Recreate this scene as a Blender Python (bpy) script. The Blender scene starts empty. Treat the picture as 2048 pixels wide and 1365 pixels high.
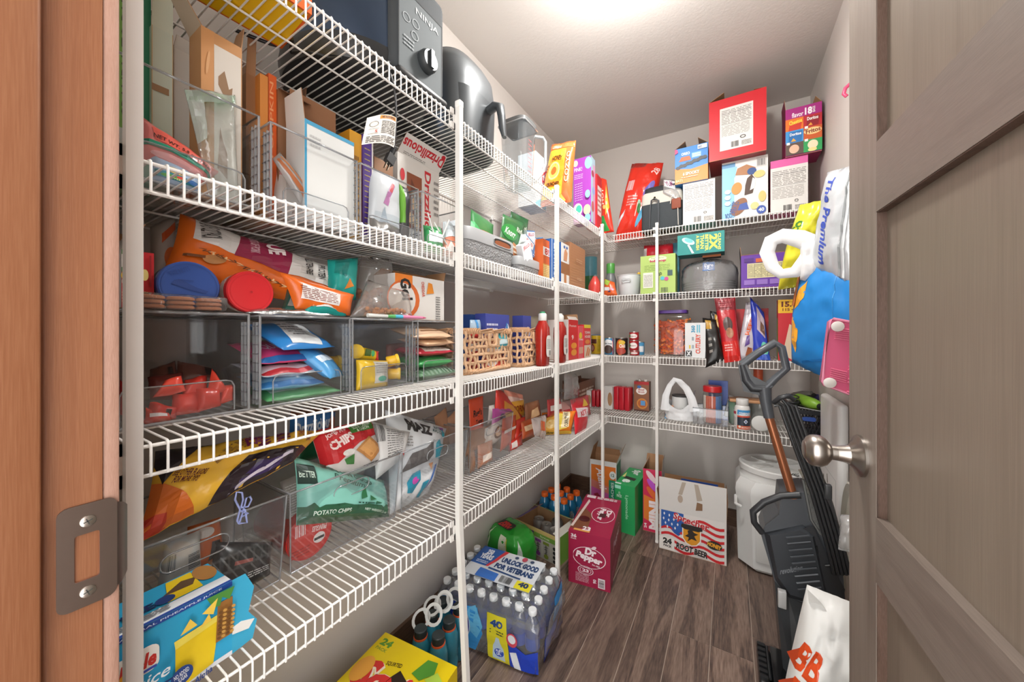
import bpy, bmesh, math, random
from mathutils import Vector, Matrix, noise
SC = bpy.context.scene; COL = SC.collection
random.seed(7)
R = math.radians
# ---------------------------------------------------------------- camera
# level camera standing in the doorway; focal length and heading solved from the shelf rails
F, TH, V0, EYE = 710.15, R(31.4515), 664.41, 1.1543
cd = bpy.data.cameras.new('camera'); cam = bpy.data.objects.new('camera', cd); COL.objects.link(cam)
cam.location = (0, 0, EYE); cam.rotation_euler = (R(90), 0, TH)
cd.sensor_width = 36; cd.lens = 36 * F / 2048; cd.shift_y = -(682.5 - V0) / 2048; cd.clip_start = .01
SC.camera = cam
# ---------------------------------------------------------------- world: daylight of the house behind the doorway
w = bpy.data.worlds.new('world'); SC.world = w; w.use_nodes = True
w.node_tree.nodes['Background'].inputs[0].default_value = (1.0, .985, .965, 1)
w.node_tree.nodes['Background'].inputs[1].default_value = 3.5
# ---------------------------------------------------------------- exposure
vs = SC.view_settings; vs.view_transform = 'Standard'; vs.look = 'None'; vs.exposure = 0.55; vs.gamma = 1; vs.use_curve_mapping = False
SC.cycles.transparent_max_bounces = 40; SC.cycles.max_bounces = 10; SC.cycles.diffuse_bounces = 5
SC.cycles.sample_clamp_indirect = 4; SC.cycles.caustics_reflective = False; SC.cycles.caustics_refractive = False
LAMP_W = 9.0
BULB_W = 13.0
# ---------------------------------------------------------------- pixel of the photograph -> point of the place
s_, c_ = math.sin(TH), math.cos(TH)
def _d(u, v):
    a = (u - 1024) / F
    return (-s_ + a * c_, c_ + a * s_, (V0 - v) / F)
def PX(u, v, x): d = _d(u, v); t = x / d[0]; return Vector((x, d[1] * t, EYE + d[2] * t))
def PY(u, v, y): d = _d(u, v); t = y / d[1]; return Vector((d[0] * t, y, EYE + d[2] * t))
def PZ(u, v, z): d = _d(u, v); t = (z - EYE) / d[2]; return Vector((d[0] * t, d[1] * t, z))
# ---------------------------------------------------------------- materials
_mc = {}
def lin(h):
    h = h.lstrip('#'); o = []
    if len(h) == 3: h = ''.join(c*2 for c in h)
    for i in (0, 2, 4):
        c = int(h[i:i+2], 16) / 255; o.append(c / 12.92 if c <= .04045 else ((c + .055) / 1.055) ** 2.4)
    return (o[0], o[1], o[2], 1)
def newmat(name):
    m = bpy.data.materials.new(name); m.use_nodes = True; nt = m.node_tree
    return m, nt, nt.nodes['Principled BSDF']
def M(h, r=.5, metal=0., coat=0., var=0., vs=40., bump=0., bs=60., sub=0., alpha=1.):
    k = (h, r, metal, coat, var, vs, bump, bs, sub, alpha)
    if k in _mc: return _mc[k]
    m, nt, b = newmat('m_' + h.strip('#')); c = lin(h)
    b.inputs['Base Color'].default_value = c; b.inputs['Roughness'].default_value = r; b.inputs['Metallic'].default_value = metal
    b.inputs['Coat Weight'].default_value = coat; b.inputs['Alpha'].default_value = alpha
    m.diffuse_color = c
    if var or bump:
        tc = nt.nodes.new('ShaderNodeTexCoord')
    if var:
        n = nt.nodes.new('ShaderNodeTexNoise'); n.inputs['Scale'].default_value = vs; n.inputs['Detail'].default_value = 4
        nt.links.new(tc.outputs['Object'], n.inputs['Vector'])
        mx = nt.nodes.new('ShaderNodeMix'); mx.data_type = 'RGBA'
        mx.inputs[6].default_value = tuple(x * (1 - var) for x in c[:3]) + (1,)
        mx.inputs[7].default_value = tuple(min(1, x * (1 + var)) for x in c[:3]) + (1,)
        nt.links.new(n.outputs['Fac'], mx.inputs[0]); nt.links.new(mx.outputs[2], b.inputs['Base Color'])
    if bump:
        n = nt.nodes.new('ShaderNodeTexNoise'); n.inputs['Scale'].default_value = bs; n.inputs['Detail'].default_value = 3
        nt.links.new(tc.outputs['Object'], n.inputs['Vector'])
        bp = nt.nodes.new('ShaderNodeBump'); bp.inputs['Strength'].default_value = bump; bp.inputs['Distance'].default_value = .004
        nt.links.new(n.outputs['Fac'], bp.inputs['Height']); nt.links.new(bp.outputs['Normal'], b.inputs['Normal'])
    _mc[k] = m; return m
def clear(h='#eef2f4', r=.04, fac=1.0, bump=0., bs=30., haze=0.):
    """clear plastic: straight-through transparency plus a Fresnel reflection (and a little haze)"""
    k = ('clear', h, r, fac, bump, bs, haze)
    if k in _mc: return _mc[k]
    m, nt, b = newmat('clear_plastic'); nt.nodes.remove(b); out = nt.nodes['Material Output']
    t = nt.nodes.new('ShaderNodeBsdfTransparent'); t.inputs[0].default_value = lin(h)
    g = nt.nodes.new('ShaderNodeBsdfGlossy'); g.inputs['Roughness'].default_value = r
    fr = nt.nodes.new('ShaderNodeLayerWeight'); fr.inputs[0].default_value = .5
    pw = nt.nodes.new('ShaderNodeMath'); pw.operation = 'POWER'; pw.inputs[1].default_value = 3.5; nt.links.new(fr.outputs['Facing'], pw.inputs[0])
    sm = nt.nodes.new('ShaderNodeMath'); sm.operation = 'MULTIPLY_ADD'; sm.inputs[1].default_value = .8; sm.inputs[2].default_value = .045; nt.links.new(pw.outputs[0], sm.inputs[0])
    ml = nt.nodes.new('ShaderNodeMath'); ml.operation = 'MULTIPLY'; ml.inputs[1].default_value = fac; ml.use_clamp = True
    mx = nt.nodes.new('ShaderNodeMixShader')
    nt.links.new(sm.outputs[0], ml.inputs[0]); nt.links.new(ml.outputs[0], mx.inputs[0])
    last = t.outputs[0]
    if haze:
        df = nt.nodes.new('ShaderNodeBsdfDiffuse'); df.inputs[0].default_value = (.9, .9, .9, 1)
        m2 = nt.nodes.new('ShaderNodeMixShader'); m2.inputs[0].default_value = haze
        nt.links.new(last, m2.inputs[1]); nt.links.new(df.outputs[0], m2.inputs[2]); last = m2.outputs[0]
    nt.links.new(last, mx.inputs[1]); nt.links.new(g.outputs[0], mx.inputs[2]); nt.links.new(mx.outputs[0], out.inputs[0])
    if bump:
        tc = nt.nodes.new('ShaderNodeTexCoord'); n = nt.nodes.new('ShaderNodeTexNoise'); n.inputs['Scale'].default_value = bs; n.inputs['Detail'].default_value = 3
        bp = nt.nodes.new('ShaderNodeBump'); bp.inputs['Strength'].default_value = bump; bp.inputs['Distance'].default_value = .01
        nt.links.new(tc.outputs['Object'], n.inputs['Vector']); nt.links.new(n.outputs['Fac'], bp.inputs['Height'])
        nt.links.new(bp.outputs['Normal'], g.inputs['Normal']); nt.links.new(bp.outputs['Normal'], fr.inputs['Normal'])
    m.diffuse_color = (.8, .85, .9, .3); _mc[k] = m; return m
def wood(name, dark, mid, light, axis=1, scale=9., stretch=.06, rough=.45, knots=0., bump=.15, ring=16., amp=.05):
    """procedural wood grain running along one object axis, shifted per object"""
    m, nt, b = newmat(name); N = nt.nodes.new; L = nt.links.new
    tc = N('ShaderNodeTexCoord'); oi = N('ShaderNodeObjectInfo'); mp = N('ShaderNodeMapping')
    sc = [1., 1., 1.]; sc[axis] = stretch; mp.inputs['Scale'].default_value = [x * scale for x in sc]
    ad = N('ShaderNodeVectorMath'); ad.operation = 'MULTIPLY_ADD'; ad.inputs[1].default_value = (37., 23., 11.)
    cmb = N('ShaderNodeCombineXYZ')
    for i in range(3): L(oi.outputs['Random'], cmb.inputs[i])
    L(cmb.outputs[0], ad.inputs[0]); L(tc.outputs['Object'], ad.inputs[2]); L(ad.outputs[0], mp.inputs[0])
    n1 = N('ShaderNodeTexNoise'); n1.inputs['Scale'].default_value = 1.3; n1.inputs['Detail'].default_value = 5; n1.inputs['Distortion'].default_value = 1.2 + knots
    L(mp.outputs[0], n1.inputs['Vector'])
    wv = N('ShaderNodeMath'); wv.operation = 'MULTIPLY'; wv.inputs[1].default_value = ring; L(n1.outputs['Fac'], wv.inputs[0])
    sn = N('ShaderNodeMath'); sn.operation = 'SINE'; L(wv.outputs[0], sn.inputs[0])
    n2 = N('ShaderNodeTexNoise'); n2.inputs['Scale'].default_value = 26.; n2.inputs['Detail'].default_value = 4; L(mp.outputs[0], n2.inputs['Vector'])
    a1 = N('ShaderNodeMath'); a1.operation = 'MULTIPLY_ADD'; a1.inputs[1].default_value = amp; L(sn.outputs[0], a1.inputs[0])
    a2 = N('ShaderNodeMath'); a2.operation = 'MULTIPLY_ADD'; a2.inputs[1].default_value = .55; L(n1.outputs['Fac'], a2.inputs[0])
    a3 = N('ShaderNodeMath'); a3.operation = 'MULTIPLY'; a3.inputs[1].default_value = .45; L(n2.outputs['Fac'], a3.inputs[0])
    L(a3.outputs[0], a2.inputs[2]); L(a2.outputs[0], a1.inputs[2])
    rp = N('ShaderNodeValToRGB'); e = rp.color_ramp.elements
    e[0].position = .3; e[0].color = lin(dark); e[1].position = .7; e[1].color = lin(light)
    x = e.new(.5); x.color = lin(mid); L(a1.outputs[0], rp.inputs[0])
    hs = N('ShaderNodeHueSaturation'); mr = N('ShaderNodeMapRange'); mr.inputs[3].default_value = .78 if knots else .94; mr.inputs[4].default_value = 1.2 if knots else 1.06
    L(oi.outputs['Random'], mr.inputs[0]); L(mr.outputs[0], hs.inputs['Value']); L(rp.outputs[0], hs.inputs['Color'])
    L(hs.outputs[0], b.inputs['Base Color']); b.inputs['Roughness'].default_value = rough
    bp = N('ShaderNodeBump'); bp.inputs['Strength'].default_value = bump; bp.inputs['Distance'].default_value = .001
    L(a1.outputs[0], bp.inputs['Height']); L(bp.outputs[0], b.inputs['Normal'])
    m.diffuse_color = lin(mid); return m
def emit(name, col, s):
    m, nt, b = newmat(name); b.inputs['Base Color'].default_value = col
    b.inputs['Emission Color'].default_value = col; b.inputs['Emission Strength'].default_value = s; return m
# ---------------------------------------------------------------- mesh builder
V = Vector
class MB:
    def __init__(s): s.v = []; s.f = []; s.m = []
    def add(s, vs, fs, mi=0):
        o = len(s.v); s.v += [tuple(p) for p in vs]
        for f in fs: s.f.append([i + o for i in f]); s.m.append(mi)
        return s
    def box(s, a, b, mi=0):
        x0, y0, z0 = a; x1, y1, z1 = b
        vs = [(x0,y0,z0),(x1,y0,z0),(x1,y1,z0),(x0,y1,z0),(x0,y0,z1),(x1,y0,z1),(x1,y1,z1),(x0,y1,z1)]
        ms = mi if isinstance(mi, (list, tuple)) else [mi] * 6
        for f, k in zip([(0,3,2,1),(4,5,6,7),(0,1,5,4),(2,3,7,6),(1,2,6,5),(3,0,4,7)], ms): s.add2(vs, f, k)
        return s
    def add2(s, vs, f, mi):
        o = len(s.v); s.v += [tuple(vs[i]) for i in f]; s.f.append(list(range(o, o + len(f)))); s.m.append(mi)
    def obox(s, o, ax, ay, az, mi=0):
        o, ax, ay, az = V(o), V(ax), V(ay), V(az)
        vs = [o, o+ax, o+ax+ay, o+ay, o+az, o+ax+az, o+ax+ay+az, o+ay+az]
        return s.add(vs, [(0,3,2,1),(4,5,6,7),(0,1,5,4),(2,3,7,6),(1,2,6,5),(3,0,4,7)], mi)
    def rbox(s, a, b, r=.01, seg=3, mi=0, top=1.0):
        bm = bmesh.new(); bmesh.ops.create_cube(bm, size=1)
        sz = [b[i] - a[i] for i in range(3)]; ce = [(a[i] + b[i]) / 2 for i in range(3)]
        for p in bm.verts:
            k = top if p.co.z > 0 else 1
            p.co = V((ce[0] + p.co.x * sz[0] * k, ce[1] + p.co.y * sz[1] * k, ce[2] + p.co.z * sz[2]))
        bmesh.ops.bevel(bm, geom=list(bm.edges), offset=min(r, min(sz) * .49), segments=seg, affect='EDGES', profile=.5)
        bm.verts.index_update()
        s.add([p.co for p in bm.verts], [[q.index for q in f.verts] for f in bm.faces], mi); bm.free(); return s
    def lathe(s, prof, n=24, c=(0, 0, 0), mi=0, axis=None, a0=0., a1=2 * math.pi, sx=1., sy=1.):
        """prof: (r, z[, mat]) from bottom to top"""
        c = V(c); full = abs(a1 - a0 - 2 * math.pi) < 1e-6; k = n if full else n + 1
        q = (V((0, 0, 1)).rotation_difference(V(axis)) if axis is not None else None)
        o = len(s.v)
        for p in prof:
            for i in range(k):
                a = a0 + (a1 - a0) * i / n; t = V((p[0] * math.cos(a) * sx, p[0] * math.sin(a) * sy, p[1]))
                if q: t = q @ t
                s.v.append(tuple(c + t))
        for j in range(len(prof) - 1):
            mm = prof[j + 1][2] if len(prof[j + 1]) > 2 else mi
            for i in range(n):
                i2 = (i + 1) % k
                s.f.append([o + j*k + i, o + j*k + i2, o + (j+1)*k + i2, o + (j+1)*k + i]); s.m.append(mm)
        if full:
            if prof[0][0] > 1e-5: s.f.append([o + i for i in reversed(range(k))]); s.m.append(prof[0][2] if len(prof[0]) > 2 else mi)
            if prof[-1][0] > 1e-5: s.f.append([o + (len(prof)-1)*k + i for i in range(k)]); s.m.append(prof[-1][2] if len(prof[-1]) > 2 else mi)
        return s
    def tube(s, pts, r, n=6, mi=0, closed=False, flat=1.):
        pts = [V(p) for p in pts]; N = len(pts); o = len(s.v); up = None
        for i, p in enumerate(pts):
            a = pts[(i - 1) % N] if (closed or i) else p; b = pts[(i + 1) % N] if (closed or i < N - 1) else p
            d = (b - a).normalized() if (b - a).length > 1e-9 else V((0, 0, 1))
            if up is None: up = V((0, 0, 1)) if abs(d.z) < .9 else V((1, 0, 0))
            e1 = d.cross(up); e1 = e1.normalized() if e1.length > 1e-6 else d.orthogonal().normalized(); e2 = e1.cross(d).normalized(); up = e2
            rr = r[i] if isinstance(r, (list, tuple)) else r
            for k in range(n):
                t = 2 * math.pi * (k + .5) / n; s.v.append(tuple(p + e1 * (rr * math.cos(t)) + e2 * (rr * flat * math.sin(t))))
        for i in range(N if closed else N - 1):
            j = (i + 1) % N
            for k in range(n):
                k2 = (k + 1) % n; s.f.append([o+i*n+k, o+i*n+k2, o+j*n+k2, o+j*n+k]); s.m.append(mi)
        if not closed:
            s.f.append([o + k for k in reversed(range(n))]); s.m.append(mi); s.f.append([o + (N-1)*n + k for k in range(n)]); s.m.append(mi)
        return s
    def cyl(s, p0, p1, r, r1=None, n=16, mi=0):
        p0, p1 = V(p0), V(p1); return s.lathe([(r, 0), (r if r1 is None else r1, (p1 - p0).length)], n, p0, mi, axis=(p1 - p0))
    def prism(s, poly, o, ex, ey, ez, mi=0, mside=None):
        """extrude a 2-D outline (in ex, ey) by the vector ez"""
        o, ex, ey, ez = V(o), V(ex), V(ey), V(ez); n = len(poly)
        a = [o + ex * p[0] + ey * p[1] for p in poly]; b = [p + ez for p in a]
        s.add(a + b, [list(reversed(range(n))), [n + i for i in range(n)]], mi)
        s.add(a + b, [[i, (i+1) % n, n + (i+1) % n, n + i] for i in range(n)], mi if mside is None else mside); return s
    def grid(s, fn, nu, nv, mi=0, flip=False):
        o = len(s.v)
        for j in range(nv + 1):
            for i in range(nu + 1): s.v.append(tuple(fn(i / nu, j / nv)))
        for j in range(nv):
            for i in range(nu):
                q = [o+j*(nu+1)+i, o+j*(nu+1)+i+1, o+(j+1)*(nu+1)+i+1, o+(j+1)*(nu+1)+i]
                s.f.append(q[::-1] if flip else q); s.m.append(mi)
        return s
    def mesh(s, name, mats, smooth=None):
        me = bpy.data.meshes.new(name); me.from_pydata(s.v, [], s.f)
        for m in (mats if isinstance(mats, (list, tuple)) else [mats]): me.materials.append(m)
        me.polygons.foreach_set('material_index', s.m)
        if smooth is not None:
            bm = bmesh.new(); bm.from_mesh(me); bmesh.ops.remove_doubles(bm, verts=bm.verts, dist=1e-6); bm.to_mesh(me); bm.free()
            me.shade_smooth()
            if smooth < 180: me.set_sharp_from_angle(angle=R(smooth))
        return me
    def build(s, name, mats, parent=None, smooth=None, loc=None, rot=None):
        return obj(name, s.mesh(name, mats, smooth), parent, loc, rot)
def obj(name, me, parent=None, loc=None, rot=None):
    o = bpy.data.objects.new(name, me); COL.objects.link(o)
    if parent is not None: o.parent = parent
    if loc is not None: o.location = loc
    if rot is not None: o.rotation_euler = rot
    return o
def tag(o, label=None, cat=None, group=None, kind=None):
    if label: o['label'] = label
    if cat: o['category'] = cat
    if group: o['group'] = group
    if kind: o['kind'] = kind
    return o
def thing(name, label, cat, loc=(0, 0, 0), rot=(0, 0, 0), group=None):
    o = bpy.data.objects.new(name, None); COL.objects.link(o); o.empty_display_size = .02
    o.location = loc; o.rotation_euler = rot; return tag(o, label, cat, group)
def copy_tree(o, parent=None):
    c = o.copy(); COL.objects.link(c); c.parent = parent
    for ch in o.children: copy_tree(ch, c)
    return c
# ---------------------------------------------------------------- flat print: shapes and lettering laid on a face
_tx = {}
def glyphs(txt, bold=0., shear=0.):
    k = (txt, bold, shear)
    if k in _tx: return _tx[k]
    cu = bpy.data.curves.new('t', 'FONT'); cu.body = txt; cu.size = 1; cu.offset = bold; cu.shear = shear; cu.resolution_u = 2; cu.align_x = 'LEFT'
    if '\n' in txt: cu.align_x = 'CENTER'; cu.space_line = .8
    o = bpy.data.objects.new('t', cu); me = bpy.data.meshes.new_from_object(o)
    vs = [(p.co.x, p.co.y) for p in me.vertices]; fs = [list(p.vertices) for p in me.polygons]
    bpy.data.objects.remove(o); bpy.data.curves.remove(cu); bpy.data.meshes.remove(me)
    xs = [p[0] for p in vs] or [0, 1]; ys = [p[1] for p in vs] or [0, 1]
    x0, x1, y0, y1 = min(xs), max(xs), min(ys), max(ys)
    vs = [((p[0]-x0)/max(1e-6, x1-x0) - .5, (p[1]-y0)/max(1e-6, y1-y0) - .5) for p in vs]
    _tx[k] = (vs, fs); return _tx[k]
class Face:
    """a print surface: fn(s, t, off) -> local point, with the size of the face in metres"""
    def __init__(self, fn, W, H, curved=0): self.fn, self.W, self.H, self.curved = fn, W, H, curved
def plane(o, ex, ey):
    o, ex, ey = V(o), V(ex), V(ey); n = ex.cross(ey).normalized()
    return Face(lambda s, t, k: o + ex * s + ey * t + n * k, ex.length, ey.length)
EPS = .0004
def T(txt, s0, t0, s1, t1, col, rot=0, b=.0, sh=0., arc=0.): return ('t', txt, s0, t0, s1, t1, col, rot, b, sh, arc)
def r_(s0, t0, s1, t1, col): return ('p', [(s0, t0), (s1, t0), (s1, t1), (s0, t1)], col)
def p_(col, *pts): return ('p', list(pts), col)
def e_(cs, ct, rs, rt, col, a=0, n=20):
    return ('p', [(cs + rs*math.cos(2*math.pi*i/n)*math.cos(R(a)) - rt*math.sin(2*math.pi*i/n)*math.sin(R(a)), ct + rs*math.cos(2*math.pi*i/n)*math.sin(R(a)) + rt*math.sin(2*math.pi*i/n)*math.cos(R(a))) for i in range(n)], col)
def ring_(cs, ct, rs, rt, w, col, n=24):
    return ('ring', cs, ct, rs, rt, w, col, n)
def n_(s0, t0, s1, t1, n, col, seed=1, fill=.45):
    """a block of small print too fine to read: rows of short bars"""
    return ('n', s0, t0, s1, t1, n, col, seed, fill)
def bar_(s0, t0, s1, t1, col='#202020', n=14, vert=True): return ('bar', s0, t0, s1, t1, col, n, vert)
def art(parent, face, ops, name='printed_artwork', rough=.45, off=EPS):
    bm = bmesh.new(); mats = []; lay = bm.faces.layers.int.new('L')
    def mi(col):
        m = col if not isinstance(col, str) else M(col, rough)
        if m not in mats: mats.append(m)
        return mats.index(m)
    def put(vs, fs, m, L):
        pv = [bm.verts.new((x, y, L)) for x, y in vs]
        for f in fs:
            if len(set(f)) < 3: continue
            try: q = bm.faces.new([pv[i] for i in f]); q.material_index = m
            except ValueError: pass
    for L, op in enumerate(ops):
        k = op[0]
        if k == 'p': put(op[1], [list(range(len(op[1])))], mi(op[2]), L)
        elif k == 'ring':
            _, cs, ct, rs, rt, wd, col, n = op; vs = []
            for i in range(n):
                a = 2*math.pi*i/n; vs += [(cs + rs*math.cos(a), ct + rt*math.sin(a)), (cs + rs*(1-wd)*math.cos(a), ct + rt*(1-wd)*math.sin(a))]
            put(vs, [[2*i, 2*((i+1) % n), 2*((i+1) % n)+1, 2*i+1] for i in range(n)], mi(col), L)
        elif k == 'n':
            _, s0, t0, s1, t1, n, col, seed, fill = op; rg = random.Random(seed * 7 + n); m = mi(col)
            for j in range(n):
                y0 = t0 + (t1-t0)*(j + .5 - fill/2)/n; y1 = t0 + (t1-t0)*(j + .5 + fill/2)/n; x = s0
                while x < s1 - .02*(s1-s0):
                    wl = (s1-s0)*rg.uniform(.06, .3); x2 = min(s1, x + wl); put([(x, y0), (x2, y0), (x2, y1), (x, y1)], [[0,1,2,3]], m, L); x = x2 + (s1-s0)*rg.uniform(.02, .05)
        elif k == 'bar':
            _, s0, t0, s1, t1, col, n, vert = op; rg = random.Random(n); m = mi(col)
            for j in range(n):
                a = j/n; b = a + rg.uniform(.25, .75)/n
                if vert: q = [(s0+(s1-s0)*a, t0), (s0+(s1-s0)*b, t0), (s0+(s1-s0)*b, t1), (s0+(s1-s0)*a, t1)]
                else: q = [(s0, t0+(t1-t0)*a), (s1, t0+(t1-t0)*a), (s1, t0+(t1-t0)*b), (s0, t0+(t1-t0)*b)]
                put(q, [[0,1,2,3]], m, L)
        elif k == 't':
            _, txt, s0, t0, s1, t1, col, rot, b, sh, arc = op; vs, fs = glyphs(txt, b, sh)
            cs, ct = (s0+s1)/2, (t0+t1)/2; wd, hd = (s1-s0)*face.W, (t1-t0)*face.H
            if 45 < abs(rot) % 180 < 135: wd, hd = hd, wd
            ca, sa = math.cos(R(rot)), math.sin(R(rot)); o = []
            for x, y in vs:
                x2, y2 = x*wd, y*hd + arc*hd*(.25 - x*x)*4 - (arc*hd*.5 if arc else 0)
                o.append((cs + (x2*ca - y2*sa)/face.W, ct + (x2*sa + y2*ca)/face.H))
            put(o, fs, mi(col), L)
    if face.curved:
        n = face.curved
        bmesh.ops.triangulate(bm, faces=bm.faces[:])
        for ax in (0, 1):
            for i in range(1, n):
                co = [0, 0, 0]; no = [0, 0, 0]; co[ax] = i / n; no[ax] = 1
                bmesh.ops.bisect_plane(bm, geom=bm.verts[:] + bm.edges[:] + bm.faces[:], dist=1e-6, plane_co=co, plane_no=no)
    for p in bm.verts: p.co = face.fn(p.co.x, p.co.y, off + p.co.z * EPS * .6)
    me = bpy.data.meshes.new(name); bm.to_mesh(me); bm.free()
    for m in mats: me.materials.append(m)
    return obj(name, me, parent)
# ---------------------------------------------------------------- cartons
CARD = '#a9805c'
def faces_of(w, d, h):
    return {'front': plane((-w/2, -d/2, 0), (w, 0, 0), (0, 0, h)), 'right': plane((w/2, -d/2, 0), (0, d, 0), (0, 0, h)),
            'back': plane((w/2, d/2, 0), (-w, 0, 0), (0, 0, h)), 'left': plane((-w/2, d/2, 0), (0, -d, 0), (0, 0, h)),
            'top': plane((-w/2, -d/2, h), (w, 0, 0), (0, d, 0)), 'bottom': plane((-w/2, d/2, 0), (w, 0, 0), (0, -d, 0))}
def carton(name, label, cat, loc, size, rot=0, col='#ffffff', side=None, arts=None, flaps=None, opened=False, rough=.45, group=None, inner=CARD, flapcol=None):
    """a folding carton: closed, or open with flaps {side: (length, angle)}; col may be a dict per side"""
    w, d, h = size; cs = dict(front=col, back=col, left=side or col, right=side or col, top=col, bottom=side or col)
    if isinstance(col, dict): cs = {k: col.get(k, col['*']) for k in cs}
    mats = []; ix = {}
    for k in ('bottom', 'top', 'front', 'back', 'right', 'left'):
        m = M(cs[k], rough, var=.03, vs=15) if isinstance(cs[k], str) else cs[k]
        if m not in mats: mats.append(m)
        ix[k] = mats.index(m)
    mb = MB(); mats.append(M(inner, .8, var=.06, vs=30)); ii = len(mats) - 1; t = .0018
    if not opened:
        mb.box((-w/2, -d/2, 0), (w/2, d/2, h), [ix[k] for k in ('bottom', 'top', 'front', 'back', 'right', 'left')])
    else:
        mb.box((-w/2, -d/2, 0), (w/2, d/2, t), [ix['bottom'], ii, ii, ii, ii, ii])
        mb.box((-w/2, -d/2, t), (w/2, -d/2+t, h), [ii, ii, ix['front'], ii, ix['right'], ix['left']])
        mb.box((-w/2, d/2-t, t), (w/2, d/2, h), [ii, ii, ii, ix['back'], ix['right'], ix['left']])
        mb.box((w/2-t, -d/2+t, t), (w/2, d/2-t, h), [ii, ii, ii, ii, ix['right'], ii])
        mb.box((-w/2, -d/2+t, t), (-w/2+t, d/2-t, h), [ii, ii, ii, ii, ii, ix['left']])
    rot = rot if isinstance(rot, (tuple, list)) else (0, 0, R(rot))
    o = tag(mb.build(name, mats, None, None, loc, rot), label, cat, group)
    fc = faces_of(w, d, h)
    for k, ops in (arts or {}).items(): art(o, fc[k], ops, rough=rough)
    for k, fl in (flaps or {}).items():
        ln, an = fl[0], fl[1]; a = R(an); E = fc[k]; ex = E.fn(1, 0, 0) - E.fn(0, 0, 0); n = E.fn(0, 0, 1) - E.fn(0, 0, 0)
        up = V((0, 0, 1)); p0 = E.fn(0, 1, 0); dr = up * math.cos(a) + n * math.sin(a); nn = n * math.cos(a) - up * math.sin(a)
        iu = fl[2] if len(fl) > 2 else .02
        p = [p0, p0 + ex, p0 + ex * (1-iu) + dr * ln, p0 + ex * iu + dr * ln]
        fm = MB(); q = [x - nn * .0014 for x in p]
        fm.add(p + q, [(0,1,2,3)], 0); fm.add(p + q, [(7,6,5,4),(0,4,5,1),(1,5,6,2),(2,6,7,3),(3,7,4,0)], 1)
        oc = fl[3] if len(fl) > 3 else (flapcol or cs[k])
        fo = fm.build('flap', [M(oc, rough, var=.03, vs=15) if isinstance(oc, str) else oc, M(inner, .8, var=.06, vs=30)], o)
        if len(fl) > 4: art(fo, plane(p[3] if False else p[0], p[1]-p[0], dr*ln), fl[4], rough=rough)
    return o
def lbox(u0, u1, vt, x, z, um=None):
    """front face on the left shelf: pixel columns u0..u1 and the top edge row vt at column um -> y0, y1, height"""
    y0, y1 = PX(u0, 0, x).y, PX(u1, 0, x).y
    return y0, y1, PX(um if um is not None else (u0+u1)/2, vt, x).z - z
def bbox(u0, u1, vt, y, z, um=None):
    x0, x1 = PY(u0, 0, y).x, PY(u1, 0, y).x
    return x0, x1, PY(um if um is not None else (u0+u1)/2, vt, y).z - z
def Lc(name, label, cat, u0, u1, vt, x, z, depth, um=None, **k):
    y0, y1, h = lbox(u0, u1, vt, x, z, um); return carton(name, label, cat, (x - depth/2, (y0+y1)/2, z), (y1-y0, depth, h), 90, **k)
def Bc(name, label, cat, u0, u1, vt, y, z, depth, um=None, **k):
    x0, x1, h = bbox(u0, u1, vt, y, z, um); return carton(name, label, cat, ((x0+x1)/2, y + depth/2, z), (x1-x0, depth, h), 0, **k)
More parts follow.
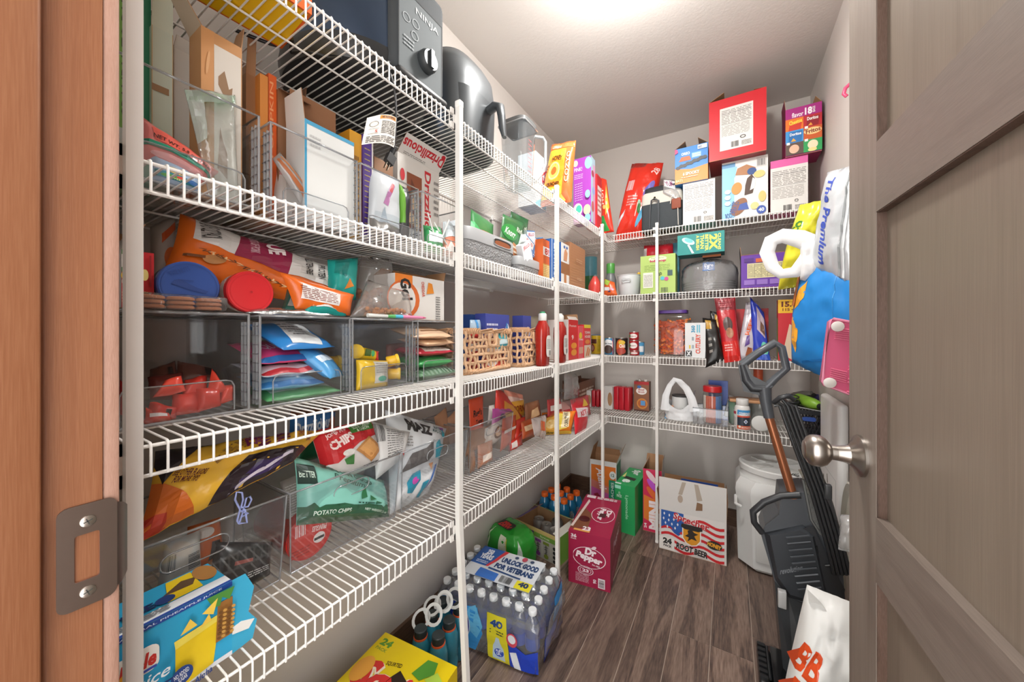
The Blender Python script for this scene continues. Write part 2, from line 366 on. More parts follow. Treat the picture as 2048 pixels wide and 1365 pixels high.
# ---------------------------------------------------------------- bags and pouches
def bag(name, label, cat, q, thick, mats, ops=None, crimp=(.05, .05), wr=.004, seed=1, group=None, n=16, zig=.0, back=.6, rough=.3, side_in=.03, parent=None, bulge=.45, sag=0., mi_fn=None):
    """a pillow bag stretched over four corners (bottom-left, bottom-right, top-right, top-left seen from its front)"""
    a, b, c, d = [V(p) for p in q]; o0 = (a + b + c + d) / 4; o0.z = min(p.z for p in (a, b, c, d))
    a, b, c, d = a-o0, b-o0, c-o0, d-o0
    nrm = ((b - a) + (c - d)).cross((d - a) + (c - b)).normalized(); W = ((b-a).length + (c-d).length)/2; H = ((d-a).length + (c-b).length)/2
    def base(s, t): return (a*(1-s) + b*s)*(1-t) + (d*(1-s) + c*s)*t
    def prof(s, t):
        t0, t1 = crimp
        tt = (t - t0) / max(1e-6, 1 - t0 - t1)
        if tt <= 0 or tt >= 1: return 0
        return (max(0, 1 - abs(2*s-1)**2.6) ** bulge) * (max(0, 1 - abs(2*tt-1)**3) ** bulge)
    def pos(s, t, sgn, off=0.):
        pr = prof(s, t); s2 = .5 + (s - .5)*(1 - side_in*math.sin(math.pi*t)*1.0)
        p = base(s2, t)
        if zig and t > .999: p = p + (base(s, 1) - base(s, .98)) * (zig if int(s*n*2+.5) % 2 else 0)
        w_ = noise.noise(V((s*W*28, t*H*28, seed*3.7))) + .6*noise.noise(V((s*W*60, t*H*60, seed*5.1+9)))
        ed = min(1, 6*min(s, 1-s)+.15)
        off2 = pr*thick*(.5 if sgn > 0 else -back*.5*2*.5) + wr*w_*ed*(1 if sgn > 0 else .6)
        if sag: p = p + V((0, 0, -sag*math.sin(math.pi*s)))
        return p + nrm*(off2 + off + sgn*.0003)
    mb = MB(); mb.grid(lambda s, t: pos(s, t, 1), n, n, 0); mb.grid(lambda s, t: pos(s, t, -1), n, n, 0 if not isinstance(mats, (list, tuple)) or len(mats) < 2 else 1, flip=True)
    # close the rim
    k = (n+1)*(n+1); rim = [i for i in range(n+1)] + [j*(n+1)+n for j in range(1, n+1)] + [n*(n+1)+i for i in range(n-1, -1, -1)] + [j*(n+1) for j in range(n-1, 0, -1)]
    for i in range(len(rim)):
        p, r2 = rim[i], rim[(i+1) % len(rim)]; mb.f.append([r2, p, p+k, r2+k]); mb.m.append(0)
    ob = mb.build(name, mats, parent, 180, o0 if parent is None else None)
    if parent is not None: ob.location = o0
    if cat: tag(ob, label, cat, group)
    elif label: ob['label'] = label
    if ops:
        G = [[pos(i/n, j/n, 1) for i in range(n+1)] for j in range(n+1)]
        def onsurf(s, t, off):
            i = min(n-1, max(0, int(s*n))); j = min(n-1, max(0, int(t*n))); x, y = s*n-i, t*n-j
            return (G[j][i]*(1-x) + G[j][i+1]*x)*(1-y) + (G[j+1][i]*(1-x) + G[j+1][i+1]*x)*y + nrm*off
        art(ob, Face(onsurf, W, H, n), ops, rough=rough, off=.001)
    return ob
def film(h, r=.25, bump=.35, bs=25., metal=0.): return M(h, r, metal, 0, .06, 20, bump, bs)

def QX(pts, zmin=-9): return [V((p.x, p.y, max(p.z, zmin))) for p in (PX(*q) for q in pts)]
def QY(pts, zmin=-9): return [V((p.x, p.y, max(p.z, zmin))) for p in (PY(*q) for q in pts)]
def nutri(c='#d9d7d3', tc='#918d88', s0=.0, s1=1., t0=0., t1=1.):
    """the ingredients panel of a snack carton: table, small print, bar code, tidy marks"""
    f = lambda a: s0 + (s1-s0)*a; g = lambda a: t0 + (t1-t0)*a
    o = [r_(s0, t0, s1, t1, c), n_(f(.05), g(.62), f(.95), g(.95), 9, tc, 3), r_(f(.05), g(.605), f(.95), g(.612), '#3a3836'), r_(f(.05), g(.855), f(.95), g(.862), '#3a3836'), n_(f(.05), g(.32), f(.9), g(.58), 8, tc, 5, .3)]
    for i in range(4): o.append(r_(f(.4+.13*i), g(.62), f(.405+.13*i), g(.95), c))
    o += [bar_(f(.35), g(.04), f(.58), g(.17), '#3c3a38', 12), ring_(f(.7), g(.24), .05, .025, .3, '#3a3836'), n_(f(.66), g(.04), f(.95), g(.15), 4, tc, 8)]
    return o
def cylface(r, z0, z1, a0, a1, c=(0, 0, 0)):
    """print wrapped round an upright cylinder; angles in degrees, 0 = local -Y (front), growing to the right"""
    def fn(s, t, k):
        a = R(a0 + (a1-a0)*s); return V((c[0] + (r+k)*math.sin(a), c[1] - (r+k)*math.cos(a), c[2] + z0 + (z1-z0)*t))
    return Face(fn, abs(R(a1-a0))*r, z1-z0, 12)
def lathed(name, label, cat, loc, prof, mats, n=28, rot=(0, 0, 0), group=None, smooth=40):
    return tag(MB().lathe(prof, n).build(name, mats, None, smooth, loc, rot), label, cat, group)
FACEX = R(90)
# ================================================================ the room
XL, XR, YB, ZC = -1.0126, .3771, 2.4946, 2.44      # left wall, right wall, back wall, ceiling
XF, YF = -.6168, 2.0922                             # front rails of the left and of the back shelves
ZR = dict(A=1.7222, B=1.3652, C=1.0120, D=.6564)    # height of the front top rails
ZS = {k: v + .0058 for k, v in ZR.items()}          # what stands on the shelf stands here
YW = .0835                                          # pantry face of the front wall
XJ = -.50                                           # jamb face at the latch side
def wallmat(name, h, bump=.12):
    m, nt, b = newmat(name); N = nt.nodes.new; L = nt.links.new
    tc = N('ShaderNodeTexCoord'); n = N('ShaderNodeTexNoise'); n.inputs['Scale'].default_value = 90; n.inputs['Detail'].default_value = 3
    L(tc.outputs['Object'], n.inputs['Vector']); bp = N('ShaderNodeBump'); bp.inputs['Strength'].default_value = bump; bp.inputs['Distance'].default_value = .003
    L(n.outputs['Fac'], bp.inputs['Height']); L(bp.outputs[0], b.inputs['Normal'])
    n2 = N('ShaderNodeTexNoise'); n2.inputs['Scale'].default_value = 3; L(tc.outputs['Object'], n2.inputs['Vector'])
    mx = N('ShaderNodeMix'); mx.data_type = 'RGBA'; c = lin(h); mx.inputs[6].default_value = tuple(x*.97 for x in c[:3])+(1,); mx.inputs[7].default_value = c
    L(n2.outputs['Fac'], mx.inputs[0]); L(mx.outputs[2], b.inputs['Base Color']); b.inputs['Roughness'].default_value = .6; m.diffuse_color = c; return m
MW = wallmat('painted_wall', '#cbc5bf'); MCE = wallmat('painted_ceiling', '#d2cec9', .2)
def struct(name, mb, m, parent=None, smooth=None):
    o = mb.build(name, m, parent, smooth)
    if parent is None: o['kind'] = 'structure'
    return o
struct('wall_left', MB().box((XL-.1, -.1, 0), (XL, YB+.1, ZC)), MW)
struct('wall_back', MB().box((XL, YB, 0), (XR, YB+.1, ZC)), MW)
struct('wall_right', MB().box((XR, -.1, 0), (XR+.1, YB+.1, ZC)), MW)
struct('ceiling', MB().box((XL-.1, -.1, ZC), (XR+.1, YB+.1, ZC+.08)), MCE)
HX = .262; DZ = 2.05
wf = MB().box((XL, -.03, 0), (XJ-.02, YW, ZC)).box((HX+.02, -.03, 0), (XR, YW, ZC)).box((XJ-.02, -.03, DZ+.02), (HX+.02, YW, ZC))
struct('wall_front', wf, MW)
# floor planks, each its own board
mfl = wood('floor_wood', '#3b302c', '#6b584e', '#8b776a', axis=1, scale=9, stretch=.09, rough=.42, knots=.9, bump=.2, ring=26., amp=.06)
fl = struct('floor', MB().box((XL-.1, -1.2, -.05), (XR+.1, YB+.1, -.0012)), M('#a89a8c', .7, var=.1))
WP = .1335; xs0 = .074
joint = {-5: [1.1], -4: [.7, 1.9], -3: [1.915, .72], -2: [1.974, .9], -1: [1.494, .3], 0: [.8, 1.99], 1: [1.62, .4], 2: [1.2]}
for i in range(-9, 4):
    x0 = xs0 + (i-1)*WP; x1 = x0 + WP; a, b = max(x0, XL), min(x1, XR)
    if b - a < .005: continue
    js = sorted([-1.2, YB] + joint.get(i, [.5 + (i*.37) % 1.3]))
    if i == 0: js = sorted([-1.2, YB, 1.497, .25])
    if i == -1: js = sorted([-1.2, YB, 1.494, .2]); 
    for y0, y1 in zip(js[:-1], js[1:]):
        g = .0011; pl = MB().box((a+g - (a+b)/2, y0+g - (y0+y1)/2, -.0012), (b-g - (a+b)/2, y1-g - (y0+y1)/2, 0))
        p = pl.build('plank', mfl, fl, None, ((a+b)/2, (y0+y1)/2, 0))
# baseboards
mbb = wood('baseboard_wood', '#3c2a20', '#5a4334', '#745a48', axis=1, scale=8, stretch=.12, rough=.5)
mbb2 = wood('baseboard_wood_cross', '#3c2a20', '#5a4334', '#745a48', axis=0, scale=8, stretch=.12, rough=.5)
def bbrd(name, a, b, m):
    o = struct(name, MB().box(a, b), m); return o
bbrd('baseboard_left', (XL, YW, 0), (XL+.013, YB, .098), mbb)
bbrd('baseboard_back', (XL+.013, YB-.013, 0), (XR-.013, YB, .098), mbb2)
bbrd('baseboard_right', (XR-.013, YW, 0), (XR, YB, .098), mbb)
# ---------------------------------------------------------------- door frame with strike plate
mjam = wood('jamb_wood', '#6e4228', '#784b30', '#83573b', axis=2, scale=40, stretch=.03, rough=.38, bump=.2)
mcas = wood('casing_wood', '#886655', '#94705f', '#a07d6d', axis=2, scale=60, stretch=.1, rough=.6, bump=.4)
tr = MB().box((XJ-.02, -.09, 0), (XJ, YW, DZ)).box((XJ-.02, -.09, DZ), (HX+.02, YW, DZ+.02)).box((HX, -.09, 0), (HX+.02, YW, DZ))
t1 = struct('trim_1', tr, mjam)
MB().rbox((XJ-.004, -.05, 0), (XJ+.012, .0478, DZ), .003, 2).rbox((HX-.012, -.05, 0), (HX+.004, .0478, DZ), .003, 2).build('door_stop', mjam, t1, 30)
cs = MB().rbox((XJ-.075, YW, 0), (XJ-.001, YW+.0112, DZ+.06), .002, 2).rbox((HX+.001, YW, 0), (HX+.07, YW+.0112, DZ+.06), .002, 2)
cs.build('casing', mcas, t1, 30)
# strike plate let into the jamb
z0, z1 = .905, .998; mst = M('#8d8078', .32, 1., var=.05, vs=90)
y0, y1 = .0565, .0925
def rr(x0, x1, y0, y1, r, n=4):
    o = []
    for cx, cy, a in ((x1-r, y1-r, 0), (x0+r, y1-r, 90), (x0+r, y0+r, 180), (x1-r, y0+r, 270)):
        for i in range(n+1): o.append((cx + r*math.cos(R(a + 90*i/n)), cy + r*math.sin(R(a + 90*i/n))))
    return o
sp = MB(); o_ = rr(y0, y1, z0, z1, .007); hy0, hy1, hz0, hz1 = .0665, .0815, .929, .971; i_ = rr(hy0, hy1, hz0, hz1, .002)
n = len(o_); va = [(XJ+.0016, p[0], p[1]) for p in o_]; vi = [(XJ+.0016, p[0], p[1]) for p in i_]
sp.add(va + vi, [[i, (i+1) % n, n+(i+1) % n, n+i] for i in range(n)], 0)
sp.add(va + [(XJ, p[1], p[2]) for p in va], [[(i+1) % n, i, n+i, n+(i+1) % n] for i in range(n)], 0)
sp.add(vi + [(XJ-.012, p[1], p[2]) for p in vi], [[i, (i+1) % n, n+(i+1) % n, n+i] for i in range(n)], 1)
sp.add([(XJ-.012, p[1], p[2]) for p in vi], [list(range(n))], 1)
# curled lip
sp.grid(lambda s, t: (XJ+.0016 - .009*(s**2.2), y1 - .004 + .0125*s, .9115 + (.0805 - .016*s**3)*t + .008*s**3), 8, 8, 2)
spo = sp.build('strike_plate', [mst, M('#6b4436', .7), mst], t1, 40)
for zz in (.918, .982):
    sc = MB().lathe([(.0052, 0), (.0050, .001), (.003, .0016)], 18, (XJ+.0015, .0745, zz), 0, axis=(1, 0, 0))
    for a in (20, 110): sc.obox((XJ+.0031 , .0745 - .003*math.cos(R(a)), zz - .003*math.sin(R(a))), (.0003, 0, 0), (.006*math.cos(R(a)), .006*math.sin(R(a)), 0) if False else (0, .006*math.cos(R(a)), .006*math.sin(R(a))), (0, -.0008*math.sin(R(a)), .0008*math.cos(R(a))), 1)
    sc.build('screw', [M('#c9c9c4', .25, 1.), M('#5c5c58', .4, .8)], spo, 40)
# ---------------------------------------------------------------- the open door
DK = math.atan(.06)
dr = bpy.data.objects.new('door_1', None); COL.objects.link(dr); dr['kind'] = 'structure'; dr['label'] = 'grey-brown wooden panel door standing open with a satin knob'
dr.location = (.184, .86, .012); dr.rotation_euler = (0, 0, DK)     # local -Y runs from the free edge to the hinges, local -X is the face seen
DW, DT, DH = .762, .035, 2.03
wv = wood('door_wood_upright', '#6b6057', '#756a61', '#80766c', axis=2, scale=26, stretch=.03, rough=.42, bump=.12)
wh = wood('door_wood_rail', '#61564e', '#6b6058', '#766b62', axis=1, scale=26, stretch=.05, rough=.42, bump=.12)
wp = wood('door_wood_panel', '#685c50', '#716559', '#7b6f62', axis=2, scale=20, stretch=.02, rough=.38, bump=.1)
wd = wood('door_wood_sticking', '#3c2d25', '#543f34', '#655046', axis=2, scale=40, stretch=.1, rough=.5)
ST = .110; rails = [(0, .22), (.761, .860), (1.325, 1.431), (1.92, DH)]
for a, b in ((0, ST), (DW-ST, DW)): MB().box((0, -b, 0), (DT, -a, DH)).build('stile', wv, dr)
for a, b in rails: MB().box((0, -DW+ST, a), (DT, -ST, b)).build('rail', wh, dr)
for (a, b), (c, d) in zip(rails[:-1], rails[1:]):
    MB().box((.012, -DW+ST, b), (DT-.012, -ST, c)).build('panel', wp, dr)
    e = .0015
    MB().box((.001, -ST-e, b), (.012, -ST, c)).box((.001, -DW+ST, b), (.012, -DW+ST+e, c)).box((.001, -DW+ST, c-e), (.012, -ST, c)).build('sticking', wd, dr)
kn = bpy.data.objects.new('door_knob', None); COL.objects.link(kn); kn.parent = dr; kn.location = (0, -.0535, .936)
msn = M('#a8a19a', .3, 1., var=.04, vs=120)
MB().lathe([(.0335, 0), (.0335, .004), (.031, .006), (.024, .009), (.0155, .016), (.0135, .024), (.0128, .031)], 40, (0, 0, 0), 0, axis=(-1, 0, 0)).build('rosette', msn, kn, 35)
MB().lathe([(.0125, .031), (.0125, .0385), (.0165, .041), (.0225, .0455), (.0262, .052), (.0272, .058), (.0262, .065), (.0225, .0705), (.0165, .0735), (.0155, .075), (.0125, .076), (.003, .0765), (0, .0765)], 40, (0, 0, 0), 0, axis=(-1, 0, 0)).build('knob', msn, kn, 35)
for zz in (.3, 1.0, 1.75): MB().cyl((DT*.5, -DW-.006, zz), (DT*.5, -DW-.006, zz+.09), .006, n=10).box((.004, -DW-.004, zz), (DT-.004, -DW, zz+.09)).build('hinge', msn, dr, 30)
# ---------------------------------------------------------------- ceiling lamp
LX, LY = -.262, 1.13
lp = thing('ceiling_lamp', 'round white flush ceiling lamp near the middle of the pantry ceiling', 'lamp', (LX, LY, ZC))
MB().lathe([(.145, -.022), (.15, -.018), (.15, 0)], 40).build('lamp_base', M('#e8e6e2', .4), lp, 40)
MB().lathe([(0, -.085), (.05, -.081), (.09, -.067), (.118, -.046), (.13, -.022)], 40).build('lamp_shade', emit('lamp_glass', (1, .975, .94, 1), 9.), lp, 60)
ld = bpy.data.lights.new('lamp_bulb', 'AREA'); ld.shape = 'DISK'; ld.size = .16; ld.energy = LAMP_W; ld.color = (1, .975, .94)
lo = bpy.data.objects.new('lamp_bulb', ld); COL.objects.link(lo); lo.parent = lp; lo.location = (0, 0, -.09)
l2 = bpy.data.lights.new('lamp_glow', 'POINT'); l2.energy = BULB_W; l2.color = (1, .975, .94); l2.shadow_soft_size = .07
l2o = bpy.data.objects.new('lamp_glow', l2); COL.objects.link(l2o); l2o.parent = lp; l2o.location = (0, 0, -.16)
# ================================================================ wire shelves
MWIRE = M('#eceae6', .35, var=.02, vs=200)
RR, RW, LIP = .0024, .0015, .0365; PITCH = .01575
def wire_mesh(depth):
    z = RR + RW; pts = [(0, 0, z), (depth*.5, 0, z), (depth - .002, 0, z), (depth + RR*.8, 0, z - .0008), (depth + RR + RW, 0, z - .004), (depth + RR + RW, 0, -LIP - .001)]
    return MB().tube(pts, RW, 6).mesh('wire', MWIRE, 60)
wl = {}
def shelf(name, label, o, ang, length, depth, k0=.006, posts=()):
    t = thing(name, label, 'wire shelf', o, (0, 0, ang), 'white wire pantry shelves')
    # local +X from the wall to the front, local +Y along the shelf
    for nm, x, z in (('front_rail', depth, 0), ('lower_rail', depth, -LIP), ('back_rail', .006, 0), ('middle_rail', depth*.36, 0), ('middle_rail', depth*.70, 0)):
        MB().tube([(x, 0, z), (x, length, z)], RR if 'front' in nm or 'lower' in nm else RR*.9, 8).build(nm, MWIRE, t, 60)
    if depth not in wl: wl[depth] = wire_mesh(depth)
    nw = int((length - k0) / PITCH)
    for i in range(nw + 1): obj('wire', wl[depth], t, (0, k0 + i*PITCH, 0))
    for y in posts:      # wall clips
        MB().box((-.0005, y-.008, -.012), (.012, y+.008, .010)).build('wall_clip', M('#e4e2de', .5), t)
    return t
dL, dB = XF - XL, YB - YF
words = dict(A='top', B='second from top', C='third from top', D='lowest')
for k in 'ABCD':
    shelf('wire_shelf', 'white wire shelf along the left wall, %s of four levels' % words[k], (XL, .1, ZR[k]), 0, YF - .006 - .1, dL, .0265, (.25, .8, 1.35, 1.85))
for k in 'ABCD':
    # the back shelf: local +X (to the front) is world -Y, local +Y is world +X
    shelf('wire_shelf', 'white wire shelf across the back wall, %s of four levels' % words[k], (XL + .004, YB, ZR[k]), -math.pi/2, XR - XL - .008, dB, .008, (.2, .6, 1.0, 1.3))
# ---------------------------------------------------------------- shelf posts
MPOST = M('#dddbd6', .4, var=.02, vs=60); PW = .0145
def post(label, pts, caps=(True, True), br=None, ang=0):
    b = pts[0]; t = thing('shelf_post', label, 'shelf post', b, (0, 0, 0), 'white square posts holding the wire shelves')
    loc = [V(p) - V(b) for p in pts]; h = PW/2; mb = MB()
    for p, q in zip(loc[:-1], loc[1:]):
        vs = [p + V((x*h, y*h, 0)) for x, y in ((-1,-1),(1,-1),(1,1),(-1,1))] + [q + V((x*h, y*h, 0)) for x, y in ((-1,-1),(1,-1),(1,1),(-1,1))]
        mb.add(vs, [(0,1,5,4),(1,2,6,5),(2,3,7,6),(3,0,4,7)], 0)
    mb.add([loc[-1] + V((x*h, y*h, 0)) for x, y in ((-1,-1),(1,-1),(1,1),(-1,1))], [(0,1,2,3)], 0)
    mb.build('pole', MPOST, t)
    k = h + .0012
    tp = loc[-1]; MB().rbox(tp + V((-k, -k, -.014)), tp + V((k, k, .003)), .0025, 2).build('end_cap', M('#eceae6', .45), t, 40)
    MB().rbox(V((-k, -k, 0)), V((k, k, .014)), .0025, 2).build('foot_cap', M('#eceae6', .45), t, 40)
    for z in br or ():
        zz = z - b[2]; x = next((p.x + (q.x-p.x)*(zz-p.z)/(q.z-p.z) for p, q in zip(loc[:-1], loc[1:]) if p.z <= zz <= q.z), 0); y = loc[-1].y
        bx = MB()
        if ang == 0:
            bx.box((x-h-.004, y-h-.016, zz-.042), (x-h, y+h, zz-.026)).box((x-h-.004, y-h-.016, zz-.004), (x-h, y+h, zz+.010)).box((x-h-.004, y-h-.004, zz-.042), (x-h, y-h+.001, zz+.010)).cyl((x-h-.004, y-h-.009, zz-.034), (x-h+.001, y-h-.009, zz-.034), .0035, n=10)
        else:
            bx.box((x-h-.016, y+h, zz-.042), (x+h, y+h+.004, zz-.026)).box((x-h-.016, y+h, zz-.004), (x+h, y+h+.004, zz+.010))
        bx.build('bracket', M('#e2e0dc', .45), t, 40)
    return t
xp = XF + RR + 2*RW + .001 + PW/2 + .0035; levels = list(ZR.values())
def ypost(u): return PX(u, 0, xp).y
zt = PX(918, 205, xp).z
post('white square post at the near end of the left shelves, by the door frame', [(xp, ypost(266), 0), (xp, ypost(266), 1.95)], br=levels)
post('white square post in the middle of the left shelves, its foot kicked outwards', [(xp + .028, ypost(918.3) + .012, 0), (xp, ypost(918.3), .66), (xp, ypost(918.3), zt)], br=levels)
post('white square post on the left shelves between the wicker baskets and the ketchup', [(xp + .006, ypost(1113.5), 0), (xp, ypost(1113.5), .66), (xp, ypost(1113.5), PX(1113, 372, xp).z)], br=levels)
post('white square post at the inside corner where both shelf runs meet', [(xp + .004, ypost(1204.5), 0), (xp, ypost(1204.5), PX(1204, 449, xp).z)], br=levels)
ypb = YF - RR - 2*RW - .001 - PW/2 - .0035; xb = PY(1314, 0, ypb).x
post('white square post in front of the back wall shelves', [(xb, ypb, 0), (xb, ypb, PY(1314, 447, ypb).z)], br=levels, ang=1)
# ================================================================ top shelf, left run
zA = ZS['A']
carton('snack_box', 'flat yellow box lying on the top left shelf beside the multi-cooker', 'box', (-.715, .29, zA), (.13, .15, .05), -5, col='#e8b60c', side='#d9601a', arts={'bottom': [r_(.03, .03, .97, .97, '#eab90d')]})
# multi-cooker with hanging cord
nj = thing('multi_cooker', 'dark round multi-cooker with blue-grey body and silver control panel on the top shelf', 'multi-cooker', (-.815, .572, zA))
blk = M('#1d1f21', .35); 
MB().lathe([(.15, .004), (.165, .012), (.172, .05), (.170, .062)], 48).build('base', M('#26282a', .4), nj, 40)
MB().lathe([(.169, .062), (.169, .235), (.165, .24)], 48).build('body', M('#46556b', .3, .75, var=.05), nj, 40)
MB().lathe([(.166, .24), (.172, .245), (.172, .262), (.15, .285), (.09, .30), (0, .304)], 48).build('lid', M('#232527', .35), nj, 40)
for a in (0.6, 2.2, 3.9, 5.4): MB().cyl((.12*math.cos(a), .12*math.sin(a), 0), (.12*math.cos(a), .12*math.sin(a), .006), .014, n=12).build('rubber_foot', blk, nj)
pn = MB().rbox((.13, -.04, .02), (.187, .125, .27), .02, 4).build('control_panel', M('#3a3e41', .85, 0, var=.04), nj, 50)
fp = plane((.1872, -.03, .022), (0, .14, 0), (0, 0, .185))
art(pn, fp, [r_(0, 0, 1, 1, '#50575a'), r_(.0, .0, .015, 1, '#1c1e20'), r_(.985, 0, 1, 1, '#1c1e20'), r_(.0, .985, 1, 1, '#1c1e20'), T('NINJA', .36, .8, .9, .9, '#a9adaf', b=.02), ring_(.16, .66, .08, .055, .2, '#8b9194'), ring_(.36, .68, .08, .055, .2, '#8b9194'), ring_(.34, .52, .08, .055, .2, '#8b9194'), n_(.1, .3, .32, .44, 3, '#8b9194')], rough=.75)
MB().lathe([(.026, 0), (.026, .012), (.022, .02)], 28, (.187, .052, .078), 0, axis=(1, 0, 0)).obox((.187+.018, .047, .057), (.008, 0, 0), (0, .01, 0), (0, 0, .042)).build('dial_knob', M('#3a3e40', .35, .3), pn, 40)
MB().rbox((.12, -.03, .008), (.19, .13, .026), .006, 2).build('panel_foot', blk, nj, 40)
# cord with plug and warning tag
pcx = -.622; ptop = PX(795, 150, -.64); c0 = [(-.66, .50, zA+.012), (-.635, .535, zA+.02), PX(768, 118, -.625), PX(786, 160, pcx), PX(792, 200, pcx), PX(792, 250, pcx), PX(789, 290, pcx)]
cb = V((0, 0, 0))
cp = []
for a, b in zip(c0[:-1], c0[1:]):
    a, b = V(a), V(b); cp += [a.lerp(b, i/4) for i in range(4)]
cp.append(V(c0[-1]))
for _ in range(4): cp = [cp[0]] + [(cp[i-1] + cp[i]*2 + cp[i+1])/4 for i in range(1, len(cp)-1)] + [cp[-1]]
nb = V((-.815, .572, zA))
co = MB().tube([p - nb for p in cp], .0024, 8).build('power_cord', M('#2a2b2d', .35), nj, 60)
p1, p2 = PX(788, 296, pcx) - nb, PX(774, 328, pcx) - nb; d = (p2-p1).normalized()
pl = MB().tube([p1 - d*.004, p1 + d*.008], [.004, .005], 10)
for i in range(6): pl.lathe([(.0062, i*.0035), (.0062, i*.0035+.002)], 12, p1, 0, axis=d)
sd = V((0, 1, 0)); nrm = d.cross(sd).normalized(); sd = nrm.cross(d).normalized()
pl.obox(p1 + d*.02 - sd*.0075 - nrm*.006, d*.022, sd*.019, nrm*.012)
pl.build('plug', M('#232426', .4), nj, 40)
for k in (-.0035, .004): MB().obox(p1 + d*.042 + sd*(k+.0005) - nrm*.003, d*.017, sd*.0012, nrm*.006).build('plug_prong', M('#c9c2b4', .2, 1.), nj)
# tag wrapped on the cord
ta, tb, tc_, td = PX(723, 290, pcx) - nb, PX(786, 297, pcx) - nb, PX(790, 237, pcx) - nb, PX(734, 236, pcx) - nb
def tagfn(s, t, k=0):
    p = (ta*(1-s)+tb*s)*(1-t) + (td*(1-s)+tc_*s)*t; return p + V((.012*math.sin(math.pi*s*.9)+.0005+k, 0, .004*math.sin(math.pi*s)))
tg = MB().grid(lambda s, t: tagfn(s, t), 10, 4).grid(lambda s, t: tagfn(s, t, -.0006), 10, 4, flip=True).build('warning_tag', M('#e6e2da', .5), nj, 60)
art(tg, Face(lambda s, t, k: tagfn(s, t, k), .05, .045, 10), [r_(.35, .86, .97, .98, '#d98a2b'), T('WARNING', .4, .88, .92, .96, '#2a1a08', b=.02), n_(.42, .35, .95, .8, 8, '#4a4744', 2), n_(.06, .04, .95, .28, 4, '#4a4744', 4), ring_(.2, .7, .12, .1, .12, '#4a4744'), r_(.08, .35, .34, .36, '#4a4744'), r_(.08, .52, .34, .53, '#4a4744'), T('S', .24, .38, .31, .48, '#b5402c', b=.02)])
# black cords lying behind
cd_ = [PZ(u, v, zA + .005) for u, v in ((470, 60), (520, 80), (560, 95), (590, 70), (575, 110), (620, 100), (660, 118), (690, 112))]
o0 = cd_[0].copy(); sm = []
for a, b in zip(cd_[:-1], cd_[1:]): sm += [a.lerp(b, i/4) for i in range(4)]
for _ in range(3): sm = [sm[0]] + [(sm[i-1] + sm[i]*2 + sm[i+1])/4 for i in range(1, len(sm)-1)] + [sm[-1]]
tag(MB().tube([p - o0 for p in sm], .0035, 8).build('spare_cord', M('#1b1c1e', .4), None, 60, o0), 'loose black appliance cord lying on the top shelf behind the multi-cooker', 'cord')
# air fryer
af = thing('air_fryer', 'dark grey basket air fryer with a curved handle on the top shelf', 'air fryer', (-.80, .905, zA))
mf = M('#55595c', .33, .35, var=.05); 
def sup(rx, ry, n=40, e=3.2): return [(math.copysign(abs(math.cos(2*math.pi*i/n))**(2/e), math.cos(2*math.pi*i/n))*rx, math.copysign(abs(math.sin(2*math.pi*i/n))**(2/e), math.sin(2*math.pi*i/n))*ry) for i in range(n)]
def stack(mb, rings, mi=0, cx=0, cy=0, e=3.2, n=40):
    """rounded-box body from rings (z, rx, ry[, dx, dy])"""
    o = len(mb.v)
    for r in rings:
        dx, dy = (r[3], r[4]) if len(r) > 3 else (0, 0)
        for x, y in sup(r[1], r[2], n, e): mb.v.append((cx+x+dx, cy+y+dy, r[0]))
    for j in range(len(rings)-1):
        for i in range(n): i2 = (i+1) % n; mb.f.append([o+j*n+i, o+j*n+i2, o+(j+1)*n+i2, o+(j+1)*n+i]); mb.m.append(mi)
    mb.f.append([o+i for i in reversed(range(n))]); mb.m.append(mi); mb.f.append([o+(len(rings)-1)*n+i for i in range(n)]); mb.m.append(mi)
    return mb
stack(MB(), [(0, .12, .115), (.01, .132, .128), (.19, .136, .13), (.25, .132, .126, -.004, 0), (.285, .118, .112, -.01, 0), (.30, .09, .085, -.015, 0), (.304, .04, .04, -.015, 0)]).build('body', mf, af, 50)
stack(MB(), [(.012, .12, .112, .018, 0), (.165, .124, .116, .019, 0), (.168, .118, .11, .017, 0)]).build('basket_drawer', M('#4a4e51', .35, .3), af, 50)
hy = .03
MB().tube([(.13, hy, .135), (.165, hy, .145), (.185, hy, .135), (.19, hy, .10), (.194, hy, .06), (.20, hy, .035)], [.016, .018, .018, .016, .014, .009], 12, flat=.7).build('handle', M('#4d5154', .3, .3), af, 60)
# blender jug
jg = thing('blender_jug', 'clear plastic blender jug with dark lid and looped handle on the top shelf', 'jug', (-.72, 1.225, zA))
mj = clear('#e9eef1', .05, 1.4, haze=.05)
stack(MB(), [(.0, .045, .042), (.01, .05, .046), (.235, .06, .06)], e=4).build('jug_body', mj, jg, 50)
MB().tube([(.06*a, .06*b, .236) for a, b in ((-1, -.9), (-.9, -1), (.9, -1), (1, -.9), (1, .9), (.9, 1), (-.9, 1), (-1, .9))], .003, 6, closed=True).build('jug_rim', clear('#b9bec2', .08, 1.5, haze=.25), jg, 60)
stack(MB(), [(.236, .062, .062), (.252, .063, .063), (.256, .054, .054)], e=4).build('lid', M('#5d5e5e', .3), jg, 50)
MB().box((-.03, -.02, .256), (.05, .02, .262)).build('lid_latch', M('#8b8c8c', .3, .5), jg)
MB().tube([(.05, .045, .215), (.075, .07, .215), (.082, .078, .2), (.082, .078, .11), (.072, .068, .07), (.05, .045, .03)], .006, 10).build('handle', M('#b4b8b9', .3), jg, 60)
art(jg, plane((.0605, -.045, .03), (0, .08, 0), (0, 0, .17)), [x for i in range(8) for x in (r_(.2, .1+.1*i, .55, .11+.1*i, '#b8575a'),)])
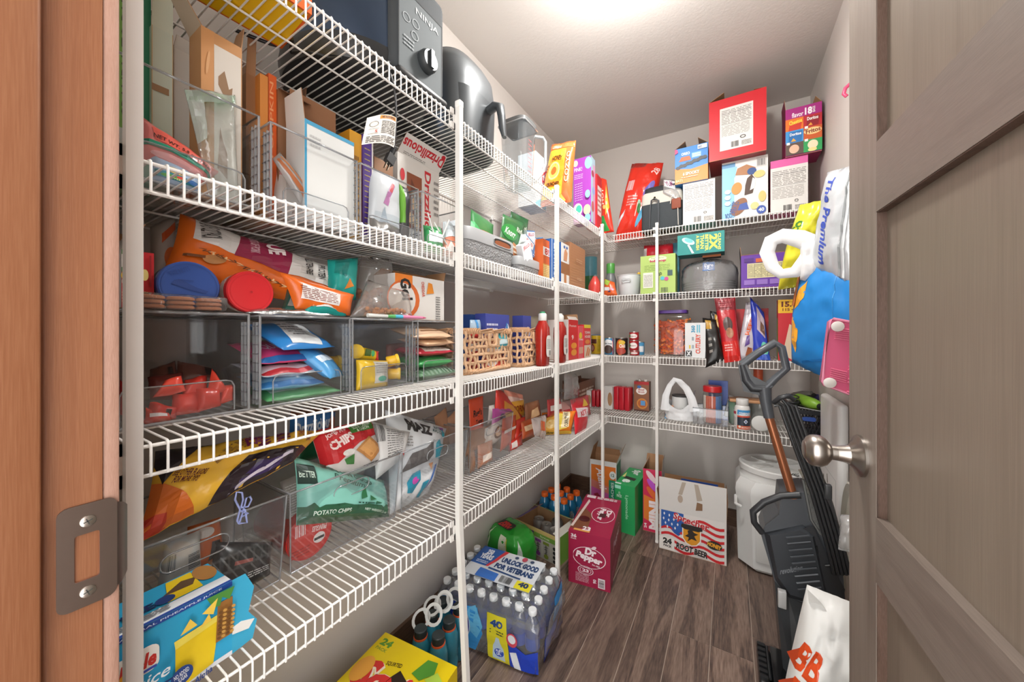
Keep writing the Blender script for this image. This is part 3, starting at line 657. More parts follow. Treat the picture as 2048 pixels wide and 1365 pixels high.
# cereal and snack packs up to the corner
Lc('snack_box', 'white box with blue corner and small red lettering behind the blender jug', 'box', 1071, 1094, 312, -.74, zA, .09, col='#dfe3e6', arts={'front': [p_('#54b6d4', (0, 0), (.9, 0), (.9, .25), (0, .05)), T('VEX', .55, .35, .95, .8, '#cf3341', 90, .02)]})
bag('cereal_bag', 'orange and yellow honey oat cereal bag standing on the top shelf edge', 'cereal bag', QY([(1079, 470, 1.46), (1143, 470, 1.47), (1152, 281, 1.50), (1104, 290, 1.50)], zA), .055, film('#e2652f', .3),
    [r_(.02, .08, .72, .86, '#e7a52e'), r_(.0, .88, .98, .97, '#e4743f'), T('CEREAL', .12, .89, .5, .94, '#f3d9c4', 0, .01), e_(.38, .5, .37, .25, '#e8861f'), e_(.38, .5, .22, .15, '#efbb52'), ring_(.38, .5, .2, .135, .12, '#f5d894'), e_(.38, .5, .1, .065, '#cf5a1f'), T('HONEY', .25, .66, .62, .74, '#2e1c10', 0, .03, 0, .2), T('OATS', .02, .42, .1, .62, '#2e1c10', 70, .03), T('CRUNCHED', .18, .26, .62, .32, '#2e1c10', 0, .03), r_(.1, .08, .7, .24, '#edc04a'), T('COZYO', .78, .3, .9, .8, '#f6c9a6', 90, .01), p_('#e8c25a', (.6, .02), (.72, .12), (.84, .03), (.72, -.0))], seed=3)
pb = Bc('popcorn_box', 'tall purple snack box with white dots and candy circles on the top shelf', 'box', 1147, 1182, 318, 1.786, zA, .066, um=1155, col={'*': '#9f3fae', 'left': '#a9cfe6', 'right': '#b7d3e6'}, arts={'right': [r_(.5, 0, 1, .9, '#dcaac8'), e_(.4, .75, .3, .05, '#b34a5c'), e_(.6, .5, .3, .06, '#9fb3e8'), e_(.4, .25, .3, .08, '#c86a6c')], 'front': [e_(.85, .9, .2, .09, '#8fd3dc'), e_(.12, .93, .14, .05, '#efc9b4'), T('PINK!', .05, .8, .5, .86, '#f0d6f4', 0, .01), n_(.05, .68, .55, .76, 3, '#d9a6e0')] + [r_(.1+.1*i, .35+.035*j, .14+.1*i, .36+.035*j, '#f3e3f5') for i in range(5) for j in range(8)] + [e_(.85, .42, .14, .06, '#8fd3dc'), e_(.3, .2, .26, .1, '#e9dfc8'), e_(.35, .21, .16, .06, '#49bfa6'), e_(.3, .08, .25, .07, '#e58ec4'), e_(.82, .18, .2, .08, '#d8e3a4'), e_(.85, .06, .16, .06, '#86d2c4')]})
Lc('snack_box', 'narrow red and white box at the corner of the top shelf', 'box', 1194, 1203, 352, -.618, zA, .06, um=1198, col='#cf2f37', arts={'front': [r_(.1, .25, .9, .8, '#efe6e4'), n_(.15, .3, .85, .75, 5, '#b8686c')]})
bag('snack_bag', 'tall red chip bag with orange, yellow and green print at the shelf corner', 'snack bag', QY([(1203, 500, 2.04), (1228, 500, 2.04), (1213, 360, 2.06), (1203, 356, 2.06)], zA), .04, film('#d93a26', .28), [p_('#2f9a48', (.1, .03), (.7, .03), (.3, .3), (.05, .3)), p_('#e9b53c', (.5, .3), (.95, .45), (.9, .9), (.6, .6)), e_(.4, .45, .18, .04, '#efb56a'), T('HOT', .1, .5, .4, .8, '#f4dcc4', 90, .02)], seed=5)
# ================================================================ top shelf, back run
yA = YF + .02
bag('candy_bag', 'tall glossy red lollipop bag leaning on the back top shelf', 'candy bag', QY([(1229, 520, yA+.17), (1290, 520, yA+.17), (1327, 326, yA+.2), (1264, 328, yA+.2)], zA), .11, film('#dd3524', .2, .6), [r_(.0, .93, .5, 1., clear('#e8e4e2', .1, 1.5, .5)), T('28', .75, .83, .95, .92, '#f3d7d2', 70, .02), bar_(.12, .62, .32, .75, '#e9e2e4', 10), n_(.22, .42, .5, .56, 4, '#ee9a94', 3, .6), e_(.78, .62, .16, .07, '#7a6fc0', 40), e_(.8, .5, .1, .05, '#6fb7dd'), e_(.72, .27, .15, .06, '#62b3d9', 60), p_('#d6d3dc', (.03, .14), (.2, .3), (.24, .38), (.04, .25)), e_(.62, .4, .05, .1, '#2d7a3c', 30), r_(.55, .28, .58, .45, '#e9b9b0')], seed=11, wr=.012, side_in=-.08)
lb = thing('lunch_bag', 'cream and charcoal insulated lunch bag with grey carry strap', 'lunch bag', (PY(1322, 0, yA+.02).x, yA+.07, zA))
x0, x1, h = bbox(1281, 1364, 372, yA+.02, zA); w2 = (x1-x0)/2
stack(MB(), [(0, w2*.94, .045), (.01, w2, .05), (h*.62, w2, .05)], e=6).build('body', M('#3b4145', .75, var=.12, vs=120, bump=.3, bs=400), lb, 50)
stack(MB(), [(h*.62, w2, .051), (h*.86, w2*.97, .047), (h*.9, w2*.9, .043)], e=6).build('top_band', M('#cfcac0', .75, var=.05, vs=120), lb, 50)
stack(MB(), [(h*.9, w2*.88, .041), (h*1.02, w2*.84, .035), (h*1.05, w2*.7, .025)], e=5).build('lid', M('#2d3032', .7), lb, 50)
MB().tube([(-w2*.55, -.052, .01), (-w2*.5, -.058, h*.5), (-w2*.45, -.065, h*.68), (-w2*.3, -.067, h*.72), (-w2*.1, -.065, h*.66), (-w2*.08, -.058, h*.4), (-w2*.1, -.052, .01)], .010, 8, flat=.35).build('carry_strap', M('#565b60', .7), lb, 60)
MB().tube([(w2*.45, -.055, h*.55), (w2*.5, -.059, h*.7), (w2*.75, -.055, h*.72), (w2*.8, -.055, h*.4), (w2*.82, -.055, h*.05)], .0022, 6).build('piping', M('#e4dfd4', .6), lb, 60)
MB().rbox((w2*.5, -.059, h*.42), (w2*.95, -.045, h*.66), .01, 2).build('side_pocket', M('#8c4a35', .7), lb, 40)
MB().lathe([(.011, 0), (.011, .002), (.007, .002), (.007, 0)], 16, (-w2*.3, -.054, h*.75), 0, axis=(0, -1, 0)).build('buckle', M('#c8b890', .3, 1.), lb, 40)
sn = bag('candy_wrapper', 'clear wrapper with a small printed snack on top of the lunch bag', 'wrapper', QY([(1326, 385, yA+.012), (1362, 405, yA+.012), (1358, 362, yA+.06), (1326, 358, yA+.06)]), .02, clear('#e9e9ea', .12, 1.6, .5, 40, .25), [r_(.05, .4, .7, .9, '#e9e4e2'), T('YUM', .1, .5, .6, .8, '#8b3f6e', 20, .03)], seed=4, n=10)
wn = Bc('snack_box', 'white carton with a nutrition panel under the blue and orange cookie box', 'box', 1366, 1430, 362, yA, zA, .12, um=1400, col='#dbe0dc', side='#b9c8bd', arts={'front': nutri()})
ytop = wn.location.z + PY(1400, 362, yA).z - zA
orb = Bc('cookie_box', 'open blue and orange sandwich cookie carton stacked on the white carton', 'box', 1350, 1416, 292, yA-.01, PY(1400, 362, yA).z+.0005, .13, um=1383, col={'*': '#2f7fc9', 'right': '#d8702a'}, opened=True, flaps={'left': (.06, -55), 'right': (.06, -50), 'front': (.05, -78)},
    arts={'front': [r_(0, 0, 1, .3, '#e2862c'), p_('#e2862c', (0, .3), (1, .3), (1, .42), (.5, .36), (0, .44)), T('OREO', .2, .78, .46, .86, '#f2f5f8', 0, .03), p_('#c9612f', (.12, .62), (.5, .62), (.45, .74), (.2, .74)), r_(.52, .66, .8, .8, '#7fb4d8'), n_(.54, .68, .78, .78, 2, '#f0e6b0')] + [e_(.1+.1*i, .45+.02*(i % 2)+.02*i, .075, .05, '#33363c') for i in range(9)] + [T('6 SPOOKY', .25, .2, .75, .29, '#f5efe2', 0, .03), n_(.2, .13, .7, .17, 1, '#f5e2c4'), T('BATS', .03, .04, .25, .11, '#f3d9a8', 0, .02), r_(.7, .86, .97, .97, '#dfe6ec'), T('60', .72, .88, .82, .95, '#1d3c6e', 0, .03), p_('#c83f7a', (0, .84), (.1, .88), (.08, .97), (0, .99))]})
pir = Bc('snack_box', 'white and pale blue cheese puff carton with a torn hole', 'box', 1444, 1536, 318, yA+.02, zA, .15, um=1490, col='#dfdedb', side='#cfcfcc', arts={'front': [r_(0, 0, .28, .72, '#8cc4e2'), r_(0, .82, .3, .97, '#5d92bd'), p_('#8cc4e2', (0, .7), (.3, .72), (.34, .9), (0, .9)), r_(.76, .82, .97, .98, '#c9c8c5'), bar_(.78, .84, .95, .95, '#4a4a4a', 10), p_('#a9764e', (.3, .75), (.6, .72), (.75, .82), (.55, .9), (.35, .86)), e_(.66, .77, .1, .06, '#2c4d86'), p_('#4a3226', (.5, .38), (.68, .4), (.74, .62), (.66, .72), (.56, .66), (.52, .55)), p_('#efedea', (.62, .45), (.72, .48), (.74, .62), (.68, .66)), e_(.33, .52, .12, .1, '#c98a3c', 20), e_(.38, .2, .2, .12, '#8a5a3a', 30), p_('#3a55a0', (.35, .14), (.6, .14), (.55, .26), (.4, .24)), T('PIRATE\'S', .2, .12, .36, .3, '#38528f', 75, .02), T('BOOTY', .08, .02, .3, .12, '#38528f', 10, .02), e_(.82, .7, .12, .06, '#d8c27e'), e_(.88, .32, .08, .09, '#d4bb74'), e_(.72, .18, .09, .06, '#dcc98c'), e_(.86, .1, .1, .07, '#3a56a4'), T('40', .8, .07, .92, .13, '#e6e9f2', 0, .03), e_(.13, .48, .07, .04, '#c4e0ee'), e_(.13, .38, .07, .04, '#c4e0ee'), e_(.13, .28, .07, .04, '#c4e0ee')]})
zr = PY(1490, 318, yA+.02).z + .0005
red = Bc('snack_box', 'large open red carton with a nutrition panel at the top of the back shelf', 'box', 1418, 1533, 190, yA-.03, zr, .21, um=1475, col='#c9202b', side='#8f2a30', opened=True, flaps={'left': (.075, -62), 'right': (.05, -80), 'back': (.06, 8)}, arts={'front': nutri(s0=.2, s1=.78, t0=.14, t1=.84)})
pk = Bc('snack_box', 'white and pink carton with a nutrition panel beside the cheese puff carton', 'box', 1541, 1616, 316, yA+.03, zA, .11, um=1580, col={'*': '#d4448f', 'front': '#dbd9d6', 'left': '#b23a5c'}, arts={'front': [r_(0, .86, 1, 1, '#d65f9f')] + nutri(s0=.0, s1=1, t0=.0, t1=.84)})
zf_ = PY(1580, 316, yA+.03).z + .0005
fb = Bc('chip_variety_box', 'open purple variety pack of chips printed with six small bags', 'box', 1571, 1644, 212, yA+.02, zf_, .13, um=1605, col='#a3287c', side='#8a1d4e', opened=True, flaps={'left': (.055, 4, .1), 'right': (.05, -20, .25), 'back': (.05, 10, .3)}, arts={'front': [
    T('flavor', .18, .8, .5, .9, '#f1e3ee', 0, .02), T('18', .54, .8, .74, .95, '#f4ecf1', 0, .04), T('BAGS', .75, .82, .82, .94, '#f4ecf1', 90, .02),
    r_(0, .53, .5, .78, '#e0752a'), p_('#c83a2a', (.08, .53), (.42, .53), (.46, .68), (.12, .66)), T('Cheetos', .1, .66, .46, .75, '#f0d648', 8, .03), r_(.5, .53, 1, .78, '#b3262f'), p_('#8e1c28', (.58, .55), (.9, .55), (.95, .74), (.6, .74)), T('Doritos', .6, .67, .9, .74, '#f2ece8', 0, .03), p_('#e39a3c', (.62, .56), (.75, .56), (.7, .62)),
    r_(0, .27, .5, .53, '#3f93cf'), p_('#2a6fb0', (.08, .28), (.45, .28), (.47, .5), (.1, .5)), T('Doritos', .12, .42, .44, .48, '#eef1f3', 0, .03), p_('#e3a53c', (.15, .3), (.3, .3), (.22, .37)), r_(.5, .27, 1, .53, '#c25a2a'), e_(.75, .44, .24, .07, '#ecca8c'), T('Fritos', .56, .4, .96, .49, '#7a2320', 5, .03),
    r_(0, .02, .5, .27, '#5a4a42'), e_(.24, .14, .14, .09, '#d9b49a'), r_(.5, .02, 1, .27, '#2f9a55'), e_(.75, .16, .14, .09, '#e3d9b8'), e_(.74, .06, .12, .04, '#e4d491'), r_(.03, .24, .12, .29, '#f0ece8'), r_(.53, .24, .62, .29, '#f0ece8'), r_(.53, .5, .62, .55, '#f0ece8')]})
# ================================================================ clear storage bins (one built, the others copied)
MBIN = clear('#fbfcfd', .03, 1.0, haze=.015); MEDGE = clear('#c3c8cd', .08, 1.5, haze=.2)
BW, BD, BH = .177, .285, .166
def make_bin(lid):
    """local +X is the front; base centre at the front middle"""
    t = thing('storage_bin', 'clear bin', 'storage bin'); w = BW/2; k = .0022; D = -BD
    b = MB().box((D, -w, 0), (0, w, k)).box((D, -w, k), (0, -w+k, BH)).box((D, w-k, k), (0, w, BH)).box((D, -w+k, k), (D+k, w-k, BH))
    b.build('bin_body', MBIN, t)
    l = MB().prism(rr(-w+.022, w-.022, .004, .056, .012), (-k, 0, 0), (0, 1, 0), (0, 0, 1), (k, 0, 0)); l.build('front_lip', MBIN, t)
    MB().tube([(0, -w+.022, .006), (0, -w+.022, .046), (0, -w+.026, .054), (0, -w+.034, .0565), (0, w-.034, .0565), (0, w-.026, .054), (0, w-.022, .046), (0, w-.022, .006)], .0013, 6).build('lip_edge', MEDGE, t, 60)
    e = MB().tube([(D, -w+.001, BH), (0, -w+.001, BH), (0, w-.001, BH), (D, w-.001, BH)], .0023, 6, closed=True).tube([(0, -w+.001, .001), (0, -w+.001, BH)], .002, 6).tube([(0, w-.001, .001), (0, w-.001, BH)], .002, 6).tube([(0, -w, .002), (0, w, .002)], .0022, 6)
    e.build('rim', MEDGE, t, 60)
    for y in (-w+.001, w-.001):
        rb = MB()
        for x in (-.012, -.024): rb.box((x-.0012, y-.002, .006), (x+.0012, y+.002, BH-.012))
        for i in range(9): rb.box((-.03, y-.0018, .014 + i*.0165), (-.002, y+.0018, .0155 + i*.0165))
        rb.build('side_ribs', MEDGE, t)
    if lid: MB().box((D, -w, BH+.001), (.0, w, BH+.0035)).build('lid', MBIN, t)
    return t
XBIN = -.712
ybin = {'B': [.2155, .41, .5935, .782], 'C': [.2, .3925, .5745, .768]}
binlab = {'B': ['clear bin at the near end of the second shelf, holding a pink zip bag', 'clear bin on the second shelf holding a white sheet and a slanted pouch', 'clear bin on the second shelf below the hanging plug', 'clear bin on the second shelf with white forks and a green wrapper'],
          'C': ['clear lidded bin on the third shelf with torn red wrappers', 'clear lidded bin on the third shelf with blue and pink candy packs', 'clear lidded bin on the third shelf with yellow tubs and a yellow bag', 'clear lidded bin on the third shelf with tan and green packets']}
for k, lid in (('B', False), ('C', True)):
    pr = make_bin(lid)
    for i, y in enumerate(ybin[k]):
        o = pr if i == 0 else copy_tree(pr); o.location = (XBIN, y, ZS[k]); o['label'] = binlab[k][i]; o['group'] = 'clear bins on the second shelf' if k == 'B' else 'clear lidded bins on the third shelf'
# ================================================================ second shelf, left run: cartons inside and behind the bins
zB = ZS['B']; zb2 = zB + .003
def LB(name, label, u0, u1, vt, x, dep, **k): return Lc(name, label, 'box', u0, u1, vt, x, zb2, dep, **k)
LB('bar_box', 'light green snack box with black vertical lettering between door frame and post', 238, 262, -30, -.80, .12, col='#7fb45a', arts={'front': [T('GRANDHI TO BAR', .2, .35, .7, .95, '#1f2a1a', 90, .02), r_(0, .2, 1, .3, '#cfd8d4')]})
LB('bar_box', 'dark green box just right of the nearest post on the second shelf', 281, 302, -60, -.80, .14, col='#2f8d6c', arts={'front': [r_(0, .0, 1, .22, '#bfeadd'), r_(.0, .22, 1, .24, '#1b5c48')]})
LB('bar_box', 'tall opened pale mint carton showing tape marks near the post', 303, 346, 60, -.79, .13, col='#c9d6c8', opened=True, flaps={'front': (.06, 3, .03, '#cfd9c9')}, arts={'front': [r_(0, 0, .04, 1, '#c2a57c'), r_(.96, 0, 1, 1, '#c2a57c'), r_(0, .62, .8, .66, '#9a7a58'), r_(.05, .2, .7, .24, '#b3a58e')]})
sb = LB('bar_box', 'opened white carton with gold snack packets inside on the second shelf', 347, 383, 103, -.81, .09, col='#cfc9bf', opened=True, flaps={'back': (.055, 6, .04, '#d5d0c8', [e_(.3, .6, .25, .3, '#8d7054')]), 'front': (.02, 40)})
for i, (ua, ub, va) in enumerate(((349, 366, 100), (364, 381, 104))):
    bag('snack_packet', ['gold snack packet with red lettering standing left in the opened white carton', 'gold snack packet with red lettering standing right in the opened white carton'][i], 'snack packet', QX([(ua, 190, -.835), (ub, 195, -.835), (ub, va+4, -.835), (ua, va, -.835)], zb2), .02, film('#c98f45', .3, .4, 40, .3), [T('SNAX', .1, .5, .9, .75, '#b5392a', -12, .04)], seed=i+20, n=8, wr=.002, zig=.4, group='gold snack packets')
LB('bar_box', 'tan and white carton with torn brown tape patches on the second shelf', 402, 484, 60, -.735, .05, um=420, col={'*': '#b98757', 'left': '#b98757'}, opened=True, flaps={'left': (.05, 30, .1, '#b9a894'), 'right': (.045, 10, .2, '#d0c8bb')}, arts={'front': [r_(0, 0, .3, 1, '#c08a57'), r_(.3, .02, .97, .93, '#cbc4ba'), p_('#8a6b4e', (.4, .75), (.55, .8), (.66, .7), (.75, .72), (.72, .62), (.5, .66), (.4, .7)), p_('#8a6b4e', (.38, .2), (.62, .15), (.62, .3), (.5, .38), (.44, .45)), e_(.15, .8, .08, .03, '#cd9c6c', 60), e_(.15, .55, .08, .03, '#cd9c6c', 60), e_(.16, .3, .08, .03, '#cd9c6c', 60)]})
LB('bar_box', 'opened kraft carton with a curved flap next to the tan and white carton', 492, 511, 150, -.82, .12, col='#a57a55', opened=True, flaps={'front': (.075, 5, .06, '#a97f5c'), 'left': (.04, -20)})
LB('bar_box', 'narrow light orange carton on the second shelf', 520, 536, 150, -.80, .11, col='#d78a3e', arts={'front': [r_(0, .5, 1, .52, '#b96f2b')]})
LB('bar_box', 'narrow bright orange carton with lettered edge on the second shelf', 537, 553, 150, -.805, .11, col='#dd5f23', arts={'front': [T('PUMPKIN', .15, .45, .6, .95, '#f0a470', 90, .01)]})
LB('bar_box', 'opened brown carton with a white torn flap on the second shelf', 556, 611, 190, -.80, .12, um=580, col='#8d6345', opened=True, inner='#6d4a33', flaps={'front': (.03, 120, .04, '#8d6345'), 'back': (.05, 15, .04, '#cfcac3'), 'right': (.045, 12, .1, '#a17553')})
LB('bar_box', 'opened white carton with blue edges and a raised kraft flap', 609, 708, 262, -.722, .07, um=660, col='#d4d6d4', side='#cfd1cf', opened=True, inner='#95694a', flaps={'back': (.085, -4, .04, '#a47a58'), 'left': (.06, 5, .05, '#d2d2ce'), 'front': (.03, -75, .02, '#cfc9c1', [e_(.25, .5, .1, .35, '#8d6a4c'), p_('#9a7655', (.6, .1), (.95, .2), (.97, .7), (.65, .5))])}, arts={'front': [r_(0, .96, 1, 1, '#2b90b8'), r_(0, 0, .04, 1, '#2b90b8'), n_(.1, .75, .3, .88, 3, '#b5b6b5')]})
LB('bar_box', 'narrow yellow carton with small print behind the blue-edged carton', 699, 723, 258, -.76, .09, um=700, col='#dca02c', side='#c0851e', arts={'front': [n_(.2, .2, .8, .8, 8, '#9a6a1c')]})
LB('bar_box', 'narrow purple carton speckled with yellow on the second shelf', 726, 746, 270, -.755, .1, um=730, col='#4f3487', arts={'front': [n_(.15, .1, .7, .9, 16, '#b9a45c', 3, .2), r_(.85, 0, 1, 1, '#dcd9d6')]})
LB('bar_box', 'small opened brown carton left of the inverted white carton', 748, 786, 318, -.765, .1, um=760, col='#8f6646', opened=True, inner='#734e36', flaps={'left': (.03, 20, .1, '#cfc8bf')})
dz = LB('rice_cake_box', 'white rice cake carton standing upside down with its flap raised', 795, 878, 327, -.81, .12, um=840, col='#d9d5cf', opened=True, flaps={'front': (.058, 40, .01, '#dcd8d2', [T('Drizzilicious', .02, .3, .98, .8, '#c5242f', 180, .03), e_(.92, .85, .05, .12, '#c5242f'), n_(.1, .05, .6, .2, 2, '#8a8682')]), 'right': (.05, 25)},
        arts={'front': [T('Drizzilicious', .62, .05, .78, .95, '#c5242f', 270, .03), r_(.2, .3, .55, .85, '#8c4a2c'), p_('#6a3420', (.22, .32), (.5, .3), (.53, .6), (.3, .8)), e_(.3, .4, .07, .06, '#d8b487'), e_(.42, .35, .07, .06, '#d8b487'), e_(.36, .55, .07, .06, '#cfa473'), e_(.1, .8, .05, .06, '#c5242f'), e_(.88, .2, .06, .06, '#c5242f'), e_(.12, .4, .06, .06, '#c9a24a'), n_(.85, .5, .97, .9, 6, '#8a8682')]})
# pouches in the bins
bag('zip_bag', 'pink and red fruit snack zip bag with a green zipper stripe', 'zip bag', QX([(278, 322, -.728), (405, 372, -.728), (440, 345, -.735), (283, 233, -.75)], zb2), .035, film('#e0807c', .25, .4), [p_('#cf5a4e', (.15, .55), (.8, .5), (.95, .75), (.4, .95), (.1, .85)), r_(0, .36, 1, .5, '#1d8468'), r_(0, .4, 1, .42, '#56b59a'), T('NET WT. 5.5 oz (156g)', .12, .56, .92, .7, '#22100c', 0, .015), e_(.5, .2, .4, .1, '#e6a4a4')], seed=31, n=14)
bag('snack_pouch', 'light blue baby snack pouch at the front of the near bin', 'snack pouch', QX([(300, 400, -.72), (400, 432, -.72), (402, 352, -.724), (298, 300, -.724)], zb2), .02, film('#a6bcd6', .3, .3), [e_(.45, .55, .2, .12, '#c9b27a'), T('melty', .3, .5, .6, .6, '#4a3a22', -8, .02), p_('#2f7f8e', (.05, .2), (.95, .15), (.95, .4), (.05, .42)), e_(.35, .28, .2, .07, '#4d8f3a'), e_(.55, .32, .1, .06, '#c9473a'), e_(.8, .3, .12, .1, '#2d5f9a'), T('SWEET', .3, .2, .6, .27, '#e7e3a6', 0, .01)], seed=32, n=10, wr=.002)
czb = bag('zip_bag', 'empty clear zip bag with a green-tinted zipper draped in the near bin', 'zip bag', QX([(418, 400, -.722), (478, 410, -.722), (470, 190, -.726), (368, 178, -.726)], zb2), .016, clear('#f3f6f4', .12, 1.6, .5, 30, .08), [p_(clear('#7fd095', .15, 1.3, .3, 60, .3), (.0, .88), (1, .9), (1, .99), (0, .99)), p_(clear('#9fcfae', .15, 1.2, .3, 60, .35), (.0, .5), (.2, .55), (.3, .9), (.0, .9))], seed=33, wr=.008)
bag('snack_pouch', 'slanted clear pouch of brown snack sticks in the second bin', 'snack pouch', QX([(600, 408, -.73), (650, 420, -.735), (560, 305, -.75), (545, 318, -.75)], zb2), .02, clear('#e0d6cc', .15, 1.4, .4, 40, .3), [r_(.2, .05, .45, .95, '#a8623a'), r_(.6, .05, .75, .95, '#b5764c')], seed=34, n=10, wr=.003)
bag('snack_pouch', 'white snack pouch with a pink lower edge in the second bin', 'snack pouch', QX([(547, 420, -.80), (600, 436, -.80), (597, 285, -.82), (550, 268, -.82)], zb2), .03, film('#d9cfc9', .3, .3), [r_(0, .45, 1, .62, '#c98a8a'), n_(.1, .5, .8, .6, 2, '#efe5e2')], seed=35, n=10)
bag('snack_pouch', 'blue-grey cookie pouch with a sunburst in the second bin', 'snack pouch', QX([(585, 430, -.77), (640, 442, -.77), (640, 300, -.80), (590, 285, -.80)], zb2), .03, film('#7d93ad', .35, .3), [e_(.6, .6, .3, .12, '#c9a46a'), r_(.3, .3, .6, .42, '#39405c'), r_(.1, .75, .8, .78, '#b9c6d2')], seed=36, n=10)
tag(MB().box((-.001, -.037, 0), (.001, .037, .135)).build('card_sheet', M('#c9ccce', .5, var=.05), None, None, (-.735, .437, zb2), (0, R(4), 0)), 'plain white card sheet standing in the second bin', 'card')
bag('snack_pouch', 'clear crinkled wrapper lying at the front of the second bin', 'wrapper', QX([(582, 460, -.724), (650, 478, -.724), (655, 430, -.76), (585, 405, -.76)], zb2), .02, clear('#e3e3e2', .15, 1.6, .6, 50, .3), None, seed=37, n=10, wr=.006)
bag('snack_pouch', 'white treat pouch printed with a lilac paw shape in the third bin', 'snack pouch', QX([(735, 460, -.745), (800, 478, -.745), (798, 360, -.76), (738, 335, -.76)], zb2), .035, film('#cdd3d8', .3, .3), [p_('#b074a6', (.3, .45), (.45, .42), (.55, .6), (.72, .8), (.6, .82), (.45, .66)), p_('#c4484f', (.5, .68), (.6, .66), (.7, .82), (.62, .84)), r_(.1, .05, .9, .3, '#b9c3ca'), p_('#9aa9b5', (.2, .1), (.5, .1), (.35, .4))], seed=38, n=12)
bag('snack_pouch', 'dark grey pouch with a green edge behind the treat pouch in the third bin', 'snack pouch', QX([(796, 480, -.75), (816, 488, -.75), (816, 378, -.76), (798, 368, -.76)], zb2), .03, film('#4a4a4c', .35, .3), [r_(.0, .3, .3, 1, '#6fae3c')], seed=39, n=10)
bag('snack_pouch', 'low grey foil pouch lying at the bottom of the third bin', 'snack pouch', QX([(738, 470, -.722), (800, 486, -.722), (800, 458, -.75), (738, 428, -.75)], zb2), .025, film('#6f6c68', .25, .5, 30, .6), None, seed=40, n=10)
bag('snack_pouch', 'green and white crinkled wrapper in the bin next to the middle post', 'wrapper', QX([(850, 505, -.725), (885, 512, -.725), (880, 455, -.76), (846, 450, -.76)], zb2), .035, film('#3f9a5c', .25, .5), [p_('#dfe8e2', (.1, .35), (.95, .3), (.9, .6), (.15, .68))], seed=41, n=12, wr=.006)
bag('snack_pouch', 'orange and clear snack wrapper behind the green wrapper by the middle post', 'wrapper', QX([(885, 512, -.73), (912, 518, -.73), (912, 440, -.77), (884, 445, -.77)], zb2), .03, film('#c97a5c', .3, .5), [r_(0, .5, 1, 1, '#c9d3d8'), p_('#dcd8d2', (.1, .1), (.7, .2), (.4, .4))], seed=42, n=10, wr=.005)
for i, (a, b) in enumerate((((868, 445), (895, 492)), ((880, 485), (898, 440)), ((855, 425), (868, 470)))):
    p, q = PX(a[0], a[1], -.735), PX(b[0], b[1], -.735); o0 = (p+q)/2; o0.z = min(p.z, q.z)
    fk = MB().tube([p-o0, q-o0], [.0022, .0028], 6)
    tag(fk.build('plastic_fork', M('#e6e6e4', .35), None, 60, o0), ['white plastic fork handle sloping down right in the bin beside the middle post', 'white plastic fork handle sloping up right in the bin beside the middle post', 'short white plastic fork handle at the left of the bin beside the middle post'][i], 'fork', 'white forks in the clear bin')
# ---------------------------------------------------------------- grey woven-look baskets
def weave(h):
    m, nt, b = newmat('woven_plastic'); N = nt.nodes.new; L = nt.links.new
    b.inputs['Base Color'].default_value = lin(h); b.inputs['Roughness'].default_value = .5
    tc = N('ShaderNodeTexCoord'); vo = N('ShaderNodeTexVoronoi'); vo.inputs['Scale'].default_value = 150
    L(tc.outputs['Object'], vo.inputs['Vector']); bp = N('ShaderNodeBump'); bp.inputs['Strength'].default_value = .8; bp.inputs['Distance'].default_value = .004
    L(vo.outputs['Distance'], bp.inputs['Height']); L(bp.outputs[0], b.inputs['Normal']); m.diffuse_color = lin(h); return m
MGB = weave('#97999b'); MGR = M('#9b9d9f', .45)
def basket(name, label, u0, u1, vt, x, z, dep, rim, hole=None, taper=.93, mats=(MGB, MGR), e=7):
    y0, y1, h = lbox(u0, u1, vt, x, z); w = (y1-y0)/2; d = dep/2
    t = thing(name, label, 'basket', (x-d, (y0+y1)/2, z))
    n = 48; mb = MB(); stack(mb, [(0, d*taper*.97, w*taper*.97), (.004, d*taper, w*taper), (h-rim, d*.985, w*.985)], e=e, n=n)
    del mb.f[-1]; del mb.m[-1]
    stack(mb, [(.004, d*taper-.003, w*taper-.003), (h-rim, d*.985-.003, w*.985-.003)], e=e, n=n); del mb.f[-1]; del mb.m[-1]
    mb.build('basket_body', mats[0], t, 50)
    rm = MB(); stack(rm, [(h-rim, d, w), (h-.003, d, w), (h, d-.002, w-.002), (h, d-.004, w-.004), (h-rim, d-.004, w-.004)], e=e, n=n)
    del rm.f[-2:]; del rm.m[-2:]; rm.build('basket_rim', mats[1], t, 50)
    if hole:
        yc = PX((hole[0]+hole[1])/2, 0, x).y - (y0+y1)/2; hw = (PX(hole[1], 0, x).y - PX(hole[0], 0, x).y)/2; zc = h - rim*.5
        art(t, plane((d-.004, yc-hw, zc-rim*.3), (0, 2*hw, 0), (0, 0, rim*.6)), [('p', rr(0, 1, 0, 1, .3), '#2c2420'), ('p', rr(.06, .94, .0, .75, .3), '#8c4f30')], 'handle_opening', off=.0055)  # no hole is cut: its dark shade and the contents are painted on
        pts = [(d+.0005, yc + (p[0]-.5)*2*hw, zc + (p[1]-.5)*rim*.6) for p in rr(0, 1, 0, 1, .3)]
        MB().tube(pts, .0022, 6, closed=True).build('handle_edge', mats[1], t, 60)
    return t
basket('grey_basket', 'large grey basket with a handle hole, holding green soup mix packets', 931, 1036, 468, -.695, zB, .28, .042, (988, 1022))
basket('grey_basket', 'small grey basket packed with blue and white pudding mix boxes', 1038, 1085, 518, -.69, zB, .24, .034)
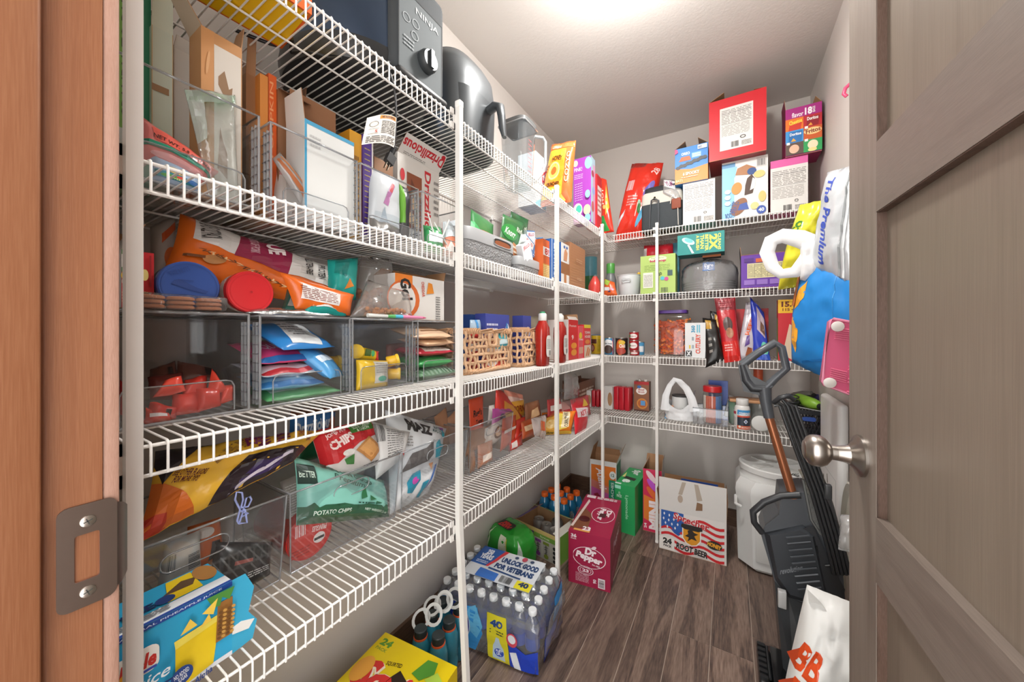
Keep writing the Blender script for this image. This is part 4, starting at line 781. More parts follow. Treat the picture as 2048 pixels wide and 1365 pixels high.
def knorr(lab, q, seed, txt=True):
    bag('soup_packet', lab, 'soup packet', q, .012, film('#2f6b3c', .35, .25), [r_(0, 0, .45, .35, '#c07a45'), p_('#c9855a', (.4, .0), (1, .0), (1, .35), (.55, .4)), e_(.35, .6, .35, .2, '#2f8a3f')] + ([T('Knorr', .12, .5, .6, .68, '#eef2ea', -5, .02, .2), T('Rinfle', .62, .68, .95, .8, '#e6ead9', -8, .01), n_(.45, .15, .9, .35, 2, '#efe3d2')] if txt else []), seed=seed, n=8, wr=.001, group='green soup mix packets in the grey basket')
knorr('green soup mix packet in front, standing at the right of the grey basket', QX([(995, 500, -.74), (1035, 530, -.74), (1050, 448, -.75), (1006, 428, -.75)]), 51)
knorr('green soup mix packet just behind the front one in the grey basket', QX([(1012, 500, -.77), (1048, 530, -.77), (1057, 440, -.78), (1022, 423, -.78)]), 52)
bag('soup_packet', 'green soup mix packet leaning at the left of the grey basket', 'soup packet', QX([(938, 480, -.73), (986, 500, -.73), (987, 450, -.78), (942, 418, -.78)]), .014, film('#2f7a3f', .35, .3), [p_('#3fae66', (0, 0), (.9, 0), (.1, .6), (0, .6)), T('Kn', .05, .15, .3, .4, '#eef2ea', 0, .02, .2)], seed=53, n=8, wr=.002, group='green soup mix packets in the grey basket')
bag('soup_packet', 'orange-brown soup packet low in the grey basket', 'soup packet', QX([(960, 520, -.715), (1015, 545, -.715), (1017, 484, -.72), (965, 460, -.72)]), .015, film('#b0673c', .35, .3), [T('RICE', .2, .4, .8, .7, '#e6c39c', 0, .02)], seed=54, n=8, wr=.002)
jl = [(1046, 500, -.73, 20, '#4f86c4', 'blue and white pudding mix box tilted at the left of the small basket'), (1058, 488, -.77, -12, '#3f7fc0', 'blue pudding mix box standing highest in the small basket'), (1066, 505, -.73, 15, '#5a94cf', 'pale blue pudding mix box leaning in the middle of the small basket'), (1077, 502, -.74, -18, '#3f86b9', 'blue pudding mix box leaning right in the small basket'), (1053, 512, -.705, -30, '#dfe3e8', 'white pudding mix box lying across the front of the small basket')]
for i, (u, v, x, tl, c, lb_) in enumerate(jl):
    p = PX(u, v, x); carton('pudding_box', lb_, 'box', (p.x, p.y, p.z-.03), (.075, .026, .085), (R(4), R(tl), R(90)), col=c, side='#e4e6ea', arts={'front': [r_(.0, .62, 1, .95, '#e9ebee'), T('JELLO', .12, .68, .88, .88, '#c93240', 0, .02), e_(.5, .3, .3, .2, '#e9edf2'), n_(.1, .05, .9, .15, 1, '#dfe6ee')], 'top': [bar_(.3, .1, .7, .9, '#444', 8)]}, group='pudding mix boxes in the small grey basket')
LBx = lambda *a, **k: Lc(*a, **k)
Lc('pasta_dinner_box', 'orange boxed macaroni dinner with noodle picture behind the small grey basket', 'box', 1086, 1101, 480, -.675, zB, .17, um=1092, col='#d2622b', arts={'front': [r_(0, 0, 1, .42, '#d9a14e'), n_(.05, .02, .95, .4, 9, '#efd79a', 6, .6), r_(0, .62, 1, .82, '#e4e2de'), T('8!', .2, .64, .8, .8, '#c0392b', 0, .03)]})
Lc('wrap_box', 'tall blue box with white lettering down its edge next to the shelf post', 'box', 1103, 1119, 477, -.665, zB, .30, um=1104, col='#2f62a8', arts={'front': [r_(.0, 0, .08, 1, '#b9cbe4'), T('LET A TRASH', .25, .08, .8, .92, '#dfe8f4', 270, .02)]})
gl = Lc('glove_box', 'white and blue box of disposable gloves torn open', 'box', 1122, 1138, 488, -.665, zB, .20, um=1130, col='#dcdcda', side='#2f5fa5', arts={'front': [r_(0, .0, 1, .55, '#94613f'), r_(.0, .0, 1, .28, '#e3e1de'), r_(.35, .0, .65, .28, '#b5764c'), p_('#c98f6c', (.3, .6), (.7, .6), (.8, .8), (.5, .9), (.35, .78)), e_(.4, .92, .1, .03, '#3b5fa8'), e_(.7, .92, .1, .03, '#3b5fa8')]})
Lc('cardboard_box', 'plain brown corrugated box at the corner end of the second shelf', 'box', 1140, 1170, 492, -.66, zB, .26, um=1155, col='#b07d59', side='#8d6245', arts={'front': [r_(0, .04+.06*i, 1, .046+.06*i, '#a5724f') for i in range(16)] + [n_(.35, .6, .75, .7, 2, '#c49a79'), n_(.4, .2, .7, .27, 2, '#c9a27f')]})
# spray bottles by the corner
def bottle(name, label, cat, u, vt, x, z, r, prof, mats, rotz=0): 
    p = PX(u, vt, x); h = p.z - z; return lathed(name, label, cat, (p.x, p.y, z), [(a*r, b*h, *c) for a, b, *c in prof], mats)
tb_ = bottle('soap_bottle', 'teal plastic container standing in the shelf corner behind the red bottle', 'bottle', 1180, 516, -.80, zB, .045, [(.9, 0), (1, .02), (1, .55), (1.05, .6, 1), (1.05, 1, 1)], [M('#3f7a4a', .3), M('#5fa3b5', .3)])
rb_ = bottle('spray_bottle', 'red bottle with a grey nozzle in the shelf corner', 'bottle', 1190, 553, -.66, zB, .038, [(.7, 0), (1, .08), (1, .45), (.75, .7), (.35, .95), (.3, 1)], [M('#c9443c', .3)])
rb_.location.y = min(rb_.location.y, 2.05)
MB().tube([(0, 0, .055), (0, 0, .085), (.004, -.01, .11)], [.008, .007, .005], 10).box((-.01, -.006, .06), (.01, .02, .072)).build('nozzle', M('#7d8488', .4), rb_, 60)
# ================================================================ third shelf, left run
zC = ZS['C']; zc2 = zC + .003; zt_ = zC + BH + .0042          # inside the bins / on top of their lids
bins_c = ybin['C']
def RX(rng, pts, zmin=None): return QX(pts, zc2 if zmin is None else zmin)
# bin 1: torn red wrappers
rd = lambda: film('#c4362b', .28, .45)
wr_ = [((285, 855, -.728), (352, 850, -.728), (356, 815, -.735), (300, 805, -.74), 'red candy wrapper at the lower left of the near third-shelf bin'),
       ((306, 795, -.735), (372, 782, -.735), (362, 752, -.75), (330, 762, -.75), 'glossy orange-red wrapper curling in the middle of the near third-shelf bin'),
       ((362, 800, -.745), (416, 792, -.745), (414, 752, -.77), (370, 760, -.77), 'red wrapper lying flat behind the curled one in the near bin'),
       ((412, 795, -.735), (454, 782, -.735), (440, 770, -.75), (424, 738, -.75), 'pointed red wrapper corner in the near third-shelf bin'),
       ((395, 825, -.728), (442, 812, -.728), (440, 775, -.735), (392, 778, -.735), 'red wrapper with a rolled edge at the right of the near bin'),
       ((290, 852, -.722), (342, 842, -.722), (340, 822, -.728), (292, 815, -.728), 'red wrapper with white small print at the front of the near bin'),
       ((340, 835, -.735), (400, 825, -.735), (405, 785, -.75), (345, 790, -.75), 'broad red wrapper in the centre of the near third-shelf bin'),
       ((438, 810, -.735), (466, 800, -.735), (464, 770, -.745), (440, 772, -.745), 'small red wrapper against the right wall of the near bin')]
for i, (a, b, c, d, lb_) in enumerate(wr_):
    bag('candy_wrapper', lb_, 'wrapper', QX([a, b, c, d], zc2), .022, film('#df4a38' if i % 2 else '#d23c30', .25, .5), [r_(.1, .35, .8, .6, '#f0e6e2')] if i == 5 else ([r_(.55, .2, .75, .6, '#2c2220')] if i == 0 else None), seed=60+i, n=10, wr=.009, group='torn red wrappers in the near bin')
for i, (a, b, c, d, lb_) in enumerate([((295, 780, -.79), (360, 775, -.80), (350, 722, -.83), (300, 740, -.83), 'brown chocolate pouch lying at the back left of the near bin'), ((350, 765, -.80), (450, 770, -.80), (425, 740, -.84), (355, 722, -.84), 'long brown chocolate pouch on top of the red wrappers'), ((300, 800, -.775), (370, 802, -.775), (365, 745, -.80), (295, 755, -.80), 'dark red-brown chocolate pouch under the long brown one')]):
    bag('chocolate_pouch', lb_, 'pouch', QX([a, b, c, d], zc2 + .02), .02, film('#5d3a30' if i < 2 else '#6d2f28', .3, .3), [r_(.6, .3, .8, .7, '#2a2220')], seed=70+i, n=10, wr=.003, group='brown chocolate pouches')
bag('chocolate_pouch', 'grey-red pouch corner seen between the door frame and the post on the third shelf', 'pouch', QX([(240, 830, -.75), (262, 832, -.75), (262, 770, -.78), (240, 760, -.78)], zc2), .02, film('#b5302e', .3, .3), None, seed=74, n=8)
# bin 2: stacked candy packs
pk = [((530, 770, '#2f86c9', '#dfe6ec', 8, 0), 'white and blue candy pack lying on top in the second third-shelf bin'), ]
def flatpack(name, label, y, x, z, w, d, h, col, ops, seed, rz=0., tilt=0., grp=None, rough=.28):
    """a small filled pack lying flat: its printed top looks up and to the aisle"""
    c, s2 = math.cos(rz), math.sin(rz); ex = V((0, 1, 0))*c + V((1, 0, 0))*s2; ey = V((-1, 0, 0))*c + V((0, 1, 0))*s2; ey = (ey*math.cos(tilt) + V((0, 0, 1))*math.sin(tilt))
    o = V((x, y, z + h*.5)); q = [o - ex*w/2 - ey*d/2, o + ex*w/2 - ey*d/2, o + ex*w/2 + ey*d/2, o - ex*w/2 + ey*d/2]
    dz_ = min(p.z for p in q) - (z + h*.25); q = [p - V((0, 0, min(0, dz_))) for p in q]
    return bag(name, label, 'candy pack', q, h, film(col, rough, .35) if isinstance(col, str) else col, ops, seed=seed, n=10, wr=.003, back=1., group=grp)
g2 = 'candy packs in the third-shelf bins'
flatpack('candy_pack', 'green clear pack at the bottom of the second third-shelf bin', .395, -.78, zc2, .15, .12, .024, '#5fae6e', [r_(.1, .2, .9, .5, '#cfe3d2')], 80, 0, .1, g2)
flatpack('candy_pack', 'pale blue and white pack above the green one in the second bin', .37, -.775, zc2+.022, .12, .11, .026, '#7db4d8', [T('CANDY', .2, .3, .8, .6, '#e6eef4', 0, .03), r_(0, 0, 1, .12, '#2f74b0')], 81, .1, .15, g2)
flatpack('candy_pack', 'white pack with black swirls and a red edge in the second bin', .365, -.775, zc2+.046, .12, .10, .026, '#d9dde4', [p_('#2a2a30', (.1, .3), (.5, .25), (.6, .4), (.2, .5)), r_(0, 0, 1, .1, '#c33a40'), p_('#2c56a0', (.5, .6), (.95, .6), (.95, .9), (.6, .9))], 82, -.15, .2, g2)
flatpack('candy_pack', 'pink pack with white lettering near the top of the second bin', .355, -.775, zc2+.07, .11, .10, .024, '#e0487c', [T('SQUEEZE', .15, .35, .85, .6, '#f6d9e2', 0, .02), r_(0, .0, 1, .12, '#3a74b8')], 83, -.2, .35, g2)
flatpack('candy_pack', 'blue and white pack with small print topping the second bin', .385, -.765, zc2+.094, .13, .11, .026, '#2f7fc4', [p_('#dfe4e6', (.2, .1), (.75, .05), (.9, .9), (.4, .95)), n_(.35, .3, .7, .8, 5, '#7a7d80')], 84, -.3, .45, g2)
flatpack('candy_pack', 'light blue pack tipping down at the right of the second bin', .435, -.745, zc2+.03, .07, .09, .03, '#4f9ad0', [r_(.1, .4, .9, .6, '#cfe0ee')], 85, -.6, .7, g2)
bag('candy_pack', 'dark grey pouch standing at the back of the second third-shelf bin', 'candy pack', QX([(545, 740, -.86), (600, 745, -.86), (598, 690, -.88), (548, 680, -.88)], zc2), .02, film('#5a564f', .4, .2), [e_(.8, .5, .15, .25, '#c98a2c')], seed=86, n=8)
# bin 3: yellow tubs
def tub(lab, u, v, x, r, h, ax, c='#e3b52c', lidc='#e8c23c'):
    p = PX(u, v, x); t = thing('yellow_tub', lab, 'tub', p, (0, 0, 0), 'yellow tubs in the clear bin'); q = V(ax).normalized()
    MB().lathe([(r*.85, -h*.5), (r, -h*.4), (r*.95, h*.3)], 20, (0, 0, 0), 0, axis=q).build('tub_body', M(c, .35), t, 40)
    MB().lathe([(r*1.08, h*.3), (r*1.1, h*.5), (r, h*.54)], 20, (0, 0, 0), 0, axis=q).build('lid', M(lidc, .35), t, 40); return t
tub('round yellow tub at the upper left of the third third-shelf bin', 712, 704, -.77, .016, .03, (.8, -.5, .1))
tub('small yellow tub with a rounded lid at the upper right of the third bin', 785, 722, -.745, .014, .03, (.5, .8, .2))
tub('small yellow tub with a rounded lid at the lower right of the third bin', 788, 748, -.742, .014, .03, (.6, .7, 0))
tub('yellow tub seen blurred through the wall between second and third bin', 664, 728, -.80, .018, .035, (.3, 1, 0))
tub('brown-yellow jar at the back of the second third-shelf bin', 620, 700, -.86, .02, .045, (0, 0, 1), '#b98a4a', '#c9a055')
bag('candy_pack', 'yellow snack bag with grey print standing at the front of the third bin', 'snack bag', QX([(712, 815, -.725), (775, 800, -.725), (776, 722, -.735), (712, 720, -.735)], zc2), .03, film('#e2bb2d', .3, .35), [r_(.45, .15, .95, .95, '#c9c6bd'), n_(.5, .5, .9, .9, 5, '#9a978e'), e_(.7, .3, .15, .1, '#5aa08a')], seed=87, n=12, wr=.005)
bag('candy_pack', 'yellow and green fruit candy pack with a red end in the third bin', 'candy pack', QX([(716, 718, -.76), (757, 722, -.75), (757, 704, -.76), (720, 694, -.77)], zc2), .02, film('#d8b424', .3, .35), [r_(.2, .2, .5, .8, '#3f5a22'), r_(.8, 0, 1, 1, '#d0403c'), e_(.6, .5, .1, .3, '#3f9a5c')], seed=88, n=8, wr=.003)
bag('candy_pack', 'clear red-brown wrapper at the back of the third third-shelf bin', 'wrapper', QX([(770, 750, -.80), (812, 745, -.80), (812, 685, -.83), (772, 690, -.83)], zc2), .02, film('#8c6560', .3, .5), [p_('#c9c2c0', (.1, .3), (.4, .2), (.3, .7))], seed=89, n=10, wr=.006)
# bin 4: tan, red and green packets
flatpack('candy_pack', 'striped green pack at the bottom of the bin beside the middle post', .77, -.775, zc2, .155, .12, .03, '#7fae86', [r_(.1*i, 0, .1*i+.05, 1, '#a9cbb0') for i in range(10)], 90, 0, .05, g2)
flatpack('candy_pack', 'bright green pack above the striped one beside the middle post', .765, -.775, zc2+.032, .15, .11, .032, '#3fa75a', [r_(.3, .2, .7, .5, '#63c07a')], 91, 0, .08, g2)
flatpack('candy_pack', 'red pack with a white label above the green one beside the middle post', .765, -.775, zc2+.066, .15, .11, .026, '#c9364a', [r_(.2, .05, .9, .45, '#dcd8d4'), n_(.3, .12, .85, .4, 3, '#8a8784')], 92, 0, .1, g2)
flatpack('candy_pack', 'tan paper packet lying on the red pack beside the middle post', .775, -.77, zc2+.094, .14, .11, .022, '#d8b490', [r_(.4, .3, .6, .45, '#a9835e')], 93, -.1, .12, g2)
flatpack('candy_pack', 'rumpled tan packet topping the bin beside the middle post', .75, -.77, zc2+.114, .15, .12, .024, '#dcb897', [p_('#8a6040', (.3, .2), (.9, .3), (.85, .35), (.3, .26))], 94, .12, .2, g2)
# ---------------------------------------------------------------- on the lids of the third-shelf bins
def on_lid(*pts): return QX(list(pts), zt_)
cb = Lc('cracker_box', 'opened red cracker box with a bowl picture at the near end of the third shelf', 'box', 243, 308, 505, -.745, zt_, .10, um=290, col='#c9232c', side='#d9d6d2', opened=True, flaps={'left': (.05, -30, .05, '#d8d4cf'), 'back': (.04, -10, .05, '#d8d4cf')}, arts={'front': [r_(0, .62, .2, 1, '#2f7d3f'), r_(0, .7, .18, .92, '#e8e6e0'), e_(.1, .56, .12, .07, '#e2b93c'), T('CRIX', .0, .42, .16, .5, '#f2e4e0', 0, .03), e_(.7, .6, .12, .1, '#ecd684'), e_(.7, .22, .22, .09, '#ece4d8'), e_(.7, .24, .17, .06, '#b98a5c'), r_(.84, .4, .9, .95, '#9c1820'), n_(.0, .1, .2, .3, 4, '#e9c9a4'), r_(0, .0, .3, .02, '#2a2a2a')]})
# jars lying on their sides, lids to the aisle
def jar(label, u, v, x, r, h, body, lidm, ops=None, tiltz=0.):
    p = PX(u, v, x); t = thing('nut_jar', label, 'jar', (p.x, p.y, p.z), (0, 0, tiltz), 'jars lying on the clear bins'); ax = V((1, 0, 0))
    MB().lathe([(r*.8, -h), (r*.96, -h+.008), (r*.96, -.04), (r*.8, -.022), (r*.8, -.015)], 32, (0, 0, 0), 0, axis=ax).build('jar_body', body, t, 40)
    lm = MB().lathe([(r, -.016), (r*1.02, -.014), (r*1.02, -.002), (r*.97, 0), (r*.9, -.0006), (0, -.0006)], 40, (0, 0, 0), 0, axis=ax).build('lid', lidm, t, 40)
    if ops: art(lm, plane((-.0004, -r, -r), (0, 2*r, 0), (0, 0, 2*r)), ops)
    return t
rj = .0385
jar('brown jar lying on its side with a blue embossed lid', 381, 571, -.735, rj, .05, M('#3a2620', .3), M('#2f4f96', .4), [ring_(.5, .5, .46, .46, .03, '#294587'), p_('#284383', (.25, .6), (.35, .62), (.6, .48), (.8, .42), (.75, .36), (.5, .42), (.2, .52)), r_(.3, .6, .55, .62, '#284383'), T('THE NUTS', .15, .74, .5, .84, '#294587', 28, .02)]).location.z = zt_ + rj*1.03
jar('clear nut jar lying on its side with a bright red lid', 503, 590, -.725, .036, .045, clear('#e2c9a8', .1, 1.2, haze=.35), M('#c9262c', .35), [ring_(.5, .5, .44, .44, .02, '#b81f26'), e_(.5, .5, .03, .03, '#a81a20')]).location.z = zt_ + .0375
# cracker sleeve, three stacks of three crackers
cs_ = thing('cracker_sleeve', 'clear sleeve of round brown crackers lying in front of the jars', 'cracker sleeve', PX(392, 610, -.715).xyz)
cs_.location = (-.722, .2, zt_); mcr = M('#a56a48', .8, var=.25, vs=400)
for i in range(3):
    for j in range(3): MB().lathe([(.014, 0), (.0165, .0015), (.0165, .0045), (.014, .006)], 20, (0, -.034 + .0345*i, .001 + j*.0066)).build('cracker', mcr, cs_, 40)
MB().rbox((-.018, -.054, .0), (.018, .056, .0235), .005, 2).build('sleeve_wrap', clear('#f6f4f2', .08, 1.5, .4, 60, .04), cs_, 40)
# big orange bag and companions
bag('pork_snack_bag', 'large orange, white and maroon pork snack bag lying across the jars', 'snack bag', QX([(318, 556, -.80), (690, 622, -.78), (705, 552, -.82), (360, 428, -.84)], zt_ + .005), .05, film('#df6a1f', .25, .4), [
    p_('#d5d2cd', (.06, .62), (.25, .52), (.27, 1), (.06, .97)), p_('#8f2446', (.25, .5), (.55, .42), (.55, 1), (.27, 1)), p_('#d9d6d1', (.55, .42), (.97, .38), (.97, .9), (.55, 1)), p_('#dc6a22', (.9, .0), (1, .1), (1, .95), (.97, .9)), T('12-15 OZ PACK', .08, .66, .17, .94, '#2b2522', -80, .02), T('GUTS OF PORK', .31, .62, .36, .95, '#d9b3bd', -80, .02), T('UE', .4, .72, .5, .96, '#efe3e2', -75, .04), T('GLUTEN-FREE', .64, .52, .69, .93, '#2b2522', -80, .02), T('PROTEIN', .73, .5, .78, .85, '#2b2522', -80, .02), T('GRILLED', .8, .5, .85, .88, '#2b2522', -80, .02), e_(.9, .66, .04, .12, '#cf5a24'), e_(.17, .35, .05, .08, '#b98350', -10), p_('#7a4a2c', (.04, .36), (.13, .38), (.13, .33), (.04, .32))] + [e_(.1+.45*((i*.618) % 1), .12+.34*((i*.381) % 1), .006, .02, '#6b3a16' if i % 3 else '#e9c08a', i*40, 6) for i in range(46)], seed=100, n=18, wr=.007, crimp=(.02, .03))
bag('snack_bag', 'orange-edged snack bag propped under the big orange bag, showing a nutrition label', 'snack bag', QX([(590, 618, -.725), (700, 632, -.725), (708, 590, -.73), (560, 545, -.74)], zt_), .03, film('#d9661f', .28, .4), [p_('#d8d4d0', (.1, .3), (.7, .25), (.75, .75), (.2, .8)), n_(.15, .32, .68, .72, 7, '#7b3a30', 3)], seed=101, n=12, wr=.005)
bag('snack_bag', 'grey and white crumpled snack bag behind the big orange bag', 'snack bag', QX([(300, 560, -.84), (352, 600, -.84), (352, 430, -.88), (300, 455, -.88)], zt_), .04, film('#b3aaa2', .4, .4), [e_(.7, .4, .3, .15, '#c9642e'), p_('#c95a2c', (.3, .6), (.9, .8), (.9, .9), (.3, .75))], seed=102, n=12)
bag('snack_bag', 'teal snack bag with an orange cracker behind the orange bag', 'snack bag', QX([(655, 600, -.77), (712, 600, -.77), (716, 516, -.80), (655, 520, -.80)], zt_), .035, film('#1f9c93', .28, .4), [p_('#157f78', (.1, .6), (.5, .5), (.6, .85), (.15, .9)), p_('#d9812c', (.45, .2), (.75, .25), (.6, .45))], seed=103, n=12, wr=.006)
bag('snack_bag', 'teal and grey crinkled snack bag lying at the lid edge', 'snack bag', QX([(600, 632, -.72), (692, 632, -.72), (695, 600, -.735), (615, 597, -.76)], zt_), .03, film('#1f8f87', .25, .5), [p_('#c9cbca', (.25, .2), (.9, .15), (.9, .75), (.3, .8)), p_('#b5602a', (.0, .3), (.2, .2), (.2, .7), (.05, .8))], seed=104, n=12, wr=.007)
bag('snack_bag', 'dark green snack bag tucked between red lid jar and teal bag', 'snack bag', QX([(560, 628, -.73), (640, 630, -.73), (645, 580, -.76), (575, 575, -.78)], zt_), .025, film('#1d4f45', .3, .5), [p_('#8f8a84', (.1, .2), (.5, .1), (.6, .6), (.15, .7))], seed=105, n=10, wr=.005)
bag('foil_pack', 'silver foil pack lying flat on the lid of the second bin', 'foil pack', QX([(490, 632, -.714), (670, 634, -.714), (660, 622, -.74), (495, 620, -.74)], zt_), .012, film('#b9bcbd', .2, .6, 50, .9), None, seed=106, n=12, wr=.003)
nug = bag('pretzel_bag', 'clear bag of orange nuggets standing behind the pretzel bag', 'clear bag', QX([(705, 632, -.80), (775, 632, -.80), (783, 520, -.83), (722, 512, -.83)], zt_), .07, clear('#f0ece8', .12, 1.5, .5, 25, .10), None, seed=107, n=14, wr=.008)
def crumbs(parent, box, n, r, m, seed, name='contents'):
    rg = random.Random(seed); mb = MB()
    for i in range(n):
        c = V([rg.uniform(box[k], box[k+3]) for k in range(3)]); a = V((rg.uniform(-1, 1), rg.uniform(-1, 1), rg.uniform(-1, 1))).normalized()
        k = rg.uniform(.7, 1.2); mb.lathe([(0, -r*k), (r*.8*k, -r*.5*k), (r*.9*k, .3*r*k), (0, r*.9*k)], 6, c, 0, axis=a)
    o = mb.build(name, m, parent, 60); o['kind'] = 'stuff'; return o
crumbs(nug, (-.018, -.04, .012, .018, .035, .075), 60, .010, M('#b9713e', .7, var=.2, vs=150), 3)
prz = bag('pretzel_bag', 'clear bag of small pretzel pieces at the front of the third bin lid', 'clear bag', QX([(700, 634, -.73), (825, 634, -.73), (815, 585, -.75), (735, 560, -.76)], zt_), .05, clear('#f2eeea', .12, 1.5, .5, 25, .10), [r_(.6, .85, .8, .97, '#c93a2c')], seed=108, n=14, wr=.007)
crumbs(prz, (-.016, -.055, .006, .014, .05, .024), 90, .006, M('#c08048', .7, var=.25, vs=200), 4)
gf = Lc('cracker_carton', 'white goldfish cracker carton with an orange ring logo on the bin lids', 'carton', 790, 888, 552, -.755, zt_, .09, um=826, col='#d6d3ce', side='#dcd9d5', arts={'front': [r_(0, .55, .32, 1, '#d97a25'), e_(.16, .45, .3, .42, '#c9642a'), e_(.13, .45, .25, .36, '#d6d3ce'), T('Gol', .1, .42, .3, .92, '#22211f', -80, .04, .1), T('CHEDDAR', .5, .55, .56, .9, '#c04a30', -85, .02), p_('#d98527', (.6, .62), (.76, .66), (.72, .88), (.64, .9)), n_(.8, .02, .9, .6, 10, '#6a6865', 2)], 'top': [r_(.1, .1, .9, .9, '#dcd9d5')]}, opened=True, flaps={'right': (.03, 25, .05, '#dedbd7'), 'back': (.03, -50, .05, '#dedbd7')})
pc = thing('toy_pen', 'pink, blue and green novelty pen lying along the bin lid edge', 'pen', (-.722, PX(790, 0, -.722).y, zt_ + .0055)); pl0 = PX(735, 0, -.722).y - pc.location.y; pl1 = PX(852, 0, -.722).y - pc.location.y
for nm, a, b, c, r0, r1 in (('tail_card', 0, .3, '#e4e6e2', .005, .004), ('grip', .3, .42, '#5fb56a', .004, .005), ('blue_sleeve', .42, .55, '#4fb4d4', .005, .005), ('barrel', .55, .92, '#dd86ac', .005, .004), ('tip', .92, 1, '#cf4a7c', .004, .001)):
    MB().cyl((0, pl0 + (pl1-pl0)*a, 0), (0, pl0 + (pl1-pl0)*b, 0), r0, r1, 12).build(nm, M(c, .35), pc, 40)
# ---------------------------------------------------------------- wicker baskets
MWK = M('#d6b08c', .75, var=.22, vs=90, bump=.5, bs=220); MWK2 = M('#c89d76', .75, var=.22, vs=90, bump=.5, bs=220)
def wicker(label, u0, u1, vt, x, z, dep, seed):
    y0, y1, h = lbox(u0, u1, vt, x, z); w, d = (y1-y0)/2, dep/2; rg = random.Random(seed)
    t = thing('wicker_basket', label, 'basket', (x-d, (y0+y1)/2, z), (0, 0, 0), 'open-weave wicker baskets'); r = .0055
    def ring(zz, k=0., n=44, rr_=r, twist=True):
        pts = []
        for i in range(n):
            px, py = sup(d-.004+k, w-.004+k, n, 7)[i]; pts.append((px, py, zz + (.0016*math.sin(i*2.1) if twist else 0)))
        return pts
    rm = MB().tube(ring(h-.006, 0, 60), .0075, 8, closed=True); rm.build('top_rim', MWK, t, 60)
    rope = MB()   # strands wrapped round the rim
    per = sup(d-.004, w-.004, 72, 7)
    for i in range(72):
        px, py = per[i]; qx, qy = per[(i+1) % 72]; dx, dy = qx-px, qy-py; L = math.hypot(dx, dy) or 1; nx, ny = dy/L, -dx/L
        rope.tube([(px+nx*.007, py+ny*.007, h-.014), (px+nx*.009, py+ny*.009, h-.004), (qx+nx*.006, qy+ny*.006, h+.003), (qx-nx*.006, qy-ny*.006, h+.001)], .0028, 5)
    ro = rope.build('rim_wrapping', MWK2, t, 60); ro['kind'] = 'stuff'
    MB().tube(ring(.008, 0, 60), .008, 8, closed=True).build('base_rim', MWK, t, 60)
    bt = MB(); per = sup(d-.004, w-.004, 60, 7)
    for i in range(60):
        px, py = per[i]; qx, qy = per[(i+1) % 60]; bt.tube([(px*1.02, py*1.02, .001), (px*1.04, py*1.04, .009), (qx*1.02, qy*1.02, .016)], .0036, 5)
    b_ = bt.build('base_wrapping', MWK2, t, 60); b_['kind'] = 'stuff'
    for j, f in enumerate((.2, .4, .6, .8)):
        pts = [(px*(1+.006*math.sin(i*1.57+j*1.57)), py*(1+.006*math.sin(i*1.57+j*1.57)), .012 + f*(h-.022) + .002*math.sin(i*.9+j)) for i, (px, py) in enumerate(sup(d-.004, w-.004, 64, 7))]
        MB().tube(pts, .0056, 6, closed=True).build('weave_strand', MWK, t, 60)
    # upright stakes, bent about the strands
    n = 0; per_len = []
    for yy in [(-w+.012) + i*.0225 for i in range(int((2*w-.02)/.0225)+1)]: per_len += [(d-.004, yy), (-d+.004, yy)]
    for xx in [(-d+.02) + i*.026 for i in range(int((2*d-.03)/.026)+1)]: per_len += [(xx, w-.004), (xx, -w+.004)]
    for (px, py) in per_len:
        jx = rg.uniform(-.004, .004); pts = []
        for k in range(9):
            f = k/8; o = .0045*math.sin(k*math.pi/1.6 + n); nx = 1 if abs(abs(px)-(d-.004)) < 1e-6 else 0
            sx = math.copysign(1, px); sy = math.copysign(1, py)
            pts.append((px + (sx*o if nx else jx*math.sin(f*6)), py + (jx*math.sin(f*6) if nx else sy*o), .008 + f*(h-.014)))
        MB().tube(pts, .0048, 6).build('stake', MWK, t, 60); n += 1
    # handle opening rim on the front
    MB().tube([(d+.003, -.022, h-.012), (d+.004, -.020, h*.66), (d+.005, -.01, h*.62), (d+.005, .012, h*.62), (d+.004, .022, h*.67), (d+.003, .024, h-.012)], .006, 8).build('handle_loop', MWK, t, 60)
    return t
wicker('near open-weave wicker basket on the third shelf, next to the middle post', 928, 1029, 660, -.70, zC, .25, 5)
wicker('far open-weave wicker basket on the third shelf, next to the ketchup', 1043, 1094, 658, -.675, zC, .25, 6)
zw = zC + .002
pb_ = [(942, 972, 630, -.79, 'dark blue bow-tie pasta box standing left in the near wicker basket', '#2c4f96', [e_(.4, .75, .1, .1, '#dcb45c'), e_(.75, .75, .1, .1, '#dcb45c'), e_(.3, .35, .22, .2, '#3f7fc0'), T('Pasta', .15, .3, .45, .42, '#e8eef6', 0, .02)]),
       (974, 1044, 628, -.78, 'wide blue pasta box with a white oval in the near wicker basket', '#3f4a9a', [n_(.05, .6, .5, .85, 3, '#c9cfe8'), e_(.55, .45, .12, .26, '#cdbf9e'), e_(.9, .5, .12, .34, '#eceef2'), T('Pasta', .83, .4, .97, .54, '#3a4aa0', 0, .02), e_(.88, .75, .05, .1, '#3f7fc0')]),
       (1046, 1062, 632, -.71, 'narrow blue pasta box in the far wicker basket', '#3f4a9a', [e_(.6, .5, .3, .28, '#eceef2'), T('Rice', .4, .42, .85, .55, '#3a4aa0', 0, .02)])]
for u0, u1, vt, x, lb_, c, ops in pb_[:1]: Lc('pasta_box', lb_, 'pasta box', u0, u1, vt, x, zw, .05, col=c, arts={'front': ops})
y0, y1, _ = lbox(930, 1032, 630, -.75, zw)
p = PX(995, 629, -.725); carton('pasta_box', pb_[1][4], 'pasta box', (-.748, PX(996, 0, -.725).y, zw), (PX(1021, 0, -.725).y - PX(974, 0, -.725).y, .045, p.z - zw), 90, col='#3f4a9a', arts={'front': pb_[1][6]})
